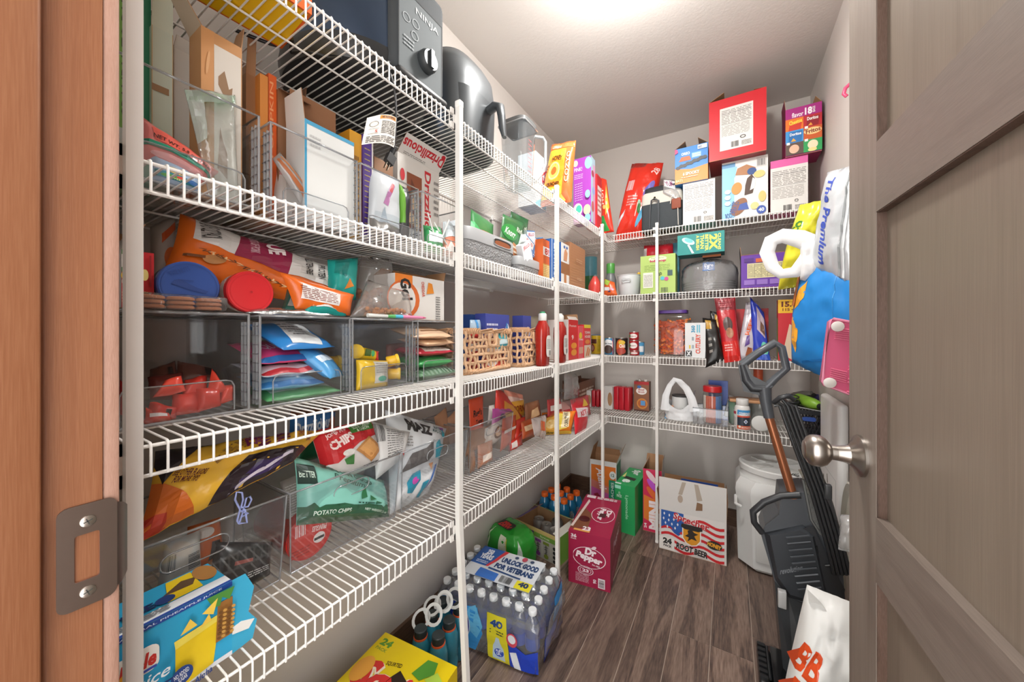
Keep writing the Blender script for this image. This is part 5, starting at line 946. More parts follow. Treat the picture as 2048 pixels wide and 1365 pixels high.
for u0, u1, vt, x, lb_, c, ops in pb_[2:]: Lc('pasta_box', lb_, 'pasta box', u0, u1, vt, x, zw, .05, col=c, arts={'front': ops})
bag('pasta_bag', 'clear bag of pale pasta shells behind the far wicker basket', 'pasta bag', QX([(1060, 720, -.80), (1078, 720, -.80), (1076, 632, -.82), (1062, 634, -.82)], zw), .05, film('#cfc6ae', .3, .6), None, seed=120, n=10, wr=.006)
for i, (a, b, c, d, col, lb_, ops) in enumerate([
    ((934, 745, -.72), (955, 742, -.72), (957, 660, -.725), (936, 665, -.725), '#b5302c', 'red packet at the near end of the near wicker basket', [r_(.1, .5, .9, .7, '#e3dcd8')]),
    ((938, 700, -.74), (960, 690, -.74), (962, 640, -.75), (940, 640, -.75), '#9fb6c9', 'pale blue and clear packet slanting out of the near wicker basket', [r_(.4, 0, .6, 1, '#4f8fc4')]),
    ((965, 720, -.715), (1005, 715, -.715), (1008, 668, -.72), (968, 672, -.72), '#c98a74', 'orange-pink packet in the middle of the near wicker basket', [r_(.1, .2, .9, .5, '#e5d9d2')]),
    ((990, 700, -.708), (1015, 696, -.708), (1014, 665, -.71), (985, 668, -.71), '#3fa6b5', 'turquoise packet showing through the handle of the near wicker basket', [r_(.2, .3, .8, .6, '#cfe6ea')]),
    ((965, 750, -.712), (1010, 738, -.712), (1010, 712, -.715), (965, 718, -.715), '#c13a2e', 'red packet low in the near wicker basket', [e_(.3, .6, .2, .3, '#ddd5d0')]),
    ((1040, 735, -.70), (1062, 730, -.70), (1064, 670, -.71), (1040, 672, -.71), '#6a6fae', 'grey-blue packet in the far wicker basket', [r_(.2, .3, .8, .5, '#c9c6d6')]),
    ((1064, 730, -.70), (1082, 728, -.70), (1078, 662, -.71), (1062, 664, -.71), '#7a2f9a', 'violet packet showing through the handle of the far wicker basket', [r_(.3, .1, .7, .9, '#8f45b0')])]):
    bag('mix_packet', lb_, 'packet', QX([a, b, c, d], zw), .02, film(col, .3, .45), ops, seed=130+i, n=8, wr=.003, group='packets in the wicker baskets')
# ---------------------------------------------------------------- ketchup, boxes and cans toward the corner
def ketchup(label, u, v, x):
    p = PX(u, v, x); h = p.z - zC; t = thing('ketchup_bottle', label, 'bottle', (p.x, p.y, zC), (0, 0, R(90)), 'red ketchup bottles')
    k = h/.21; m = M('#9c1f16', .2, coat=.3)
    stack(MB(), [(0, .03, .02), (.006, .034, .024), (.05*k, .033, .023), (.11*k, .036, .026), (.145*k, .033, .025), (.165*k, .018, .018), (.172*k, .015, .015)], e=2.6, n=32).build('bottle_body', m, t, 50)
    MB().lathe([(.0165, .172*k), (.017, .174*k), (.017, .196*k), (.014, .2*k)], 24).build('cap', M('#d3d3cf', .4), t, 40)
    MB().lathe([(.012, .2*k), (.011, .206*k), (0, .208*k)], 20).build('cap_tip', M('#3a8a63' if 'left' in label else '#d3d3cf', .4), t, 40)
    lf = Face(lambda s, tt, o: V((.030*(s-.5)*1.6, -.0275-o-.001+.006*abs(s-.5)**2, (.035+.085*tt)*k)), .045, .085, 6)
    art(t, lf, [('p', rr(.05, .95, 0, .95, .25), '#dcdad5'), n_(.15, .35, .85, .8, 7, '#7d7a76'), bar_(.5, .06, .85, .28, '#3c3a38', 8)], 'label')
    return t
ketchup('left ketchup bottle of the two, with a green cap tip', 1085, 622, -.645)
ketchup('right ketchup bottle of the two, behind the post', 1120, 626, -.645)
Lc('snack_box', 'bright red opened snack box with a pink tongue right of the ketchup', 'box', 1137, 1156, 640, -.655, zC, .11, um=1145, col='#cf2a2c', side='#e8e0dc', opened=True, flaps={'right': (.03, 10, .05, '#d9606a'), 'front': (.018, -30, .03, '#e4dcd6')}, arts={'front': [T('Premium', .1, .82, .8, .88, '#f0c9c4', 0, .01), e_(.55, .35, .3, .08, '#e0912e'), e_(.55, .18, .3, .08, '#e0912e'), T('9', .3, .5, .5, .62, '#f4dcd6', 0, .03)]})
Lc('snack_box', 'pink pretzel box with a yellow oval beside the bright red box', 'box', 1157, 1167, 652, -.652, zC, .10, um=1160, col='#d95a62', side='#cf4a54', arts={'front': [e_(.4, .7, .3, .1, '#e3c23c'), T('Pretz', .1, .55, .9, .62, '#f6e2de', 0, .02), r_(.1, .15, .9, .35, '#d9a58c')]})
Lc('baking_mix_box', 'red baking mix box with a yellow top band near the shelf corner', 'box', 1168, 1181, 650, -.648, zC, .07, um=1174, col='#d23b3e', side='#c02a30', arts={'front': [r_(0, .9, 1, 1, '#e3cf3c'), T('TOWN', .1, .72, .9, .8, '#f2ded9', 0, .03), T('HOUSE', .1, .6, .9, .68, '#f2ded9', 0, .03), e_(.5, .48, .35, .07, '#e0873a'), r_(0, 0, 1, .38, '#dcc9b4'), p_('#cf7a44', (.2, .05), (.4, .05), (.7, .3), (.5, .32)), p_('#cf7a44', (.5, .05), (.7, .05), (.9, .25), (.75, .28))]})
# ---------------------------------------------------------------- cans in the shelf corner (third shelf)
def can(label, u, v, y, r, z, lab, ops, ring='#b9b6b0', lidc=None):
    p = PY(u, v, y); h = p.z - z; t = thing('food_can', label, 'can', (p.x, y + r, z), (0, 0, math.atan2(-p.x, y)*0), 'food cans in the shelf corner')
    MB().lathe([(r*.93, 0), (r, .003), (r, h-.004)], 28).build('can_body', M(lab, .35), t, 40)
    MB().lathe([(r*1.01, h-.004), (r*1.02, h-.002), (r*.98, h), (r*.9, h-.002), (0, h-.002)], 28).build('can_end', M(lidc or ring, .3, 0 if lidc else .9), t, 40)
    art(t, cylface(r, .004, h-.005, -80, 80), ops, 'label'); return t
yk = YF + .035
can('yellow can with a blue plastic lid at the shelf corner', 1190, 670, yk+.02, .034, zC, '#d9b428', [e_(.3, .3, .18, .22, '#8a2f2c'), e_(.3, .3, .12, .15, '#b98a7a'), r_(.1, .55, .6, .8, '#5a2a1c'), n_(.65, .1, .95, .8, 9, '#8a7a1c')], lidc='#3f78b5')
can('blue and white can of black beans beside the corner post', 1216, 676, yk+.0, .028, zC, '#3f8fc0', [e_(.5, .6, .42, .35, '#e6e8ea'), e_(.5, .3, .36, .28, '#4a3a36'), T('black beans', .2, .62, .8, .74, '#2c3c4c', 0, .02), r_(.85, .0, .92, 1, '#c94a3c')])
can('dark can of chili with a food picture in the middle of the corner cans', 1240, 676, yk+.01, .036, zC, '#2a2422', [e_(.5, .45, .26, .5, '#d0672c'), e_(.55, .2, .3, .2, '#a84438'), e_(.6, .75, .2, .14, '#d9b53c'), T('Chili', .45, .42, .8, .64, '#eee6dc', 0, .03), T('ZERO', .06, .1, .16, .9, '#e9e6e0', 90, .03)])
zz = zC
for i, (v, lb_) in enumerate(((702, 'bottom small red can of the stack of three'), (681, 'middle small red can of the stack of three'), (664, 'top small red can of the stack of three'))):
    y_ = yk+.005; h = PY(1265, v, y_).z - zz
    can(lb_, 1266 if i else 1267, v, y_, .027, zz, '#a8262c', [e_(.5, .5, .33, .33, '#e6e0dc'), T('beans', .3, .42, .7, .56, '#8a2a2c', 0, .02), e_(.2, .5, .1, .2, '#4f7a3a')]); zz += h + .0006
can('light blue can half hidden behind the stack of small red cans', 1277, 684, yk+.065, .028, zC, '#4f98c4', [r_(.3, .2, .9, .7, '#dfe4e8')])
# ================================================================ lowest shelf, left run
zD = ZS['D']; zd2 = zD + .003
MBD = clear('#fbfcfd', .03, 1.1, haze=.02)
def make_dbin():
    t = thing('snack_bin', 'clear bin', 'storage bin'); w, D, h, k = .1385, -.225, .168, .0022; b0 = .012
    def tp(x, y, z): f = z/h; return (x*(1 - .03*(1-f)) , y*(1 - .05*(1-f)), z)
    def sheet(q, n): q = [V(p) for p in q]; return q + [p - V(n)*k for p in q]
    fs = [(0,1,2,3),(7,6,5,4),(0,4,5,1),(1,5,6,2),(2,6,7,3),(3,7,4,0)]
    A = [tp(0, -w, 0), tp(0, w, 0), tp(D, w, 0), tp(D, -w, 0)]; B = [tp(0, -w, h), tp(0, w, h), tp(D, w, h), tp(D, -w, h)]
    A[0] = (-.012, A[0][1], 0); A[1] = (-.012, A[1][1], 0)
    mb = MB(); mb.add(sheet([A[0], A[1], B[1], B[0]], (1, 0, 0)), fs).add(sheet([A[1], A[2], B[2], B[1]], (0, 1, 0)), fs).add(sheet([A[2], A[3], B[3], B[2]], (-1, 0, 0)), fs).add(sheet([A[3], A[0], B[0], B[3]], (0, -1, 0)), fs).add(sheet([A[0], A[3], A[2], A[1]], (0, 0, -1)), fs)
    mb.build('bin_body', MBD, t)
    MB().tube([B[0], B[1], B[2], B[3]], .0022, 6, closed=True).build('rim', MEDGE, t, 60)
    for i in range(4): MB().tube([A[i], B[i]], .0016, 6).build('corner_edge', MEDGE, t, 60)
    MB().tube([A[0], A[1]], .0016, 6).build('bottom_edge', MEDGE, t, 60)
    MB().tube([(.001 - .012*(1-p[1]/h), p[0], p[1]) for p in rr(-.045, .045, h-.055, h-.025, .0145)], .0014, 6, closed=True).build('handle_opening', MEDGE, t, 60)
    return t
dl = ['clear snack bin at the near end of the lowest shelf behind the juice carton', 'clear snack bin on the lowest shelf holding the mint green chip bag', 'clear snack bin on the lowest shelf holding the white chip bag', 'clear snack bin on the lowest shelf filled with candy, beyond the middle post']
pr = make_dbin(); XD = -.748; yd = [.2285, .512, .7975, 1.0925]
for i, y in enumerate(yd):
    o = pr if i == 0 else copy_tree(pr); o.location = (XD, y, zD); o['label'] = dl[i]; o['group'] = 'clear snack bins on the lowest shelf'
# pineapple juice carton
dj = carton('juice_carton', 'torn blue and yellow pineapple juice carton at the near end of the lowest shelf', 'carton', (-.6865, .172, zD), (.132, .083, .112), 92, col='#2fa3cf', side='#d8dde0', arts={'front': [
    r_(0, 0, 1, .06, '#dfe5ea'), r_(0, .94, 1, 1, '#24489a'), T('NATURAL PINEAPPLE JUICE', .05, .955, .9, .985, '#dbe6f2', 0, .01), p_('#e8c820', (.5, .0), (.82, .06), (.88, .62), (.5, .58)), p_('#efdc5a', (.5, .52), (.88, .58), (.88, .66), (.49, .62)), p_('#9a6a34', (.84, .3), (1, .3), (1, .8), (.86, .8))] + [e_(.87+.04*(i % 4), .34+.06*(i//4), .018, .025, '#c4954a' if i % 2 else '#6e4a24', 30, 6) for i in range(28)] + [p_('#4d8a3c', (.74, .98), (.8, .82), (.86, .8), (.88, .9), (.95, .82), (1, .96)), p_('#ecca52', (.7, .82), (.8, .74), (.84, .92)), p_('#ecca52', (.52, .7), (.66, .72), (.6, .84)), p_('#e9c44a', (.68, .66), (.78, .68), (.76, .78)),
    ('p', rr(.0, .36, .5, .8, .08), '#ecebe4'), T('Dole', .08, .56, .34, .73, '#c5322a', 0, .04, .2), e_(.13, .58, .05, .06, '#e8a62c'), r_(.12, .52, .34, .55, '#3a4fae'), T('Juice', .1, .3, .44, .47, '#e6eef2', 0, .01, .3), T('APPLE', .05, .16, .46, .28, '#20306a', 0, .03), e_(.53, .22, .09, .11, '#24407f'), T('NO ADDED\nSUGAR', .47, .16, .59, .28, '#e8ecf2', 10, .01), T('Aloha', .62, .02, .78, .1, '#24407f', 10, .02, .3)],
    'top': [r_(0, 0, 1, .28, '#dfe5ea'), r_(0, .0, 1, .06, '#24489a'), p_('#e8c820', (.5, .3), (.8, .3), (.82, .95), (.6, .95)), p_('#5d4630', (.5, .55), (.75, .5), (.82, .7), (.7, .78)), e_(.9, .7, .1, .3, '#a87840'), T('PPLE', .1, .34, .42, .52, '#20306a', 0, .03), e_(.5, .42, .08, .12, '#24407f'), n_(.1, .1, .5, .26, 3, '#6a7078')]})
fm = MB().prism([(0, 0), (.028, .004), (.034, .03), (.022, .05), (.03, .085), (.018, .112), (0, .112)], (.066, -.0415, 0), (1, 0, 0), (0, 0, 1), (0, .0014, 0), 0); fm.build('torn_flap', [M('#3aa6cc', .5)], dj)
MB().prism([(0, 0), (.022, -.006), (.03, .004), (.012, .012), (0, .01)], (.066, -.0425, .03), (1, 0, 0), (0, 0, 1), (0, .001, 0), 0).build('torn_edge', M('#e6e4df', .6), dj)
# pouches in the near snack bin
bag('snack_bag', 'black snack pouch with white print lying in the near snack bin', 'snack bag', QX([(405, 1230, -.762), (540, 1150, -.762), (545, 1085, -.80), (430, 1085, -.80)], zd2), .03, film('#1f2021', .3, .35), [n_(.55, .2, .95, .35, 3, '#c9c8c4', 4), r_(.3, .55, .6, .62, '#b9645a')], seed=141, n=12)
bag('snack_bag', 'white pouch with a bar code standing in the near snack bin', 'snack bag', QX([(300, 1240, -.762), (405, 1190, -.762), (400, 1060, -.79), (330, 1090, -.79)], zd2), .03, film('#bdb9b0', .35, .35), [bar_(.6, .5, .95, .72, '#3a3836', 10, False), bar_(.1, .55, .3, .8, '#3a3836', 8)], seed=142, n=12)
bag('snack_bag', 'orange and black snack pouch behind the white pouch in the near bin', 'snack bag', QX([(370, 1150, -.80), (450, 1120, -.80), (440, 1035, -.83), (375, 1055, -.83)], zd2), .03, film('#c96325', .3, .4), [p_('#2c2a28', (.5, .1), (.9, .2), (.85, .5), (.6, .5)), e_(.4, .75, .3, .12, '#d9d4cd')], seed=143, n=10)
bag('snack_bag', 'brown crumpled snack pouch at the bottom of the near snack bin', 'snack bag', QX([(285, 1320, -.762), (400, 1250, -.762), (395, 1185, -.77), (285, 1235, -.77)], zd2), .025, film('#6b3f2c', .3, .5), [e_(.3, .7, .12, .1, '#d9902c')], seed=144, n=10)
bag('snack_bag', 'indigo packets seen between the door frame and the nearest post', 'snack bag', QX([(238, 1160, -.75), (258, 1150, -.75), (258, 1010, -.78), (238, 1010, -.78)], zd2), .03, film('#3a3fa0', .3, .5), [r_(0, .6, 1, 1, '#b9452c'), r_(0, .2, 1, .3, '#c9cbd8')], seed=145, n=8)
ylw = bag('popcorn_bag', 'large yellow and dark purple popcorn bag lying across the near snack bins', 'snack bag', QX([(272, 1090, -.755), (585, 925, -.755), (648, 862, -.83), (310, 905, -.83)], zd2 + .1), .06, film('#e6b33c', .22, .5), [
    p_('#2e2328', (.38, .0), (1, 0), (1, .42), (.62, .32), (.52, .5), (.44, .3)), p_('#3a2a56', (.52, .04), (.86, .06), (.84, .26), (.62, .28)), p_('#c9bfcb', (.5, .02), (.56, .02), (.92, .22), (.9, .3), (.84, .28)), p_('#cf6a24', (0, 0), (.3, 0), (.2, .25), (.06, .5), (0, .6)), p_('#b93a24', (0, 0), (.14, 0), (.12, .14), (0, .2)), p_('#2a2224', (.0, .8), (.05, .5), (.2, .9), (.4, 1), (.0, 1)),
    T('SEE OTHER FLAVORS\nFOR MORE TIPS!', .08, .4, .28, .56, '#5a1e22', -22, .02), T('zombie real survival\nThey so WAY better\nan brains', .28, .56, .5, .82, '#5a2a1c', -50, .01), T('BONUS', .66, .55, .76, .98, '#6a1d4a', -68, .05), T('BRAIN', .54, .55, .62, .95, '#6a1d4a', -68, .05), T('FIZZ', .45, .66, .52, .95, '#6a1d4a', -68, .05), T('INDIAN TAN', .82, .62, .87, .96, '#7a2a22', -68, .03), T('SURVIVAL', .91, .55, .95, .9, '#7a2a22', -68, .03)], seed=150, n=18, wr=.009, crimp=(.02, .02))
cl = thing('binder_clip', 'periwinkle blue wire clip pinching the popcorn bag on the bin rim', 'clip', PX(490, 1045, -.742)); cl.location = PX(488, 1020, -.722)
k = lambda u, v: PX(u, v, -.722) - PX(488, 1020, -.722)
for pts in ([k(478, 1048), k(474, 1042), k(480, 1020), k(470, 1000), k(473, 985), k(484, 986), k(486, 1000), k(482, 1016)], [k(482, 1016), k(496, 1014), k(503, 1000), k(500, 994), k(493, 996), k(486, 1024), k(478, 1048)], [k(478, 1048), k(494, 1046), k(490, 1020), k(480, 1022), k(496, 1028), k(484, 1034)]):
    MB().tube(pts, .0016, 6).build('wire_loop', M('#9aa5d8', .35), cl, 60)
# second snack bin
bag('chip_bag', 'mint green potato chip bag with a dark green zigzag in the second snack bin', 'chip bag', QX([(592, 1052, -.768), (778, 1045, -.768), (768, 962, -.80), (588, 915, -.80)], zd2), .07, film('#86c9ba', .25, .4), [
    p_('#2f5f45', *([(0, 0), (1, 0), (1, .33)] + [(1 - i/22, .3 - .06*(i % 2) + .02*math.sin(i)) for i in range(1, 22)] + [(0, .26)])), T('POTATO CHIPS', .1, .14, .44, .21, '#dbe9df', 3, .02), T('NET WEIGHT 2.5 oz', .6, .14, .92, .19, '#cfe3d6', -8, .02), T('SKIN ON GOOD', .22, .82, .72, .93, '#1f5a48', -10, .03), T('Premium', .28, .68, .6, .8, '#2a5a4c', -8, .0, .3), p_('#2f6f48', (.55, .4), (.62, .45), (.6, .65), (.56, .55)), p_('#2f6f48', (.66, .38), (.75, .42), (.66, .5)), p_('#2f6f48', (.72, .3), (.82, .34), (.74, .38)), n_(.5, .3, .8, .36, 1, '#2a5a4c'), r_(0, .6, .12, .9, '#2a3f38'), T('BETTER', .01, .7, .11, .8, '#cfe3d6', 0, .02)], seed=151, n=16, wr=.006)
bag('chip_bag', 'grey-backed chip bag with small print in the second snack bin', 'chip bag', QX([(575, 1080, -.80), (600, 1070, -.80), (605, 945, -.83), (560, 965, -.83)], zd2), .03, film('#8f8a84', .35, .35), [n_(.1, .3, .9, .9, 14, '#c9c6c0', 5, .3), bar_(.2, .05, .9, .2, '#2c2a28', 12)], seed=152, n=10)
pc_ = thing('chip_can', 'red chip can lying with its round end facing out in the second snack bin', 'can', PX(620, 1082, -.772)); pc_.location.z = zd2 + .051
MB().lathe([(.049, -.14), (.049, -.004), (.0495, 0), (.047, .0005), (.046, -.002), (0, -.002)], 36, (0, 0, 0), 0, axis=(1, 0, 0)).build('can_body', M('#c9231f', .3), pc_, 40)
art(pc_, plane((-.0018, -.047, -.047), (0, .094, 0), (0, 0, .094)), [e_(.5, .5, .48, .48, '#d43228'), bar_(.18, .55, .42, .82, '#e9e2e0', 9), T('PRINGLES', .55, .5, .9, .62, '#f4dcd8', 170, .03), e_(.72, .34, .14, .12, '#efe6e2'), r_(.6, .3, .84, .36, '#2a2422'), n_(.1, .1, .5, .3, 3, '#a81f1c')], 'lid_print')
bag('chip_bag', 'red and white chip bag with a square chip picture leaning between the bins', 'chip bag', QX([(650, 975, -.79), (765, 925, -.78), (745, 838, -.84), (620, 865, -.84)], zd2 + .06), .05, film('#cfcac6', .28, .4), [
    p_('#c0242a', (0, .35), (0, 1), (.95, 1), (.95, .62), (.6, .55), (.2, .3)), T('JOSEPH\'S', .12, .8, .45, .9, '#f0dcd8', 12, .03), T('CHIPS', .14, .58, .52, .76, '#f0dcd8', 14, .05), r_(.5, .76, .92, .95, '#3f7a34'), T('SOUR CREAM\n& ONION', .55, .78, .88, .92, '#dfe8d6', 6, .02), p_('#b98046', (.5, .42), (.78, .62), (1, .3), (.74, .1)), p_('#d29a5c', (.56, .42), (.77, .56), (.92, .32), (.74, .18)), p_('#3f7a3c', (.28, .32), (.46, .36), (.42, .18), (.3, .22)), e_(.38, .42, .1, .06, '#e3e0da'), n_(.6, .04, .9, .1, 1, '#4a4744')], seed=153, n=14, wr=.005)
bag('chip_bag', 'white chip bag turned to its nutrition label above the second bin', 'chip bag', QX([(752, 960, -.775), (808, 915, -.765), (820, 865, -.80), (742, 842, -.83)], zd2 + .07), .04, film('#d3d2d0', .3, .4), [bar_(.02, .6, .25, .95, '#2c2a28', 12), n_(.3, .25, .8, .9, 12, '#5a5856', 3, .3), r_(.28, .24, .82, .25, '#3a3836'), T('K', .85, .1, .95, .25, '#c22a2c', 0, .05)], seed=154, n=12, wr=.005)
bag('chip_bag', 'dark green chip bag peeking out behind the popcorn bag', 'chip bag', QX([(590, 930, -.86), (660, 910, -.86), (650, 860, -.88), (570, 872, -.88)], zd2), .03, film('#1f5a3c', .3, .35), [T('GS', .5, .6, .7, .85, '#d9e6da', 20, .03), p_('#d9a22e', (0, .6), (.2, .7), (.2, .95), (0, .9))], seed=155, n=10)
bag('rice_cake_bag', 'blue rice cake bag with white script at the back of the lowest shelf', 'snack bag', QX([(575, 900, -.90), (670, 880, -.90), (672, 815, -.92), (580, 822, -.92)], zd2), .04, film('#2f6fae', .3, .35), [T('Drizzilicious', .05, .35, .8, .7, '#dfe7ef', 8, .03, .2), p_('#a55a3c', (.7, .1), (.98, .1), (.98, .6), (.8, .8)), r_(0, .85, 1, 1, '#7a4a34')], seed=156, n=10)
# third snack bin: white bag with teal creatures
bag('chip_bag', 'large white chip bag with teal star shapes in the third snack bin', 'chip bag', QX([(780, 1030, -.765), (858, 985, -.77), (893, 858, -.82), (770, 820, -.85)], zd2), .07, film('#d3d6d8', .28, .4), [
    T('WITH\nAVO OIL', .68, .85, .9, .96, '#28504f', -6, .03), T('MAIZ', .25, .8, .66, .95, '#2c2a2a', -4, .06), p_('#8a3f8c', (.82, .96), (.92, .98), (.9, .9)), p_('#2fa3b5', (.86, .94), (1, .86), (.98, .78), (.88, .84)), p_('#5f5a58', (.1, .35), (.3, .55), (.55, .62), (.7, .75), (.72, .55), (.6, .45), (.35, .4)), p_('#2a93a6', (.75, .7), (.82, .78), (.86, .7), (.97, .7), (.9, .6), (.94, .48), (.8, .5)), p_('#2a86a0', (.2, .25), (.3, .33), (.45, .36), (.48, .24), (.38, .12), (.25, .14)), e_(.37, .25, .06, .04, '#b5459a'), p_('#2a86a0', (.55, .2), (.7, .22), (.66, .02), (.56, .04)), p_('#d09468', (.62, .42), (.72, .44), (.7, .34)), p_('#3a62a8', (.78, .4), (.84, .42), (.74, .1), (.7, .12)), n_(.1, .62, .3, .75, 4, '#8a8886')], seed=157, n=16, wr=.007)
bag('chip_bag', 'pale blue chip bag behind the mint bag in the second and third bins', 'chip bag', QX([(700, 1040, -.85), (775, 1015, -.85), (780, 920, -.88), (740, 905, -.88)], zd2), .04, film('#a9bccb', .3, .4), [p_('#3f7fa8', (.2, .5), (.5, .6), (.7, .4), (.4, .3))], seed=158, n=10)
for i, (a, b, c, d, lb_) in enumerate([((880, 900, -.85), (905, 885, -.85), (892, 815, -.87), (868, 835, -.87), 'brown paper packet standing leftmost behind the middle post'), ((900, 890, -.84), (928, 880, -.84), (914, 818, -.86), (890, 842, -.86), 'brown paper packet with a pointed corner behind the middle post'), ((930, 925, -.79), (968, 890, -.79), (985, 850, -.82), (940, 862, -.82), 'brown paper packet lying in front of the orange card packs'), ((938, 1010, -.765), (950, 990, -.765), (948, 900, -.77), (936, 905, -.77), 'tall brown paper packet pressed against the bin wall by the post')]):
    bag('paper_packet', lb_, 'packet', QX([a, b, c, d], zd2 + (.0 if i == 3 else .05)), .02, M('#9c7052', .75, var=.15, vs=40, bump=.5, bs=30), None, seed=160+i, n=8, wr=.004, group='brown paper packets')
# fourth snack bin and the candy up to the corner
def cpk(lb_, a, b, c, d, col, ops, seed, th=.02, zmin=None, nm='candy_pack', grp='candy packs on the lowest shelf'):
    return bag(nm, lb_, 'candy pack', QX([a, b, c, d], zd2 if zmin is None else zmin), th, film(col, .28, .4), ops, seed=seed, n=10, wr=.004, group=grp)
cpk('orange card pack with dark lettering standing in the fourth snack bin', (940, 900, -.82), (968, 880, -.82), (966, 792, -.84), (937, 800, -.84), '#cf4a28', [T('Reg\'s', .2, .55, .8, .75, '#2a1a18', 0, .03), T('Tops', .35, .4, .8, .52, '#2a1a18', 0, .03)], 170, .012, zd2+.06)
cpk('red and yellow candy pack leaning in the fourth snack bin', (985, 870, -.80), (1050, 840, -.80), (1005, 782, -.85), (992, 780, -.85), '#c9352a', [p_('#dc9a3c', (.2, .1), (.9, .05), (.9, .5), (.5, .7))], 171, .018, zd2+.05)
cpk('clear pack of orange candy behind the red and yellow pack', (1010, 820, -.86), (1052, 825, -.86), (1045, 790, -.88), (1008, 780, -.88), '#d98a72', [r_(.1, .3, .9, .7, '#e9c9bc')], 172, .02, zd2+.08)
cpk('purple and pink candy pack in the fourth snack bin', (982, 862, -.80), (1030, 845, -.80), (1025, 815, -.82), (985, 818, -.82), '#b5489a', [e_(.4, .5, .1, .2, '#2a2030'), r_(.5, .3, .9, .7, '#dcb04a')], 173, .016, zd2+.05)
cpk('white paper pack with brown print lying in the fourth snack bin', (965, 905, -.79), (1012, 870, -.79), (1010, 835, -.80), (970, 858, -.80), '#cfc4ba', [e_(.6, .5, .25, .3, '#6d4a3a'), e_(.6, .5, .18, .2, '#cfa98c')], 174, .02, zd2)
cpk('orange ribbed candy pack low in the fourth snack bin', (1000, 905, -.77), (1030, 880, -.77), (1032, 830, -.79), (1005, 838, -.79), '#c9502a', [r_(.1, .5, .9, .6, '#e9d9d0')], 175, .02, zd2)
cpk('red wrapped candy pack at the front corner of the fourth snack bin', (1017, 915, -.765), (1045, 890, -.765), (1044, 868, -.77), (1018, 885, -.77), '#c93a30', [r_(.1, .2, .5, .8, '#e6dcd8')], 176, .014, zd2)
tr_ = carton('candy_tray', 'shallow brown tray of green candy bars behind the snack bins', 'tray', (-.86, 1.36, zD), (.24, .16, .05), 90, col='#8a5a3c', opened=True, inner='#6a4330')
for i in range(6):
    cc = ['#3f7a4a', '#2f5f3a', '#4a8a5a'][i % 3]
    carton('candy_bar', ['first', 'second', 'third', 'fourth', 'fifth', 'sixth'][i] + ' green candy bar from the near end of the brown tray', 'candy bar', (-.86, 1.36 - .095 + .038*i, zD + .022), (.034, .14, .03), 90, col=cc, arts={'top': [T('BAR', .2, .3, .8, .7, '#dfe6da', 90, .03)]}, group='green candy bars in the brown tray')
# pumpkin marshmallow bag at the front edge
pm = bag('marshmallow_bag', 'orange and yellow pumpkin marshmallow bag at the edge of the lowest shelf', 'candy bag', QY([(1077, 915, 1.50), (1142, 905, 1.60), (1152, 822, 1.66), (1084, 826, 1.56)], zD + .004), .06, film('#df7a22', .22, .5), [p_('#e9b04a', (.1, .1), (.5, .05), (.6, .6), (.3, .85), (.08, .6)), e_(.3, .4, .16, .2, '#efd08a'), p_('#e9cf4a', (.5, .1), (.8, .2), (.75, .8), (.45, .9)), p_('#e8d9b0', (.62, .2), (.86, .25), (.82, .95), (.6, .98)), T('CURRUPWIC', .68, .25, .8, .92, '#2a1c14', 100, .03), r_(.0, .0, 1, .1, '#e0b53c'), T('Mallow', .1, .02, .45, .09, '#1f1a18', 0, .04), e_(.08, .8, .1, .1, '#6a3a22')], seed=180, n=14, wr=.006)
bag('candy_bag', 'clear twisted candy bag end joined to the marshmallow bag', 'candy bag', QX([(1068, 870, -.70), (1090, 880, -.70), (1092, 830, -.72), (1062, 838, -.72)], zD + .004), .03, clear('#f0dcd2', .15, 1.5, .6, 40, .35), [p_('#d2603a', (.3, .3), (.7, .3), (.8, .7), (.4, .8))], seed=181, n=10, wr=.008)
cpk('red glossy candy bag hanging over the lowest shelf edge near the corner', (1150, 870, -.632), (1170, 866, -.632), (1178, 812, -.66), (1146, 815, -.66), '#c2202c', [r_(.1, .6, .9, .95, '#d9c9cc'), T('KIT', .3, .65, .7, .85, '#c2202c', 10, .04)], 182, .03, zD - .03, 'candy_bag')
cpk('red and yellow candy bag with a star print behind the hanging red bag', (1146, 840, -.70), (1182, 835, -.70), (1176, 790, -.74), (1140, 800, -.74), '#c9303a', [p_('#e8c440', (.4, .4), (.8, .5), (.6, .9)), r_(.2, .1, .6, .3, '#e9dcd8')], 183, .03, None, 'candy_bag')
cpk('pale pink see-through candy bag next to the tub of orange balls', (1122, 850, -.73), (1150, 845, -.73), (1146, 800, -.76), (1118, 805, -.76), '#d9a8a0', [r_(.1, .2, .5, .6, '#c9404a')], 184, .03, None, 'candy_bag')
tb2 = thing('snack_tub', 'clear plastic tub half full of orange cheese balls on the lowest shelf', 'tub', (-.80, 1.84, zD))
MB().lathe([(.07, 0), (.078, .01), (.078, .12), (.07, .14), (.055, .155), (.055, .165)], 32).build('tub_wall', clear('#f2f2f2', .06, 1.2, haze=.05), tb2, 40)
crumbs(tb2, (-.045, -.045, .012, .045, .045, .06), 80, .010, M('#d97a22', .7, var=.15, vs=120), 6, 'cheese_balls')
bag('clear_wrap', 'crumpled clear plastic wrap standing above the tub of orange balls', 'plastic wrap', QX([(1128, 800, -.76), (1158, 800, -.76), (1152, 748, -.78), (1128, 745, -.78)], zD + .1), .05, clear('#eeeeee', .12, 1.8, .7, 30, .25), None, seed=186, n=12, wr=.01)
Lc('cardboard_box', 'small torn brown cardboard box in the corner of the lowest shelf', 'box', 1155, 1190, 765, -.80, zD, .10, um=1172, col='#7d5138', inner='#5f3a28', opened=True, flaps={'back': (.02, 5), 'front': (.012, 10)}, arts={'front': [n_(.1, .2, .9, .8, 4, '#c9b4a4', 4, .5)]})

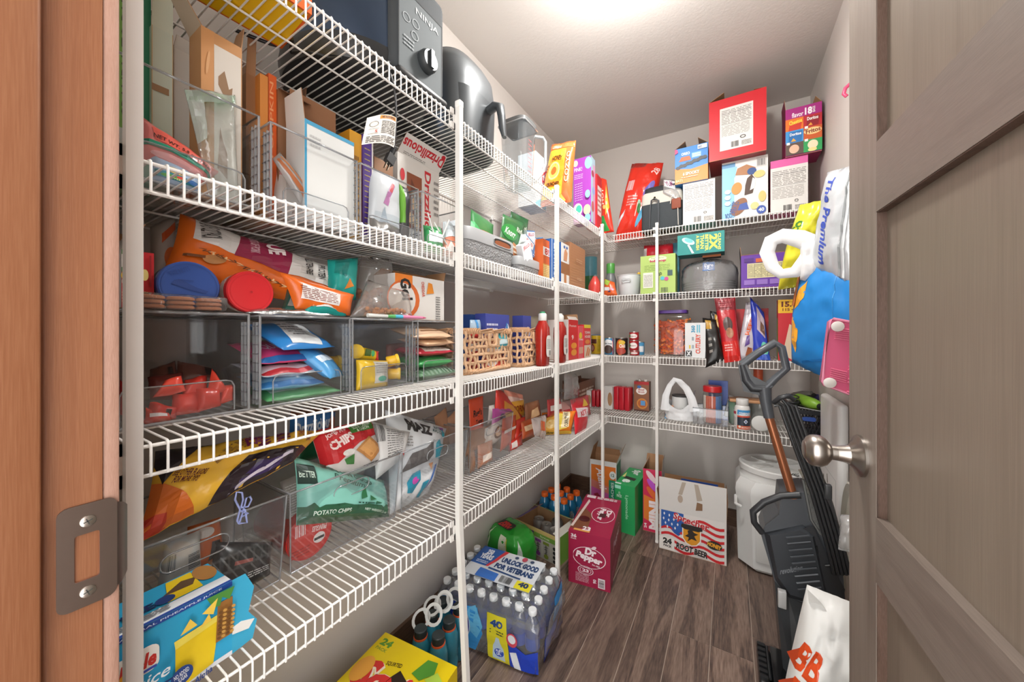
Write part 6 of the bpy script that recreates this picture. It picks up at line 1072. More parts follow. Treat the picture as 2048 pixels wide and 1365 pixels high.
for i, (a, b, c, d, col, ops, lb_) in enumerate([
    ((1045, 880, -.74), (1075, 868, -.74), (1068, 835, -.76), (1042, 845, -.76), '#b5542c', [r_(.1, .4, .9, .7, '#e6c9a4')], 'brown-orange candy pack just past the fourth snack bin'),
    ((1050, 850, -.78), (1085, 840, -.78), (1078, 800, -.80), (1050, 808, -.80), '#8a5a3c', [p_('#d9b48a', (.2, .2), (.8, .3), (.7, .7), (.3, .6))], 'brown chocolate candy pack behind the twisted clear bag'),
    ((1015, 840, -.82), (1050, 832, -.82), (1048, 800, -.84), (1018, 805, -.84), '#e0a22c', [T('CORN', .1, .3, .9, .7, '#8a2a1c', 0, .03)], 'yellow candy corn pack in the fourth snack bin'),
    ((975, 850, -.83), (1000, 842, -.83), (998, 808, -.85), (978, 812, -.85), '#d9d0c8', [e_(.5, .5, .3, .3, '#9a5a3c')], 'cream candy pack next to the orange card pack'),
    ((1095, 835, -.72), (1125, 828, -.72), (1120, 795, -.74), (1094, 800, -.74), '#a52a2c', [r_(.1, .3, .9, .6, '#e2dcd6')], 'dark red candy pack behind the marshmallow bag'),
    ((955, 940, -.765), (985, 920, -.765), (985, 880, -.775), (955, 892, -.775), '#c98a6a', [r_(.2, .2, .8, .5, '#efe2d6')], 'salmon candy pack low at the left of the fourth snack bin'),
    ((1030, 880, -.762), (1060, 862, -.79), (1056, 830, -.80), (1030, 842, -.80), '#cf3a2c', [p_('#f0c23c', (.2, .3), (.8, .3), (.5, .8))], 'red candy pack with a yellow triangle near the fourth snack bin')]):
    cpk(lb_, a, b, c, d, col, ops, 190+i, .022, zd2)
# ================================================================ second shelf, back run
yB = YF + .02
def blathe(name, label, cat, u, vt, y, z, r, prof, mats, group=None, rz=0):
    p = PY(u, vt, y); h = p.z - z; return lathed(name, label, cat, (p.x, y + r, z), [(a*r, b*h, *c) for a, b, *c in prof], mats, 32, (0, 0, rz), group)
gb = blathe('cleaner_bottle', 'grey cleaner bottle with a green cap in the corner of the second shelf', 'bottle', 1218, 526, yB+.05, zB, .035, [(.9, 0), (1, .03), (1, .5), (.85, .6), (.7, .66), (.7, .7), (.72, .71, 1), (.72, .98, 1), (.65, 1, 1)], [M('#6b6f70', .35), M('#4f9a45', .35)])
bag('snack_packet', 'small orange and green snack packet in front of the grey cleaner bottle', 'snack packet', QY([(1207, 640, yB+.01), (1235, 640, yB+.01), (1229, 565, yB+.03), (1209, 558, yB+.03)], zB), .03, film('#d5602c', .3, .4), [r_(.0, .3, .5, .5, '#dfe3e6'), p_('#9fc04a', (.0, .7), (.4, .6), (.6, .95), (.1, 1)), e_(.7, .4, .2, .1, '#e58a9a'), p_('#3a3f6a', (.3, .2), (.6, .2), (.5, .3))], seed=201, n=10)
bag('snack_packet', 'grey and red snack packet lying left of the orange and green packet', 'snack packet', QY([(1193, 640, yB+.02), (1210, 640, yB+.02), (1208, 572, yB+.05), (1196, 568, yB+.05)], zB), .025, film('#a9a3a6', .3, .5), [r_(0, .3, 1, .6, '#b5454a')], seed=202, n=8)
x0, x1, h = bbox(1228, 1278, 549, yB+.01, zB); bk = thing('metal_bucket', 'white metal bucket with side handles on the second back shelf', 'bucket', ((x0+x1)/2, yB+.01+(x1-x0)/2, zB)); rb = (x1-x0)/2
MB().lathe([(rb*.78, 0), (rb*.82, .003), (rb*.97, h-.004), (rb, h-.002), (rb, h+.001), (rb*.95, h-.001), (rb*.8, .006), (0, .006)], 36).build('bucket_body', M('#d7dbdd', .35), bk, 40)
MB().tube([(-.02, -rb*.93, h*.62), (-.026, -rb*.96-.006, h*.72), (-.02, -rb*.97-.008, h*.8), (.02, -rb*.97-.008, h*.8), (.026, -rb*.96-.006, h*.72), (.02, -rb*.93, h*.62)], .0028, 8, closed=True).build('bucket_handle', M('#d2d6d8', .3), bk, 60)
tag(MB().lathe([(.006, 0), (.009, .02), (.012, .05), (.008, .06), (.012, .075), (.006, .085)], 14).build('yellow_tool', M('#e0b325', .35), None, 50, (bk.location.x + rb*.55, bk.location.y, zB + .055), (R(8), R(15), 0)), 'yellow handled tool sticking out of the white bucket', 'tool')
tag(MB().rbox((-.03, -.008, 0), (.03, .008, .06), .004, 2).tube([(-.02, 0, .05), (.03, .0, .075)], .004, 6).build('dark_tool', M('#3a3430', .5), None, 50, (bk.location.x - .005, bk.location.y+.01, zB + .04), (0, R(20), 0)), 'dark brown brush lying in the white bucket', 'brush')
Bc('lollipop_box', 'lime green lollipop carton with pink lettering on the second back shelf', 'box', 1281, 1351, 510, yB, zB, .08, um=1316, col='#a9c46a', side='#8fae52', arts={'front': [e_(.5, .9, .26, .07, '#d9e6c0'), T('Valentine', .32, .9, .68, .95, '#7a9a5a', 0, .0, .3), T('lollipop', .28, .8, .74, .88, '#b52a55', 0, .05), n_(.12, .58, .85, .75, 4, '#7d9a4c', 2, .3), r_(.08, .15, .37, .55, '#dcdcd2'), n_(.1, .18, .35, .5, 9, '#8a8a84'), T('20', .52, .46, .62, .54, '#3a4a2a', 20, .03), e_(.64, .38, .06, .05, '#4fb5c4'), e_(.75, .36, .06, .05, '#c44a8a'), r_(.78, .44, .92, .58, '#3f5a5a'), bar_(.6, .02, .8, .14, '#3a3a3a', 10)]})
bag('candy_bag', 'clear and red candy bag behind the lime lollipop carton', 'candy bag', QY([(1284, 560, yB+.12), (1350, 555, yB+.12), (1346, 488, yB+.15), (1288, 492, yB+.15)], zB), .05, film('#b3202c', .22, .5), [p_('#e4c9cc', (.6, .1), (.65, .4), (.7, .15), (.75, .35)), r_(.0, .1, .12, .9, '#b9b5b4')], seed=203, n=12, wr=.006)
Bc('teal_box', 'teal carton with a small picture behind the lime lollipop carton', 'box', 1327, 1358, 487, yB+.18, zB, .06, um=1342, col='#2f7f94', arts={'front': [e_(.75, .5, .1, .12, '#5a2f34'), p_('#a8242c', (0, .6), (.6, 1), (0, 1))]})
# wrapped stack of paper plates
yp = yB + .01; xp0, xp1 = PY(1364, 0, yp+.13).x, PY(1476, 0, yp+.13).x; rp = (xp1-xp0)/2
pp = thing('plate_pack', 'plastic wrapped stack of grey paper plates on the second back shelf', 'paper plates', ((xp0+xp1)/2, yp + rp + .005, zB)); hp = PY(1420, 516, yp+.05).z - zB
for i in range(9): MB().lathe([(rp*.7, .002 + i*.0062), (rp*.93, .0045 + i*.0062), (rp*.95, .0065+i*.0062), (rp*.7, .005+i*.0062)], 40).build('plate', M('#d8d6d4' if i % 2 else '#a8a6a4', .5), pp, 40)
wf_ = MB(); nn = 48
def wrapfn(s, t):
    a = 2*math.pi*s; pr_ = [(1.0, 0), (1.02, .1), (1.03, .5), (1.0, .72), (.8, .92), (.4, 1.), (0, 1.0)]; k = t*(len(pr_)-1); i = min(int(k), len(pr_)-2); f = k-i
    r = (pr_[i][0]*(1-f)+pr_[i+1][0]*f)*rp*.985; z = (pr_[i][1]*(1-f)+pr_[i+1][1]*f)*hp; q = noise.noise(V((math.cos(a)*6, math.sin(a)*6, t*7)))
    return V((r*math.cos(a), r*math.sin(a), z)) + V((math.cos(a), math.sin(a), .6))*(.008*q*min(1, t*3))
wf_.grid(wrapfn, nn, 14).build('plastic_wrap', clear('#eeeff4', .1, 1.8, .6, 40, .2), pp, 180)
art(pp, Face(lambda s, t, k: V((rp*(.9*(s-.5)), -rp*math.sqrt(max(.01, 1-(.9*(s-.5))**2))*(1.02-.25*t) - k - .002, hp*(.55+.38*t))), .1, .04, 8), [r_(.3, .1, .75, .8, '#3f6fae'), T('Pure', .36, .4, .7, .7, '#dfe6f0', 0, .03), n_(.35, .15, .7, .35, 2, '#c9d6e8')], 'label')
zc_ = zB + hp + .003; yc = yB - .012
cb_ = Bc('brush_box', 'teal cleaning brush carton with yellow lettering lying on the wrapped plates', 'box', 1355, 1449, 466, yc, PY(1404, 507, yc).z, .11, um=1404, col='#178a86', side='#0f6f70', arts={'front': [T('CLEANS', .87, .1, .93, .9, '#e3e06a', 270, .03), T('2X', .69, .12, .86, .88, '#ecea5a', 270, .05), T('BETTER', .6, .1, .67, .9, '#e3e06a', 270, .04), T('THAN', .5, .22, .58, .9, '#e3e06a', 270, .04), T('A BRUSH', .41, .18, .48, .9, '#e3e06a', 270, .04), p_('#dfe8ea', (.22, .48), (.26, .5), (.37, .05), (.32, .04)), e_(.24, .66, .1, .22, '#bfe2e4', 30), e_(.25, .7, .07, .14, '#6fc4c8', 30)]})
Bc('snack_box', 'small orange-edged carton peeking out under the teal brush carton', 'box', 1405, 1442, 506, yB+.05, PY(1404, 507, yc).z - .012, .05, um=1420, col='#c06a2c', side='#2a2a2c')
x0, x1, h = bbox(1482, 1592, 512, yB, zB, 1500)
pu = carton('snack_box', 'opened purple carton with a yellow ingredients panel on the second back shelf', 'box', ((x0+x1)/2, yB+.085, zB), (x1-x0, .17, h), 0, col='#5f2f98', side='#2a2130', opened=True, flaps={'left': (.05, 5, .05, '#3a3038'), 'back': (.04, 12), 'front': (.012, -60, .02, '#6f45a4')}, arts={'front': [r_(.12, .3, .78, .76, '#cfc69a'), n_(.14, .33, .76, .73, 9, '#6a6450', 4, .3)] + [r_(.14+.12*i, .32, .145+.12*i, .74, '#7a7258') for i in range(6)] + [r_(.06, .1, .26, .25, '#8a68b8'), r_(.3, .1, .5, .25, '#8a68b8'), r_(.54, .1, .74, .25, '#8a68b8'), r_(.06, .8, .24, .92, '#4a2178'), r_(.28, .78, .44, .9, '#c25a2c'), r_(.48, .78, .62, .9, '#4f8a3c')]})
# ================================================================ third shelf, back run
yc0 = YF + .105
x0, x1, h = bbox(1306, 1379, 620, yc0, zC); cj = thing('candy_jar', 'square clear jar of orange wrapped candy with a purple lid', 'jar', ((x0+x1)/2, yc0 + .08, zC)); w2 = (x1-x0)/2
stack(MB(), [(.002, w2*.9, .07), (.008, w2, .078), (h*.82, w2, .078), (h*.9, w2*.86, .066), (h*.93, w2*.8, .06)], e=6, n=40).build('jar_wall', clear('#f6f2ee', .05, 1.3, haze=.03), cj, 50)
stack(MB(), [(h*.93, w2*.86, .065), (h*.995, w2*.86, .065), (h, w2*.8, .06)], e=5, n=40).build('lid', M('#5a3a8c', .35), cj, 50)
stack(MB(), [(.008, w2*.66, .046), (h*.76, w2*.68, .048)], e=6, n=24).build('candy_core', M('#c9541c', .3, var=.5, vs=70, bump=.8, bs=60), cj, 50)
rg = random.Random(4)
wrp = [film('#e8681a', .22, .5), film('#d2500f', .22, .5), film('#f08a34', .22, .5)]
for i in range(70):
    if i < 50: px, py = rg.uniform(-w2*.8, w2*.8), -rg.uniform(.056, .062)
    elif i < 60: px, py = w2*.84, rg.uniform(-.06, .05)
    else: px, py = -w2*.84, rg.uniform(-.06, .05)
    c = V((px, py, rg.uniform(.02, h*.8))); a = V((rg.uniform(-1, 1), rg.uniform(-.4, .4), rg.uniform(-1, 1))).normalized(); L = .018
    MB().tube([c - a*L, c - a*L*.55, c - a*L*.3, c, c + a*L*.3, c + a*L*.55, c + a*L], [.010, .003, .009, .0105, .009, .003, .010], 6, flat=.7).build('wrapped_candy', wrp[i % 3], cj, 30)
MB().tube([(w2+.002, 0, h*.75), (w2+.018, 0, h*.7), (w2+.018, 0, h*.5), (w2+.002, 0, h*.42)], .005, 8).build('jar_handle', clear('#e9e4e0', .06, 1.5, haze=.1), cj, 60)
Bc('cutlery_box', 'white carton of plastic cutlery in front of the candy jar', 'box', 1370, 1411, 646, YF+.008, zC, .09, um=1390, col='#d8dadb', side='#c4c8ca', arts={'front': [T('CUTLERY', .52, .12, .76, .68, '#cf4a32', 90, .04), n_(.34, .2, .44, .66, 2, '#8a9aa4'), T('360', .3, .72, .5, .92, '#2f8fb5', 90, .04), r_(.58, .72, .64, .94, '#5fb0c8'), r_(.68, .72, .74, .94, '#5fb0c8'), r_(.2, .26, .28, .36, '#d9b93c'), r_(.04, .04, .34, .2, '#1f2224'), p_('#d8dadb', (.08, .06), (.16, .06), (.3, .18), (.22, .18)), p_('#d8dadb', (.08, .18), (.14, .18), (.3, .06), (.24, .06))]})
def bk_(lb_, q, col, ops, seed, th=.03, nm='snack_bag', zmin=None, wr=.006): return bag(nm, lb_, 'snack bag', QY(q, zC if zmin is None else zmin), th, film(col, .28, .45), ops, seed=seed, n=12, wr=wr)
yq = YF - .004
bk_('black and gold chip bag hanging over the edge of the third back shelf', [(1411, 740, yq), (1449, 720, yq), (1432, 640, yq+.06), (1405, 636, yq+.06)], '#1c1a19', [r_(.2, .75, .6, .95, '#b58a2c'), n_(.3, .2, .5, .6, 3, '#8a8680')], 211, .04, zmin=zC-.05)
bk_('second black chip bag with gold print standing behind the first', [(1425, 720, yB+.04), (1452, 718, yB+.04), (1447, 628, yB+.10), (1420, 622, yB+.10)], '#201d1b', [p_('#c9962c', (.3, .7), (.8, .6), (.7, .9), (.35, .95))], 212)
bk_('red snack bag with a see-through crimped top on the third back shelf', [(1449, 729, yq), (1482, 722, yq), (1470, 594, yB+.06), (1428, 596, yB+.06)], '#b3202a', [r_(0, .78, 1, 1, '#8c3038'), n_(.2, .82, .8, .96, 4, '#c96a70'), e_(.5, .55, .25, .12, '#4a3430'), e_(.55, .42, .2, .08, '#a87458'), r_(.0, .0, 1, .3, '#c9241f'), n_(.15, .15, .6, .26, 3, '#e9b0aa')], 213, .04, zmin=zC-.02)
Bc('snack_box', 'red carton with a dark round logo behind the foil bags', 'box', 1468, 1537, 618, yB+.14, zC, .06, um=1500, col='#b81f24', arts={'front': [r_(.25, .3, .75, .75, '#d0682c'), e_(.55, .55, .16, .26, '#26282c'), n_(.45, .5, .65, .65, 2, '#c9c6c2')]})
bk_('silver and orange snack bag standing on the third back shelf', [(1472, 735, YF+.012), (1507, 735, YF+.012), (1515, 603, yB+.09), (1492, 606, yB+.09)], '#bab3bb', [T('REESE', .45, .4, .75, .75, '#cf5a2c', 80, .04), p_('#5a3f86', (.4, .2), (.7, .25), (.65, .4), (.45, .38)), p_('#8a4a2c', (.5, .05), (.9, .05), (.9, .18), (.6, .2))], 214)
bk_('blue and purple snack bag with a pointed top on the third back shelf', [(1506, 735, YF+.014), (1541, 735, YF+.014), (1528, 625, yB+.07), (1500, 594, yB+.07)], '#2c3fae', [p_('#b9a9b4', (.3, .5), (.8, .4), (.9, .8), (.4, .95)), e_(.7, .2, .22, .12, '#5fb5a0'), r_(0, .0, 1, .1, '#2f52b8'), p_('#6a4a3a', (.5, .5), (.8, .45), (.8, .65), (.6, .7))], 215)
Bc('cereal_box', 'red and yellow cereal carton at the right end of the third back shelf', 'box', 1556, 1602, 600, yB+.01, zC, .05, um=1565, col='#c22630', side='#7c9a5c', arts={'front': [r_(0, .78, 1, 1, '#e6b52c'), T('15.1', .15, .88, .75, .97, '#6a2a1c', 0, .05), T('115 g', .2, .8, .7, .86, '#6a2a1c', 0, .03), p_('#dcc3a8', (.2, .1), (.7, .0), (1, .0), (1, .5), (.5, .6))], 'left': [r_(0, .7, 1, 1, '#a52a30'), r_(.1, .1, .9, .6, '#8aa45c')]})
# ================================================================ lowest shelf, back run
def brick(label, u0, u1, vt, y, n, red='#b01f2c'):
    """carton sleeve of small red boxes, its white end with a finger hole"""
    x0, x1, h = bbox(u0, u1, vt, y, zD); return x0, x1, h
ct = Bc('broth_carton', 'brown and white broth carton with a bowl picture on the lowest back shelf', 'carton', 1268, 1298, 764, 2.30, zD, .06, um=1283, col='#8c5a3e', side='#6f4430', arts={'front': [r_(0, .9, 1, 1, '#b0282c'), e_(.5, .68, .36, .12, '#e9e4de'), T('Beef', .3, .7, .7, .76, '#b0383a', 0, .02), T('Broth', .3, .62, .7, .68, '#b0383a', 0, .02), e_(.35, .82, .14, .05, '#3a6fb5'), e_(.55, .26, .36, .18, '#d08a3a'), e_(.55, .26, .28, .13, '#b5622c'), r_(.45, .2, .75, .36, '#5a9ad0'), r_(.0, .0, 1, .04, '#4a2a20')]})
hh = PY(1283, 764, 2.30).z - zD
for dx in (-.017, .02): MB().cyl((dx, 0, hh), (dx, 0, hh+.012), .010, n=16).build('cap', M('#dcdad6', .4), ct, 40)
def sleeve(label, u0, u1, vt, y, dep, rz):
    x0, x1, h = bbox(u0, u1, vt, y, zD); t = thing('juice_sleeve', label, 'drink pack', ((x0+x1)/2, y+.05, zD), (0, 0, rz), 'red drink packs in the corner'); w = x1-x0
    for i in range(3):
        MB().rbox((-w*.12 + w*.2*i, -.035, .001), (-w*.12 + w*.2*i + w*.18, .035, h), .006, 2).build('juice_box', M('#b81f2e', .3, var=.1, vs=50), t, 40)
    MB().box((-w*.5, -.045, 0), (-w*.14, .045, h*.98)).build('white_end', M('#d4d2cf', .5), t)
    art(t, plane((-w*.5, -.045, 0), (w*.36, 0, 0), (0, 0, h*.98)), [e_(.75, .45, .25, .3, '#a8805f')], 'finger_hole')
    return t
sleeve('red drink boxes in a white sleeve beside the broth carton', 1206, 1262, 775, 2.24, .1, R(-8))
sleeve('red drink boxes in a white sleeve deep in the shelf corner', 1166, 1204, 782, 2.25, .1, R(10))
# white carrier bag with a paint can
yz = YF + .06
cn = blathe('paint_can', 'white paint can with a blue wave inside the white carrier bag', 'can', 1359, 793, yz+.02, zD, .044, [(.97, 0), (1, .02), (1, .95), (1.03, .96, 1), (1.03, 1, 1), (.9, .99, 1), (0, .97, 1)], [M('#d6d7d6', .4), M('#2a2a2c', .35)])
art(cn, cylface(.0442, .005, .08, -80, 80), [p_('#5f9fb5', (.2, .35), (.5, .45), (.85, .35), (.6, .15), (.4, .1)), n_(.6, .75, .9, .85, 2, '#8a8a88'), n_(.1, .2, .3, .8, 6, '#a9a8a6')], 'label')
for i, (dx, c, nm) in enumerate(((-.055, '#d98a4a', 'orange striped craft box standing left of the paint can'), (-.072, '#3f8fc0', 'blue craft box standing at the left of the carrier bag'))):
    carton('craft_box', nm, 'box', (cn.location.x + dx, cn.location.y - .01, zD), (.014, .05, .075 - i*.012), (0, R(14), 0), col=c, arts={'front': [r_(.2, .1, .8, .9, '#e3c9a4')]})
pbg = thing('carrier_bag', 'white plastic carrier bag standing open around the paint can', 'carrier bag', (cn.location.x, cn.location.y, zD)); mpl = M('#e6e8ea', .35, var=.03, vs=30, bump=.5, bs=40, alpha=.95)
def cbag(s, t):
    a = math.pi*2*s; r = .072 + .006*noise.noise(V((math.cos(a)*3, math.sin(a)*3, t*4))); top = .065 + .10*abs(math.cos(a))**2.5 * (1 if math.cos(a) > 0 else .55); f = t
    return V((r*1.18*math.cos(a)*(1-.12*t), r*.95*math.sin(a), .002 + top*f + .004*noise.noise(V((a*2, t*5, 3)))))
MB().grid(cbag, 40, 10).grid(lambda s, t: cbag(s, t)*.985, 40, 10, flip=True).build('bag_wall', mpl, pbg, 180)
hd = [(-.075, -.05, .05), (-.07, -.05, .13), (-.05, -.045, .19), (-.025, -.04, .225), (.0, -.04, .215), (.035, -.045, .18), (.06, -.05, .13), (.075, -.05, .06)]
MB().tube(hd, [.010, .008, .006, .006, .007, .008, .009, .011], 8, flat=2.4).build('bag_handle', mpl, pbg, 60)
# clear bin with a red-lidded jar of straws
yj = YF + .045
bn = thing('clear_tray', 'clear plastic bin holding the red-lidded jar on the lowest back shelf', 'bin', (PY(1420, 0, yj).x, yj+.07, zD)); bw = (PY(1455, 0, yj).x - PY(1385, 0, yj).x)/2
for a, b in (((-bw, -.07, 0), (bw, .07, .002)), ((-bw, -.07, .002), (bw, -.068, .085)), ((-bw, .068, .002), (bw, .07, .085)), ((-bw, -.068, .002), (-bw+.002, .068, .085)), ((bw-.002, -.068, .002), (bw, .068, .085))): MB().box(a, b).build('bin_wall', MBIN, bn)
MB().tube([(-bw, -.07, .085), (bw, -.07, .085), (bw, .07, .085), (-bw, .07, .085)], .002, 6, closed=True).build('rim', MEDGE, bn, 60)
jr = thing('straw_jar', 'clear jar with a red lid packed with orange and blue drink sticks', 'jar', (PY(1424, 0, yj).x, yj+.06, zD+.003)); hj = PY(1424, 774, yj+.02).z - zD - .003
MB().lathe([(.042, 0), (.046, .006), (.046, hj*.78), (.04, hj*.84)], 32).build('jar_wall', clear('#f4f2f0', .05, 1.3, haze=.04), jr, 40)
MB().lathe([(.043, hj*.84), (.045, hj*.85), (.045, hj*.98), (.042, hj)], 32).build('lid', M('#b81c22', .35), jr, 40)
for i in range(14):
    a = -1.3 + 2.6*i/13 - math.pi/2; c = '#2f6fb5' if i > 8 else ('#c4532c' if i > 2 else '#d8d2c9'); x_, y_ = .039*math.cos(a), .039*math.sin(a)
    MB().rbox((x_-.005, y_-.003, .005), (x_+.005, y_+.003, hj*.74), .002, 1).build('drink_stick', M(c, .4, var=.2, vs=80), jr)
Bc('blue_lid', 'blue plastic container lid leaning behind the red-lidded jar', 'tray', 1417, 1456, 762, yj+.16, zD, .012, um=1440, col='#3557b5', rough=.35, arts={'front': [r_(.15, .2, .85, .85, '#4468c4'), r_(.3, .35, .7, .6, '#2f4fa5')]})  # this is the lid of a storage container
tag(MB().rbox((-.055, -.006, 0), (.055, .006, .12), .01, 3).build('clear_lid', clear('#dcdcdc', .12, 1.5, haze=.35), None, 50, (PY(1470, 0, yj+.13).x, yj+.13, zD+.02), (R(-8), R(12), 0)), 'frosted clear plastic lid standing behind the supplement jar', 'tray')  # a clear container lid standing on edge
# supplement jar
yv = YF + .012
sj = thing('supplement_jar', 'white supplement jar with a blue and orange label at the shelf edge', 'jar', (PY(1485, 0, yv).x, yv+.034, zD)); hv = PY(1485, 800, yv).z - zD
MB().lathe([(.030, 0), (.034, .005), (.034, hv*.68), (.03, hv*.76), (.024, hv*.8)], 32).build('jar_body', M('#d9d8d5', .35), sj, 40)
MB().lathe([(.026, hv*.8), (.027, hv*.81), (.027, hv*.98), (.025, hv)], 32).build('cap', M('#d5d4d1', .4), sj, 40)
art(sj, cylface(.0342, .008, hv*.66, -85, 70), [r_(.3, .75, 1, 1, '#3a8cc4'), T('COSEQUIN', .38, .72, .98, .88, '#e9edf0', 0, .05), r_(.3, .62, 1, .7, '#c94a32'), r_(.3, .18, 1, .62, '#26303e'), p_('#dfe3ea', (.6, .4), (.7, .52), (.8, .4), (.7, .28)), p_('#6a82a8', (.64, .4), (.7, .48), (.76, .4), (.7, .32)), r_(.3, .0, 1, .18, '#c8542c'), e_(.42, .12, .06, .06, '#e3d9c9'), n_(.5, .04, .95, .14, 2, '#efe0d4'), r_(0, .1, .28, .95, '#dcdad6'), n_(.03, .15, .25, .6, 8, '#8a8886'), r_(.03, .75, .25, .9, '#a83a4a')], 'label')
tag(MB().rbox((-.09, -.055, 0), (.09, .055, .016), .006, 2).build('wood_board', wood('board_wood', '#a5714a', '#bd8a60', '#cf9e74', 0, 20, .1), None, 40, (PY(1497, 0, yv+.16).x, yv+.15, PY(1497, 804, yv+.10).z - .008), (0, 0, R(4))), 'small wooden board resting behind the supplement jar', 'board')
for i, (dx, dy) in enumerate(((-.05, 0), (.05, .02))):
    lathed('plastic_tub', ['green-tinted clear tub under the wooden board, on the left', 'green-tinted clear tub under the wooden board, on the right'][i], 'tub', (PY(1497, 0, yv+.16).x + dx, yv+.15 + dy, zD), [(.036, 0), (.04, .004), (.043, PY(1497, 804, yv+.10).z - .0095 - zD)], clear('#9fd0b0' if i == 0 else '#dfe6e2', .08, 1.4, haze=.2), 24)
tag(MB().lathe([(.036, 0), (.038, .002), (.038, .006), (.034, .008)], 28, (0, 0, 0), 0, axis=(0, -1, 0)).build('white_disc', M('#cfd0cc', .45), None, 40, (PY(1521, 0, yv+.04).x, yv+.04, zD+.039)), 'round white disc standing on edge right of the supplement jar', 'disc')
pb2 = blathe('pill_bottle', 'white pill bottle with an orange cap at the back of the lowest shelf', 'bottle', 1517, 740, yv+.23, zD+.0, .026, [(.95, 0), (1, .02), (1, .66), (.8, .7), (.85, .71, 1), (.85, 1, 1)], [M('#d5d3cf', .4), M('#c95a3a', .35)])
# black basket with bottle and odds and ends
yk2 = YF + .03; x0, x1, h = bbox(1588, 1653, 822, yk2, zD); w2 = (x1-x0)/2
bb = thing('black_basket', 'black lattice plastic basket at the right end of the lowest back shelf', 'basket', ((x0+x1)/2, yk2+.1, zD)); mbk = M('#24262a', .4)
stack(MB(), [(0, w2*.92, .09), (.003, w2*.93, .092), (.012, w2*.93, .092)], e=7, n=40).build('basket_floor', mbk, bb, 50)
def blat(face):
    mb = MB(); n = 9
    for i in range(n+1):
        for sg in (1, -1):
            a, b = i/n, i/n + sg*.28
            if b < 0 or b > 1: continue
            pts = []
            for t in (0, 1):
                s = a + (b-a)*t; k = .93 + .07*t
                x = (-w2 + 2*w2*s)*k; z = .012 + (h-.03)*t
                pts.append((x, -.1*k, z) if face == 0 else ((w2*k, -.1*k + .2*k*s, z) if face == 1 else ((-w2*k, -.1*k + .2*k*s, z) if face == 2 else (x, .1*k, z))))
            mb.tube(pts, .0022, 5)
    return mb
for f in range(4): blat(f).build('lattice_side', mbk, bb, 60)
sq = lambda k, z: [(-w2*k, -.1*k, z), (w2*k, -.1*k, z), (w2*k, .1*k, z), (-w2*k, .1*k, z)]
rim = MB()
for i in range(4):
    a, b = sq(1, 0)[i], sq(1, 0)[(i+1) % 4]; rim.obox((a[0], a[1], h-.02), (b[0]-a[0], b[1]-a[1], 0), (-(b[1]-a[1])*.004/.2, (b[0]-a[0])*.004/.2, 0), (0, 0, .02))
rim.build('rim', mbk, bb)
MB().prism(rr(-.028, .022, h-.05, h-.03, .009), (0, -.1, 0), (1, 0, 0), (0, 0, 1), (0, -.001, 0)).build('handle_slot', M('#2f4f9a', .4), bb)
gbt = thing('water_bottle', 'lime green drink bottle with a black cap lying on the black basket', 'bottle', PY(1633, 800, yk2+.02)); ga = V((.55, -.8, -.12)).normalized()
gbt.location = (bb.location.x + .02, bb.location.y - .03, zD + h + .022)
MB().lathe([(.02, -.09), (.027, -.08), (.028, .0), (.022, .025), (.013, .035)], 28, (0, 0, 0), 0, axis=ga).build('bottle_body', M('#86b53a', .4), gbt, 40)
MB().lathe([(.013, .033), (.013, .045), (.007, .048), (.007, .055)], 20, (0, 0, 0), 0, axis=ga).build('cap', M('#26282a', .4), gbt, 40)
def odd(name, label, cat, pts, r, col, flat=1., n=8):
    o0 = V(pts[0]); return tag(MB().tube([V(p)-o0 for p in pts], r, n, flat=flat).build(name, M(col, .45), None, 60, o0), label, cat)
B0 = bb.location
odd('hair_brush', 'black brush lying across the top of the black basket', 'brush', [B0 + V((-.06, -.04, h+.006)), B0 + V((-.01, .02, h+.03)), B0 + V((.04, .06, h+.055))], [.012, .015, .014], '#1b1c20', .6)
odd('purple_bottle', 'dark purple bottle lying at the back of the black basket', 'bottle', [B0 + V((-.02, .06, h+.02)), B0 + V((.04, .07, h+.035)), B0 + V((.075, .08, h+.04))], [.02, .022, .016], '#3a2f66', 1.)
odd('grey_clamp', 'grey metal strip lying across the front rim of the black basket', 'clamp', [B0 + V((-.06, -.08, h+.012)), B0 + V((0, -.085, h+.004)), B0 + V((.04, -.09, h+.0))], .006, '#9a9c9c', .4)
odd('cable_coil', 'coil of thin black cable on the left of the black basket', 'cable', [B0 + V((-.055 + .025*math.cos(a*.8), -.03 + .03*math.sin(a*.8), h + .01 + .0025*a)) for a in range(0, 22)], .003, '#2a2b2e')
odd('white_cloth', 'crumpled pale grey cloth at the back of the black basket', 'cloth', [B0 + V((-.07, .05, h+.015)), B0 + V((-.03, .06, h+.04)), B0 + V((.0, .07, h+.05)), B0 + V((.03, .05, h+.06))], [.02, .026, .022, .015], '#8d8a87', .8)
# ================================================================ on the floor
def fbox(name, label, cat, a, b, dep, h, **k):
    """a carton whose front bottom edge runs from floor point a (left) to b (right)"""
    a, b = V((a[0], a[1], 0)), V((b[0], b[1], 0)); e = b - a; ang = math.atan2(e.y, e.x); n = V((-e.y, e.x, 0)).normalized()
    c = (a + b)/2 + n*dep/2; return carton(name, label, cat, (c.x, c.y, .0), (e.length, dep, h), math.degrees(ang), **k)
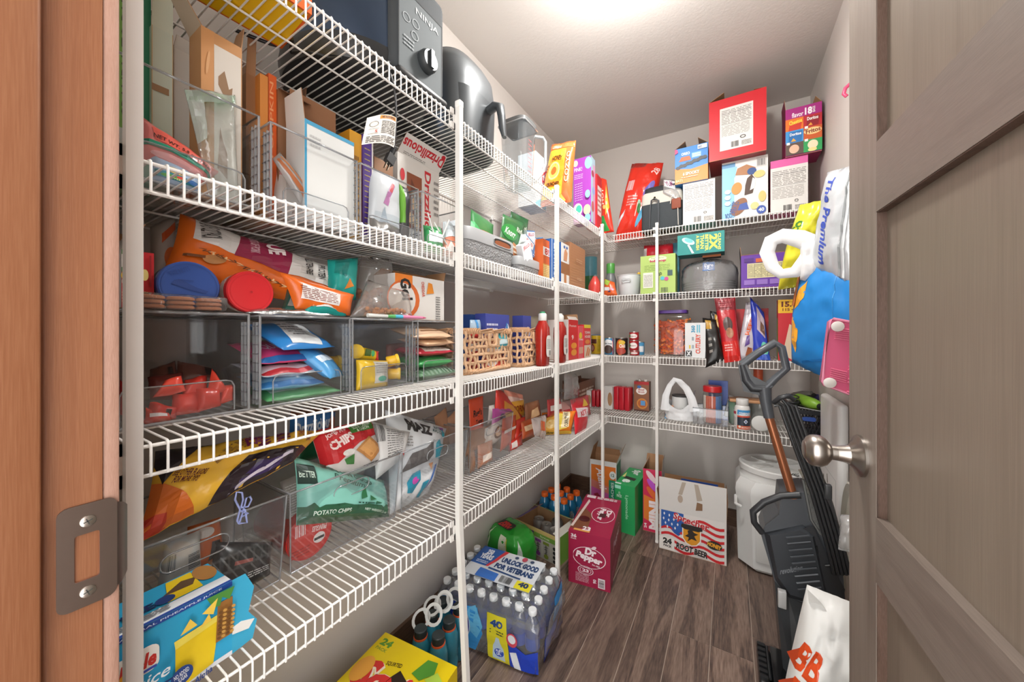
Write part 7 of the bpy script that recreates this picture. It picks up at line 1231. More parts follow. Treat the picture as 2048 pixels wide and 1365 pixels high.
# cola case
dp = fbox('soda_case', 'maroon 36-can cola carton torn open on the floor', 'soda case', (-.635, 1.540), (-.448, 1.565), .395, .238, col='#a01f45', side='#8f2140', rough=.4, arts={'front': [
    T('36', .06, .88, .2, .95, '#e9d9de', 0, .05), T('PACK', .06, .845, .2, .87, '#e9d9de', 0, .03), ring_(.5, .55, .4, .2, .05, '#ead9de'), r_(.0, .45, .12, .62, '#a01f45'), T('Dr', .4, .6, .68, .74, '#f0e2e6', -4, .06, .1), T('Pepper', .18, .46, .82, .62, '#f0e2e6', -8, .06, .1), T('Est.1885', .58, .42, .76, .45, '#e9d9de', -8, .02), e_(.62, .76, .06, .03, '#e3c9d0', 20), ring_(.42, .3, .19, .085, .1, '#e3cfd6'), ring_(.42, .3, .14, .06, .1, '#e3cfd6'), T('23', .34, .27, .5, .33, '#efe0e5', 0, .05), r_(.02, .385, .98, .388, '#8a1a3c'), n_(.18, .07, .5, .24, 8, '#d8a9b8', 3, .4), r_(.72, .04, .88, .22, '#e3d6da'), bar_(.74, .06, .86, .2, '#2a2022', 10, False), T('90', .6, .1, .68, .18, '#e3cfd6', 90, .04)],
    'top': [p_('#7a4a34', (.02, .05), (.42, .12), (.4, .45), (.1, .62), (.02, .5)), p_('#d9c9c2', (.0, .1), (.06, .1), (.2, .8), (.14, .86)), ring_(.66, .5, .3, .2, .05, '#ead9de'), T('Dr', .72, .46, .86, .64, '#f0e2e6', 270, .06), T('Pepper', .5, .36, .7, .66, '#f0e2e6', 270, .06), p_('#4a1c22', (.56, .42), (.74, .44), (.74, .54), (.58, .52)), r_(.05, .9, .3, .98, '#e3cfd6'), n_(.35, .9, .9, .97, 2, '#e3cfd6', 3, .7), p_('#e0a05a', (.1, .02), (.5, .02), (.5, .07), (.12, .06)), T('23', .3, .05, .5, .14, '#efe0e5', 0, .05)], 'right': [ring_(.5, .6, .3, .2, .06, '#c98a9c'), T('Pepper', .25, .5, .75, .7, '#d9b3c0', 0, .05), n_(.1, .1, .6, .25, 4, '#c98a9c')]})
kc = MB().lathe([(.024, 0), (.0325, .008), (.0325, .105), (.026, .118), (.026, .121), (.022, .119), (0, .119)], 28).build('soda_can', [M('#5a1f24', .3, .3)], dp, 40, (-.047, -.075, .12)); kc['label'] = 'maroon soda can showing in the torn opening'
art(kc, cylface(.0326, .01, .104, -70, 70), [T('Dr', .3, .6, .7, .85, '#c9a9ac', 0, .05, .1), e_(.5, .35, .16, .14, '#8c3a42')], 'label')
# root beer carton
rbx = fbox('soda_case', 'white root beer carton with a flag print and its front flap raised', 'soda case', (-.318, 2.028), (-.011, 2.040), .24, .215, col='#d6d3cf', side='#cbc8c4', opened=True, flaps={'front': (.175, 5, .0, '#dcdad6', [p_('#b5a99a', (.3, .55), (.36, .55), (.42, .95), (.36, .95)), e_(.33, .42, .04, .12, '#b8a898'), p_('#b5a99a', (.58, .45), (.66, .5), (.6, .95), (.54, .95)), p_('#8a6a50', (.56, .16), (.66, .2), (.66, .4), (.58, .42))]), 'back': (.11, -8, .01, '#d6d3cf'), 'left': (.1, 8), 'right': (.1, 4)}, arts={'front': [
    r_(.03, .04, .97, .98, '#dcd9d5'), p_('#2a5ba8', (.03, .98), (.36, .98), (.36, .5), (.3, .42), (.24, .46), (.16, .58), (.1, .62), (.03, .56))] + [x for i in range(6) for x in (p_('#c8262c', *[(.03 + .94*k/16, .06 + .15*i + .05*math.sin(k*.75)) for k in range(17)] + [(.03 + .94*k/16, .125 + .15*i + .05*math.sin(k*.75)) for k in range(16, -1, -1)]),)] + [p_('#2a5ba8', (.03, .98), (.38, .98), (.38, .62), (.32, .5), (.26, .5), (.18, .6), (.1, .62), (.03, .56))] + [p_('#e9ebee', (a-.014, b), (a, b+.04), (a+.014, b), (a, b-.04)) for a, b in ((.08, .9), (.16, .88), (.24, .92), (.07, .78), (.15, .76), (.23, .8), (.31, .84), (.1, .68), (.2, .68), (.29, .7), (.13, .6), (.25, .6))] + [
    T('Sprecher', .22, .73, .76, .93, '#f2eeea', -9, .09), T('Sprecher', .22, .73, .76, .93, '#c0222c', -9, .03), p_('#f0ece6', (.36, .74), (.64, .74), (.64, .42), (.58, .3), (.5, .26), (.42, .3), (.36, .42)), p_('#d99425', (.375, .72), (.625, .72), (.625, .43), (.57, .32), (.5, .285), (.43, .32), (.375, .43)), p_('#1f1c1a', (.35, .76), (.65, .76), (.66, .68), (.6, .64), (.4, .64), (.34, .68)), p_('#2a201a', (.44, .62), (.5, .66), (.54, .6), (.6, .58), (.54, .52), (.58, .42), (.5, .44), (.44, .36), (.46, .46), (.4, .48), (.45, .54)), p_('#e6e2dc', (.0, .04), (.24, .04), (.24, .34), (.0, .34)), T('24', .06, .18, .2, .32, '#1f1e1d', 0, .06), T('PACK', .07, .1, .2, .16, '#1f1e1d', -4, .04), T('ROOT BEER', .27, .1, .74, .25, '#efece8', -6, .09), T('ROOT BEER', .27, .1, .74, .25, '#1f1e1d', -6, .05), e_(.83, .42, .11, .1, '#26221e', -15), T('HONEY', .73, .37, .93, .47, '#e2a12c', -10, .06)]})
MB().box((-.06, .05, .24), (.12, .052, .33)).build('inner_flap', M('#2a4f9a', .45, var=.2, vs=60), rbx)
# tall cartons along the back wall
def tall(name, label, u0, u1, vt, y, dep, rz=0, **k):
    x0, x1 = PY(u0, 0, y).x, PY(u1, 0, y).x; h = PY((u0+u1)/2, vt, y).z; return carton(name, label, 'drink carton', ((x0+x1)/2, y + dep/2, 0), (x1-x0, dep, h), rz, **k)
tall('energy_drink_box', 'open orange and pink energy drink carton in the back left corner', 1179, 1231, 922, 2.265, .14, 4, col={'*': '#d9dad8', 'right': '#1f8f6a'}, opened=True, flaps={'left': (.09, -14, .05, '#a5805e'), 'right': (.1, 22, .12, '#dfe1df', [n_(.2, .3, .8, .8, 3, '#b52a4a')]), 'back': (.05, -20)}, arts={'front': [r_(.05, .02, .97, .9, '#d9742a'), p_('#c85aa0', (.05, .02), (.97, .02), (.97, .32), (.05, .45)), p_('#d07a6c', (.05, .45), (.97, .32), (.97, .45), (.05, .6)), T('Alani', .3, .42, .58, .86, '#f2e6ea', 282, .02, .2), p_('#a02a40', (.14, .3), (.3, .34), (.62, .12), (.5, .06)), r_(.72, .14, .96, .64, '#1f8f6a'), T('PEACHES', .8, .2, .9, .6, '#dff0e6', 90, .02), e_(.86, .74, .12, .08, '#dfe3e0'), T('12', .8, .71, .92, .77, '#2a6a5a', 0, .03)], 'right': [e_(.5, .7, .3, .15, '#3fae7a'), r_(.0, .95, 1, 1, '#e6e6e2')]})
sp_ = tall('soda_case', 'bright green lemon-lime soda carton beside the maroon case', 1232, 1273, 972, 2.075, .29, -3, col='#2aa05a', side='#1f9550', arts={'front': [T('12\nPACK', .1, .72, .36, .84, '#d6f0df', 0, .04), r_(.0, .9, .3, .97, '#9fe0c8'), T('Lymonade', .5, .3, .68, .8, '#a9e3bd', 270, .02), r_(.02, .8, .98, .803, '#1f8a4a'), r_(.1, .2, .9, .203, '#1f8a4a')], 'top': [T('Spr', .3, .62, .75, .92, '#e9f5ee', 280, .06), p_('#26241f', (.15, .36), (.75, .3), (.78, .44), (.2, .48)), T('e', .2, .14, .6, .32, '#e9f5ee', 280, .06), p_('#e8dc8a', (.05, .4), (.2, .42), (.1, .7)), r_(.0, .0, .3, .06, '#dff5e9')]})
tall('energy_drink_box', 'open pink and orange energy drink carton printed with cans, standing beside the back post', 1285, 1322, 940, 2.165, .13, 3, col={'*': '#d8d6d4', 'front': '#cf2f5a'}, opened=True, flaps={'left': (.05, -25, .08, '#e3e0de'), 'right': (.06, 4, .1, '#d9d4ce'), 'back': (.05, 10, .05, '#d9e6e0')}, arts={'front': [r_(.04, .02, .98, .96, '#c9264f'), p_('#dd7a2c', (.04, .2), (.98, .1), (.98, .5), (.04, .58)), e_(.45, .88, .3, .06, '#e3c9ce', -15), e_(.5, .75, .3, .06, '#b54fc0', -15), e_(.5, .62, .32, .06, '#d9652c', -15), T('MINI', .32, .05, .9, .5, '#f0e4e6', 90, .06), T('24', .06, .05, .2, .13, '#f0e4e6', 90, .04)]})
# teal bubbly carton with cans
bub = fbox('seltzer_case', 'opened green and purple seltzer carton with cans beside the cola case', 'drink carton', (-.990, 1.652), (-.712, 1.604), .20, .142, col='#cfcbc2', side='#7fae4a', opened=True, inner='#b08a64', arts={'front': [r_(0, .74, 1, 1, '#dcc27c'), r_(.0, .7, .45, .86, '#5a2f8a'), r_(.45, .7, 1, .86, '#7fae4a'), T('raspberry', .25, .74, .44, .82, '#dccbe8', 0, .01), T('lime', .6, .74, .8, .82, '#e6f0d2', 0, .01)] + [x for i, c in enumerate(('#c9a23c', '#8a4a9a', '#8a9a3c')) for x in (('p', rr(.3+.18*i, .45+.18*i, .06, .66, .05), '#bdb9b3'), r_(.31+.18*i, .56, .44+.18*i, .66, c), T('bubly', .34+.18*i, .22, .42+.18*i, .56, '#3a3634', 90, .03, .2), e_(.38+.18*i, .16, .05, .08, c))] + [e_(.92, .12+.15*i, .035, .06, '#26262a') for i in range(4)]}, flaps={'back': (.06, -62, .01, '#79b04c', [r_(.1, .3, .35, .7, '#b5d48a'), r_(.7, .3, .9, .7, '#d8d9cc')]), 'left': (.05, -60, .02, '#5a3a8c'), 'right': (.04, -80, .02, '#cfd0c4')})
for i, (x_, y_) in enumerate(((.01, -.02), (.075, -.035), (-.055, .0), (.03, .05))):
    c = MB().lathe([(.024, 0), (.0315, .008), (.0315, .118), (.026, .13), (.026, .133), (.022, .13), (0, .13)], 28).build('seltzer_can', M('#a7a59f', .3, .7), bub, 40, (x_, y_, .003))
    MB().rbox((-.006, -.012, .130), (.006, .006, .1325), .001, 1).build('pull_tab', M('#c9c9c4', .25, .9), c)
# lemon-lime shrink pack
gp = thing('soda_shrink_pack', 'green shrink-wrapped pack of soda bottles between water case and seltzer carton', 'drink pack', (-.905, 1.475, 0), (0, 0, R(-14)))
mgf = film('#2f9a35', .2, .6)
def gpf(s, t):
    a = 2*math.pi*s; prf = [(.96, 0), (1.0, .1), (1., .55), (.93, .8), (.7, .95), (.35, 1.0), (0, 1.02)]; k = t*6; i = min(int(k), 5); f = k-i
    r = prf[i][0]*(1-f)+prf[i+1][0]*f; z = (prf[i][1]*(1-f)+prf[i+1][1]*f)*.215; e = 4.
    x = math.copysign(abs(math.cos(a))**(2/e), math.cos(a))*.115*r; y = math.copysign(abs(math.sin(a))**(2/e), math.sin(a))*.085*r
    q = noise.noise(V((x*40, y*40, z*30))); return V((x*(1+.05*q), y*(1+.05*q), z + .006*q*(t > .4)))
gw = MB().grid(gpf, 48, 24).build('shrink_wrap', mgf, gp, 180)
gface = Face(lambda s, t, k: gpf(.62 + .36*s, .1 + .62*t)*(1 + .012 + k), .26, .2, 16)
art(gp, gface, [p_('#dfe8cc', (.36, .05), (.46, .05), (.42, .8), (.36, .82)), p_('#d8d03a', (.41, .05), (.46, .05), (.44, .75), (.41, .78)), p_('#bcd8b0', (.1, .3), (.16, .3), (.14, .95), (.11, .95)), p_('#cfe0d2', (.7, .0), (.98, .05), (.95, .5), (.85, .8)), p_('#e0c62c', (.74, .0), (.94, .05), (.92, .45), (.8, .5))], 'wrap_print')
art(gp, plane((-.05, -.055, .2205), (.09, 0, .0), (0, .055, .004)), [('p', rr(0, 1, 0, 1, .2), '#2a2a22'), T('Mtn\nDEW', .08, .1, .92, .9, '#c9302c', 0, .06, .2)], 'wrap_badge')
# blue sports drink bottles with orange caps
sd_ = thing('sports_drink_pack', 'pack of blue sports drink bottles with orange caps behind the cola case', 'drink pack', (-.86, 1.965, 0), (0, 0, R(-10)))
bt = MB().lathe([(.03, .002), (.034, .008), (.034, .06), (.031, .075), (.034, .09), (.034, .135), (.026, .162), (.016, .176), (.016, .178)], 20).mesh('bottle', M('#1f6f9c', .12, coat=.4), 40); cpm = MB().lathe([(.019, .176), (.0195, .178), (.0195, .198), (.018, .2)], 20).mesh('cap', M('#ee6a1a', .4), 40)
for i in range(3):
    for j in range(3):
        b = obj('bottle', bt, sd_, (-.068 + .068*i, -.068 + .068*j, 0)); obj('cap', cpm, b)
swf = MB(); stack(swf, [(.0, .098, .098), (.1, .1, .1), (.125, .094, .094)], e=5, n=40); del swf.f[-2:]; del swf.m[-2:]
swf.build('shrink_wrap', clear('#e6eaec', .1, 1.6, .5, 30, .25), sd_, 50)
# water case: forty bottles under printed film
wc = thing('water_case', 'shrink-wrapped case of forty water bottles with blue printed film on the floor', 'water case', (-.765, 1.172, 0), (0, 0, R(6)))
WX, WY = .205, .14
wb = MB().lathe([(.022, .002), (.0255, .008), (.0255, .05), (.023, .06), (.0255, .07), (.0255, .13), (.022, .155), (.0125, .178), (.0125, .186)], 16).mesh('bottle', clear('#dbe8f0', .05, 1.6, haze=.06), 40); wcp = MB().lathe([(.0145, .185), (.015, .187), (.015, .199), (.0135, .201)], 16).mesh('cap', M('#dfe3e6', .4), 40)
wlb = MB().lathe([(.0258, .075), (.0258, .115)], 16).mesh('label_band', M('#2a55b8', .35), 40)
for i in range(8):
    for j in range(5):
        b = obj('bottle', wb, wc, (-WX + .0265 + i*.0508, -WY + .028 + j*.056, 0)); obj('cap', wcp, b); obj('label_band', wlb, b)
def wtop(s, t):   # film over the caps, sagging between them
    x, y = -WX*1.01 + 2.02*WX*s, -WY*1.01 + 2.02*WY*t
    ci = (x + WX - .0265)/.0508; cj = (y + WY - .028)/.056; dx, dy = (ci-round(ci))*.0508, (cj-round(cj))*.056; d = math.hypot(dx, dy)
    ed = min(1, min(s, 1-s, t, 1-t)*9)
    return V((x, y, .2015 - .012*min(1, max(0, (d-.013)/.02)) - .045*(1-ed)**2 + .002*noise.noise(V((x*60, y*60, 1)))))
wfm = clear('#eef3f6', .08, 1.9, .35, 40, .10)
MB().grid(wtop, 56, 40).build('film_top', wfm, wc, 180)
def wside(face):
    def fn(s, t, k=0.):
        bul = .006*math.sin(math.pi*t) + .004*noise.noise(V((s*9, t*5, face*3.)));  c = abs(2*s-1)**6
        if face == 0: return V((-WX*1.01 + 2.02*WX*s, -WY*1.01 - bul + .012*c - k, .004 + .165*t))
        if face == 1: return V((WX*1.01 + bul - .012*c + k, -WY*1.01 + 2.02*WY*s, .004 + .165*t))
        if face == 2: return V((-WX*1.01 - bul + .012*c - k, WY*1.01 - 2.02*WY*s, .004 + .165*t))
        return V((WX*1.01 - 2.02*WX*s, WY*1.01 + bul - .012*c + k, .004 + .165*t))
    return fn
for f in range(4): MB().grid(wside(f), 24, 10).build('film_side', wfm, wc, 180)
blu = M('#2b6fd0', .25); 
art(wc, Face(wside(0), .41, .165, 14), [p_('#3f9adf', (.02, .0), (.42, .0), (.5, .45), (.44, .95), (.25, .85), (.1, .98), (.02, .9)), p_('#6fc0ec', (.3, .5), (.44, .3), (.5, .6), (.42, .98), (.33, .85)), e_(.2, .5, .17, .42, '#1f3fb0'), ring_(.2, .5, .175, .43, .05, '#dfe8f4'), T('Pure', .1, .5, .3, .72, '#eef3fa', 0, .05), T('Life', .13, .24, .28, .46, '#eef3fa', 0, .05), e_(.1, .3, .03, .12, '#5a9a3c', 30), p_('#d9cf2c', (.55, .0), (.76, .0), (.72, .95), (.54, .95)), T('40', .575, .7, .69, .86, '#2a4a8a', 0, .06), n_(.57, .55, .7, .66, 2, '#3a4a3a'), p_('#b9cfe0', (.6, .05), (.72, .05), (.7, .3), (.67, .42), (.66, .5), (.63, .5), (.62, .4), (.6, .3)), e_(.66, .2, .045, .08, '#2a4fb5'), T('PURE\nLIFE', .63, .15, .69, .25, '#eef3fa', 0, .03), p_('#1f3fb5', (.76, .0), (1, .0), (1, .48), (.9, .38), (.8, .5), (.75, .45)), e_(.78, .58, .05, .14, '#c9485a'), e_(.78, .6, .035, .09, '#e3e6ee'), p_('#e3e8f0', (.76, .3), (.82, .36), (.86, .0), (.8, .0))], 'film_print', off=.001)
art(wc, Face(wside(1), .28, .165, 14), [p_('#1f3fb5', (.2, .0), (1, .0), (1, .5), (.6, .42), (.2, .5)), p_('#3f9adf', (.5, .5), (1, .5), (1, .95), (.6, .9))], 'film_print', off=.001)
art(wc, Face(wside(2), .28, .165, 14), [r_(.0, .1, 1, .7, '#2450b8')], 'film_print', off=.001)
art(wc, Face(lambda s, t, k: V((-WX + 2*WX*(.14 + .7*s), -WY + 2*WY*(.3 + .66*t), .2045 + .0015*noise.noise(V((s*5, t*5, 2))) - .012*(max(0, abs(t-.5)-.35)) + k)), .29, .18, 16), [r_(0, 0, 1, 1, '#d3d9df'), p_('#2a5aa0', (0, .35), (0, 1), (.36, 1), (.3, .6), (.24, .35)), T('250\nYEARS', .06, .55, .26, .92, '#e6ebf2', 0, .05), n_(.06, .4, .24, .5, 2, '#cfd8e6'), p_('#c93a40', (.36, 1), (.42, 1), (.35, .62), (.28, .35), (.24, .35), (.3, .62)), T('UNLOCK GOOD', .4, .6, .96, .78, '#23406e', 0, .06), T('FOR VETERANS', .36, .38, .94, .55, '#23406e', 0, .06), p_('#2a4a7a', (.3, .3), (.8, .26), (.8, .3), (.3, .35)), e_(.7, .9, .04, .08, '#c05060'), e_(.58, .88, .03, .05, '#3a4a6a'), e_(.82, .88, .03, .05, '#3a4a6a'), p_('#3a6fc0', (.2, .0), (.5, .0), (.5, .22), (.2, .26)), bar_(.55, .03, .72, .22, '#2a2a2a', 12), r_(.78, .0, 1, .22, '#d9cf2c'), T('40', .82, .06, .96, .2, '#2a3a5a', 0, .06)], 'film_label', off=.0008)
# loose gathered end of the film
bag('shrink_film_end', None, None, [V((.2, -.1, .01)), V((.215, .1, .01)), V((.235, .07, .17)), V((.225, -.06, .15))], .03, wfm, None, seed=301, n=12, wr=.012, parent=wc)
# dark bottles with a ring carrier next to the yellow case
sx = thing('bottle_pack', 'six dark sports bottles held by a white plastic ring carrier', 'drink pack', (-.845, .915, 0), (0, 0, R(10)))
bd = MB().lathe([(.026, .002), (.03, .008), (.03, .05), (.027, .06), (.03, .07), (.03, .125), (.024, .148), (.02, .154)], 20).mesh('bottle', M('#2f7f96', .15, coat=.3, var=.3, vs=30), 40); bn_ = MB().lathe([(.021, .15), (.0225, .151), (.0225, .156)], 20).mesh('orange_band', M('#df5f34', .4), 40); bc = MB().lathe([(.0205, .156), (.021, .158), (.021, .178), (.019, .18)], 20).mesh('cap', M('#2b3335', .4), 40)
for i in range(2):
    for j in range(3):
        b = obj('bottle', bd, sx, (-.034 + .068*i, -.07 + .066*j, 0)); obj('orange_band', bn_, b); obj('cap', bc, b)
car = MB(); mcw = M('#d8dad8', .35, alpha=.9)
for i in range(2):
    for j in range(3):
        c = V((-.05 + .05*i + .01*j, .0 - .045 + .05*j, .185 + .03*i + .012*math.sin(j*2))); tl = R(35 + 25*i)
        car.tube([c + V((.028*math.cos(a*math.pi/8), .028*math.sin(a*math.pi/8)*math.cos(tl), .028*math.sin(a*math.pi/8)*math.sin(tl))) for a in range(16)], .0055, 6, closed=True, flat=.25)
car.build('ring_carrier', mcw, sx, 60)['kind'] = 'stuff'
# yellow citrus soda case at the near end
sq_ = carton('soda_case', 'yellow citrus soda carton on the floor at the near end', 'soda case', (-.775, .568, 0), (.272, .40, .2), 6, col='#e2c70f', side='#d2b40c', rough=.35, arts={'top': [
    T('24', .05, .9, .2, .96, '#5a8f2c', 0, .05), T('PACK', .05, .86, .2, .885, '#8a9a2c', 0, .03), T('SQUIRTED', .3, .8, .48, .835, '#3a2a12', 12, .02), T('Squirt', .1, .52, .95, .8, '#efe2c9', 0, .10, .25), T('Squirt', .1, .52, .95, .8, '#d2302c', 0, .05, .25), p_('#4f8f2f', (.62, .82), (.68, .95), (.8, .96), (.84, .88), (.74, .8)), p_('#a9c94a', (.78, .82), (.86, .9), (.96, .86), (.9, .8)), p_('#2a1c14', (.46, .74), (.5, .8), (.76, .72), (.74, .64), (.52, .7)), e_(.12, .7, .1, .1, '#e2a03c')]})
# ================================================================ right side: storage bin, carpet cleaner, bags
MPB = M('#d3d4d2', .42, var=.03, vs=20)
pb = thing('pet_food_bin', 'large white pet food container with a round screw lid on the floor', 'container', (.198, 2.215, 0)); 
def oct_(r, c): return [(r-c, -r), (r, -r+c), (r, r-c), (r-c, r), (-r+c, r), (-r, r-c), (-r, -r+c), (-r+c, -r)]
def octring(rings, mb=None, c=.06):
    mb = mb or MB(); o = len(mb.v)
    for z, r in rings:
        for x, y in oct_(r, c): mb.v.append((x, y, z))
    n = 8
    for j in range(len(rings)-1):
        for i in range(n): i2 = (i+1) % n; mb.f.append([o+j*n+i, o+j*n+i2, o+(j+1)*n+i2, o+(j+1)*n+i]); mb.m.append(0)
    mb.f.append([o+i for i in reversed(range(n))]); mb.m.append(0); mb.f.append([o+(len(rings)-1)*n+i for i in range(n)]); mb.m.append(0); return mb
bd_ = octring([(.004, .145), (.02, .16), (.34, .168), (.37, .172), (.40, .168), (.43, .15)]); bo = bd_.build('container_body', MPB, pb, 30)
MB().rbox((-.09, -.169, .06), (.09, -.163, .3), .004, 2).build('recessed_panel', M('#cccdca', .42), pb, 30)
MB().lathe([(.14, .425), (.15, .43), (.15, .458), (.155, .462), (.155, .485), (.148, .49), (.12, .484), (0, .484)], 48).build('screw_lid', M('#d9dad8', .4), pb, 40)
for a in (45, 135, 225, 315):
    MB().obox(V((.035*math.cos(R(a)), .035*math.sin(R(a)), .484)) + V((math.sin(R(a))*.02, -math.cos(R(a))*.02, 0)), V((math.cos(R(a)), math.sin(R(a)), 0))*.085, V((-math.sin(R(a)), math.cos(R(a)), 0))*.04, (0, 0, .006)).build('lid_grip', M('#c6c7c4', .45), pb)
art(pb, plane((.0, -.15, .4905), (.12, .0, 0), (0, .05, 0)), [T('NEAR', .3, .2, .9, .8, '#2a2a2a', -20, .02)], 'lid_print')
MB().tube([(-.15, -.17, .31), (-.17, -.175, .32), (-.17, -.1, .33)], .008, 8).build('carry_grip', MPB, pb, 60)
# ---------------------------------------------------------------- carpet cleaner
yv0 = 1.50
vc = thing('carpet_cleaner', 'dark grey upright carpet cleaner with a copper pole and clear tank', 'carpet cleaner', (.24, 1.56, 0)); O = V((.24, 1.56, 0))
def q(u, v, y=yv0): return PY(u, v, y) - O
mdg = M('#4e5257', .38, .15, var=.05, vs=40); mdk = M('#2c2e31', .42); mch = M('#3c4045', .36, .25)
MB().tube([q(1484, 730), q(1516, 706), q(1550, 686), q(1563, 695), q(1573, 738), q(1550, 758), q(1530, 778)], [.015, .013, .013, .012, .012, .012, .014], 10).build('handle_loop', mdg, vc, 60)
MB().tube([q(1484, 730), q(1492, 760), q(1505, 776), q(1530, 778)], [.016, .02, .022, .02], 10, flat=.8).build('handle_grip', M('#33363a', .4), vc, 60)
MB().prism([(p.x, p.z) for p in (q(1476, 730), q(1492, 726), q(1505, 752), q(1545, 772), q(1524, 792), q(1487, 782))], (0, q(1500, 750).y - .012, 0), (1, 0, 0), (0, 0, 1), (0, .024, 0)).build('handle_plate', M('#3a3d41', .4), vc)
MB().tube([q(1528, 775), q(1531, 800), q(1538, 836)], [.022, .018, .016], 12).build('handle_neck', mdg, vc, 60)
MB().tube([q(1537, 832), q(1587, 996)], .0135, 16).build('copper_pole', M('#a5694a', .3, .7), vc, 60)
# main housing: outline at yv0, extruded towards the camera and back
ol = [(1562, 988), (1612, 986), (1640, 1010), (1682, 1100), (1692, 1220), (1675, 1262), (1610, 1208), (1577, 1196), (1549, 1162), (1522, 1070), (1530, 1052), (1558, 1030)]
pf = [q(u, v) for u, v in ol]; hb = MB(); k = len(pf); dy = .14
hb.add([V((p.x, p.y, p.z)) for p in pf] + [V((p.x, p.y + dy, p.z)) for p in pf], [list(range(k)), [k + i for i in reversed(range(k))]], 0)
hb.add([V((p.x, p.y, p.z)) for p in pf] + [V((p.x, p.y + dy, p.z)) for p in pf], [[(i+1) % k, i, k+i, k+(i+1) % k] for i in range(k)], 0)
ho = hb.build('housing', mdg, vc)
fp_ = [q(u, v, yv0-.022) for u, v in ((1540, 1072), (1600, 1062), (1625, 1075), (1648, 1180), (1630, 1205), (1580, 1190), (1556, 1155))]; kk = len(fp_); base_ = [q(u, v) for u, v in ((1528, 1066), (1605, 1050), (1632, 1070), (1658, 1185), (1635, 1212), (1577, 1196), (1550, 1160))]
MB().add(fp_ + base_, [list(range(kk))] + [[(i+1) % kk, i, kk+i, kk+(i+1) % kk] for i in range(kk)]).build('front_cover', mch, vc)
for i in range(9):
    a, b = q(1572 + 3*i, 1076 + 13*i, yv0-.024), q(1619 + 3*i, 1072 + 13*i, yv0-.024); MB().tube([a, b], .0035, 6).build('cover_rib', M('#474b50', .4, .2), vc, 60)
art(vc, plane(q(1560, 1150, yv0-.0235), q(1605, 1142, yv0-.0235) - q(1560, 1150, yv0-.0235), V((0, 0, .02))), [T('revolution', 0, 0, 1, 1, '#7a7f84', 0, .02, .2)], 'cover_lettering')
MB().tube([q(1524, 1066, yv0-.01), q(1508, 1045, yv0-.02), q(1506, 1024, yv0-.02), q(1528, 1005, yv0-.02), q(1562, 992, yv0-.01), q(1600, 990, yv0-.01)], [.010, .010, .011, .011, .011, .012], 10).build('carry_handle', mdk, vc, 60)
MB().add([q(1605, 1058, yv0-.012), q(1625, 1052, yv0-.012), q(1690, 1180, yv0-.012), q(1680, 1252, yv0-.012), q(1650, 1230, yv0-.012)] , [(0, 1, 2, 3, 4)]).add([q(1605, 1058, yv0-.012), q(1625, 1052, yv0-.012), q(1690, 1180, yv0-.012), q(1680, 1252, yv0-.012), q(1650, 1230, yv0-.012)] + [q(1605, 1058), q(1625, 1052), q(1690, 1180), q(1680, 1252), q(1650, 1230)], [(1, 0, 5, 6), (2, 1, 6, 7), (3, 2, 7, 8), (4, 3, 8, 9), (0, 4, 9, 5)]).build('side_cover', mdk, vc)
MB().tube([q(1650, 1132, yv0-.016), q(1680, 1130, yv0-.016)], .005, 8, flat=.6).build('cover_slot', M('#141516', .4), vc, 60)
for i in range(3): MB().tube([q(1625 + 4*i, 1092, yv0-.014), q(1627 + 4*i, 1108, yv0-.014)], .0022, 6).build('vent_slit', M('#141516', .4), vc)
# clear tank
tk = [q(u, v, yv0-.005) for u, v in ((1606, 960), (1630, 955), (1650, 985), (1676, 1085), (1640, 1068), (1622, 1040))]; kt = len(tk)
MB().add(tk + [p + V((0, .1, 0)) for p in tk], [list(range(kt)), [kt+i for i in reversed(range(kt))]] + [[(i+1) % kt, i, kt+i, kt+(i+1) % kt] for i in range(kt)]).build('clear_tank', clear('#d6d6c8', .06, 1.6, .2, 30, .12), vc)
MB().tube(tk, .004, 6, closed=True).build('tank_frame', M('#6a6c6a', .35), vc, 60)
MB().add([p + V((0, .05, 0)) for p in (tk[1], tk[2], tk[3], tk[4])], [(0, 1, 2, 3)]).build('tank_filter', M('#a9a890', .6), vc)
# wound cord
for i in range(5):
    u0, u1 = 1549 + 8*i, 1646 + 8*i; pts = [q(u0, 800 + 6*abs(i-2), yv0-.03 - .004*(i % 2)), q(u0+10, 812, yv0-.034), q(u0 + 42, 900, yv0-.034), q(u0 + 74, 985, yv0-.034), q(u1 + 10, 1100, yv0-.03), q(u1+22, 1150, yv0-.02)]
    MB().tube(pts, .0052, 8).build('wound_cord', M('#26282a', .4), vc, 60)
MB().tube([q(1548, 806, yv0-.01), q(1560, 796, yv0-.03), q(1578, 792, yv0-.03), q(1588, 800, yv0-.02)], .008, 8).build('cord_hook', mdk, vc, 60)
pg = MB().rbox(q(1650, 1000, yv0-.05), q(1662, 968, yv0-.03), .004, 2); pg.tube([q(1656, 995, yv0-.04), q(1664, 1015, yv0-.04), q(1672, 1040, yv0-.035)], [.008, .006, .004], 8); pg.build('plug', M('#3a3c3e', .4), vc, 50)
for du in (0, 7): MB().tube([q(1648 + du, 966, yv0-.04), q(1647 + du, 948, yv0-.04)], .0018, 6, flat=.5).build('plug_prong', M('#c9c5ba', .2, 1.), vc)
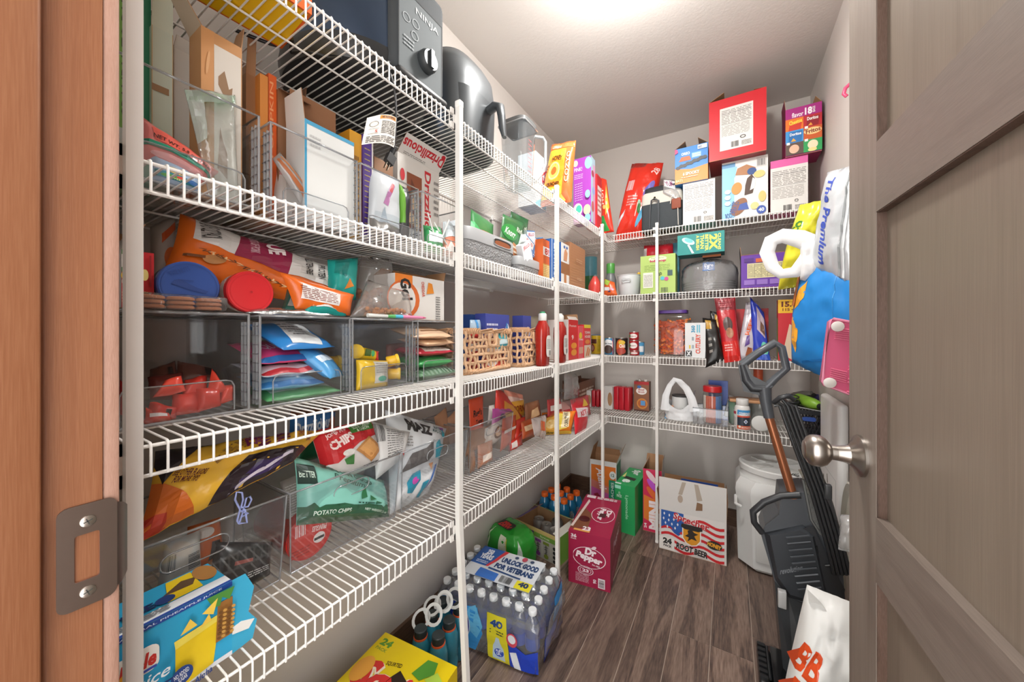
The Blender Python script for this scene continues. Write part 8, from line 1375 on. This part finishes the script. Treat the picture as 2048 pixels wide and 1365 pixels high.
# foot of the machine
MB().add([q(u, v) for u, v in ((1549, 1162), (1577, 1196), (1612, 1210), (1700, 1275))] + [V((p[0], p[1], 0)) for p in ((-.085, -.10), (-.06, -.12), (.0, -.14), (.07, -.14))] + [V((p[0], p[1], 0)) for p in ((-.085, .08), (.07, .08))] + [q(1549, 1162) + V((0, dy, 0)), q(1675, 1262) + V((0, dy, 0))], [(0, 1, 5, 4), (1, 2, 6, 5), (2, 3, 7, 6), (10, 0, 4, 8), (3, 11, 9, 7), (11, 10, 8, 9), (4, 5, 6, 7, 9, 8)]).build('foot_shroud', M('#3a3d40', .25, .1), vc)
MB().rbox(q(1556, 1216, yv0-.06), q(1572, 1180, yv0-.04), .003, 2).build('side_latch', clear('#d9dcda', .1, 1.4, haze=.4), vc, 40)
# ---------------------------------------------------------------- black crevice tool and the white shop bag
bt_ = thing('cleaning_attachment', 'black plastic cleaning attachment with a comb edge lying on the floor', 'tool', (.118, 1.47, 0)); 
MB().rbox((-.035, -.1, 0), (-.008, .075, .05), .006, 2).build('comb_side', M('#17181a', .3), bt_, 40)
MB().rbox((-.004, -.1, 0), (.045, .085, .045), .012, 3).build('shell', M('#101113', .2), bt_, 40)
for i in range(7): MB().box((-.034, -.09 + .023*i, .05), (-.012, -.078 + .023*i, .056)).build('comb_tooth', M('#1c1d1f', .35), bt_)
MB().tube([(-.006, -.08, .05), (-.006, .06, .05)], .004, 6).build('axle', M('#3a3c3e', .3, .5), bt_)
wbag = bag('shop_bag', 'white plastic shop bag with orange letters on the floor by the door', 'shop bag', QY([(1540, 1560, 1.16), (1745, 1600, 1.16), (1730, 1215, 1.22), (1614, 1170, 1.22)], .0), .14, M('#d9d9d6', .4, var=.03, vs=20, bump=.6, bs=22), [T('BB', .02, .58, .32, .74, '#cf4a1f', -14, .035), T('RI', .0, .40, .27, .55, '#cf4a1f', -14, .035)], seed=310, n=22, wr=.014, crimp=(.0, .02), side_in=-.06)
hdl = MB().grid(lambda s, t: V((.012*math.sin(s*3.1), -.02 + .02*t, 0)) + (PY(1612 + 40*s, 1170 + 60*s, 1.2) - wbag.location)*(1-t) + (PY(1618 + 50*s, 1215 + 20*s, 1.2) - wbag.location)*t, 8, 6)
hdl.build('bag_handle', M('#dfdfdc', .4, bump=.5, bs=25), wbag, 180)
# ---------------------------------------------------------------- leaning white panel and round stool top behind the door
wp_ = thing('folding_table', 'white folded table standing against the right wall behind the door', 'table', (XR-.02, 1.87, 0))
MB().rbox((-.02, -.15, .02), (.012, .15, .89), .014, 4).build('table_top', M('#e2e2e0', .35), wp_, 40)
MB().tube([(-.012, -.12, .012), (-.012, -.12, .6), (-.012, .12, .6), (-.012, .12, .012)], .009, 8).build('leg_frame', M('#c4c5c4', .3, .3), wp_, 60)
st = thing('round_tray', 'cream oval plastic tray leaning against the right wall behind the cord', 'tray', (XR-.028, 1.58, 0))
MB().lathe([(.0, -.008), (.10, -.008), (.112, .0), (.117, .01), (.114, .012), (.105, .0), (0, -.004)], 48, (0, 0, .40), 0, axis=(-1, 0, .0), sx=2.2).build('tray_body', M('#d3d1c3', .4), st, 40)
MB().rbox((-.012, -.1, 0), (.012, .1, .16), .008, 2).build('tray_foot', M('#d3d1c3', .4), st, 40)
pw = bag('clear_wrapper', 'crumpled clear wrapper on the floor behind the carpet cleaner cord', 'wrapper', QY([(1676, 1100, 1.40), (1712, 1110, 1.40), (1712, 1030, 1.42), (1680, 1030, 1.42)]), .05, clear('#e9e9e8', .12, 1.8, .7, 30, .3), None, seed=311, n=12, wr=.01)
# ---------------------------------------------------------------- bags hanging on the right wall
hk = thing('wall_hook', 'small pink hook high on the right wall', 'hook', PX(1699, 172, XR-.012)); hk.location.x = XR
MB().rbox((-.006, -.014, -.03), (0, .014, .035), .003, 2).build('hook_plate', M('#e3c3cc', .35), hk, 40)
MB().tube([(-.004, .0, .012), (-.022, .004, -.002), (-.026, .006, -.02), (-.018, .006, -.032)], .006, 8).build('hook_arm', M('#c9426a', .35), hk, 60)
hr = thing('hook_rail', 'white hook rail on the right wall carrying the hanging bags', 'hook rail', (XR, 1.62, 1.50)); MB().box((-.012, -.3, 0), (0, .3, .04)).build('rail_board', M('#dcdcd8', .45), hr)
for y in (-.24, -.12, 0, .12, .24): MB().tube([(-.01, y, .02), (-.05, y, .012), (-.056, y, .03)], .005, 8).build('hook', M('#c9c9c6', .3, .8), hr, 60)
blue = film('#1f7fc8', .45, .25, 18)
tb = bag('tote_bag', 'blue reusable tote bag with orange patches hanging on the right wall', 'tote bag', QY([(1584, 725, 1.66), (1740, 800, 1.50), (1740, 540, 1.48), (1613, 512, 1.62)]), .07, blue, [
    p_('#e3a133', (.03, .55), (.08, .68), (.2, .8), (.2, .64), (.13, .56), (.05, .5)), p_('#e3a133', (.03, .28), (.06, .44), (.16, .34), (.16, .25), (.11, .12), (.05, .2)), r_(.6, .1, .605, .9, '#4f9fd8'), p_('#176fb8', (.2, .05), (.6, .2), (.6, .22), (.2, .07))], seed=320, n=18, wr=.010, crimp=(.0, .0), side_in=-.2, back=1., bulge=.7)
MB().tube([(p - tb.location) for p in (PY(1586, 612, 1.64), PY(1597, 560, 1.63), PY(1608, 522, 1.62))], .008, 8, flat=.5).build('brown_edge', M('#a5602c', .5), tb, 60)
sil = bag('insulated_bag', 'silver insulated bag with blue script standing out of the tote bag', 'insulated bag', QY([(1622, 535, 1.60), (1712, 580, 1.50), (1735, 322, 1.46), (1655, 345, 1.55)]), .06, M('#ccd1d5', .3, .4, 0, .05, 20, .6, 18), [T('The Premium', .22, .1, .42, .92, '#3a4fa8', 272, .03, .2), r_(.72, .02, .76, .98, '#8f9496'), r_(.8, .02, .84, .98, '#d5dadc')], seed=321, n=16, wr=.008, crimp=(.0, .0), back=1.)
yel = bag('shopping_bag', 'bright yellow plastic shopping bag bunched beside the tote bag', 'shopping bag', QY([(1556, 580, 1.72), (1625, 570, 1.72), (1655, 400, 1.66), (1600, 410, 1.70)]), .08, M('#ddd53a', .3, 0, 0, .05, 20, .5, 25, 0, .93), [T('ECO', .02, .62, .3, .8, '#3f7a2c', 60, .06), ring_(.16, .6, .12, .06, .2, '#3f7a2c')], seed=322, n=18, wr=.02, crimp=(.0, .0), side_in=-.2)
wt = thing('plastic_bag', 'white plastic bag with a looped handle hanging beside the yellow bag', 'plastic bag', PY(1610, 500, 1.60)); Wb = wt.location.copy(); mpw = M('#dedede', .35, 0, 0, .03, 20, .6, 30, 0, .94)
w_ = lambda u, v, y=1.60: PY(u, v, y) - Wb
MB().tube([w_(1630, 490), w_(1600, 478), w_(1565, 472), w_(1542, 482), w_(1534, 505), w_(1545, 535), w_(1562, 548), w_(1590, 545), w_(1612, 520), w_(1625, 500)], [.012, .012, .010, .009, .009, .008, .007, .008, .009, .010], 10, flat=2.6).build('bag_handle', mpw, wt, 60)
bag('bag_body', None, None, [w_(1600, 560), w_(1640, 570), w_(1645, 470), w_(1600, 476)], .05, mpw, None, seed=323, n=12, wr=.012, parent=wt)
# pink folding stool
ps = thing('step_stool', 'pink folded plastic step stool with a ribbed lattice hanging behind the door', 'step stool', PY(1690, 715, 1.28)); Pb = ps.location.copy()
g = lambda u, v, y=1.28: PY(u, v, y) - Pb
A_, B_, C_, D_ = g(1643, 768), g(1798, 826), g(1798, 662), g(1660, 637)
def pin(s, t, k=0.): p = (A_*(1-s)+B_*s)*(1-t) + (D_*(1-s)+C_*s)*t; return p + V((0, -k, 0))
pk_ = MB(); ring4 = [pin(0, .04), pin(.03, 0), pin(1, 0), pin(1, 1), pin(.05, 1), pin(0, .95)]
pk_.add(ring4 + [p + V((0, .03, 0)) for p in ring4], [list(reversed(range(6))), [6+i for i in range(6)]] + [[i, (i+1) % 6, 6+(i+1) % 6, 6+i] for i in range(6)]); pk_.build('stool_panel', M('#cf5a7f', .35), ps)
MB().tube(ring4, .004, 6, closed=True).build('panel_rim', M('#e08aa6', .35), ps, 60)
mrb = M('#d9728f', .35)
for i in range(6):
    t0 = .02 + .18*i
    MB().tube([pin(.34, min(1, t0), .003), pin(1, min(1, t0+.12), .003)], .003, 6).build('lattice_rib', mrb, ps, 60); MB().tube([pin(.34, min(1, t0+.14), .003), pin(1, max(0, t0-.02), .003)], .003, 6).build('lattice_rib', mrb, ps, 60)
for t0 in (.12, .72):
    for i in range(6): MB().tube([pin(.1, t0+.03*i, .002), pin(.32, t0+.02+.03*i, .002)], .0016, 6).build('grip_line', mrb, ps)
for s, t in ((.12, .95-.05), (.1, .06)): MB().lathe([(.013, 0), (.014, .004), (.01, .006)], 16, pin(s, t, .004), 0, axis=(0, -1, 0)).build('rubber_foot', M('#d5cfca', .4), ps, 40)
MB().rbox(pin(.62, .42, .012), pin(.95, .6, -.0), .004, 2).build('latch', M('#b51f3a', .35), ps, 40)
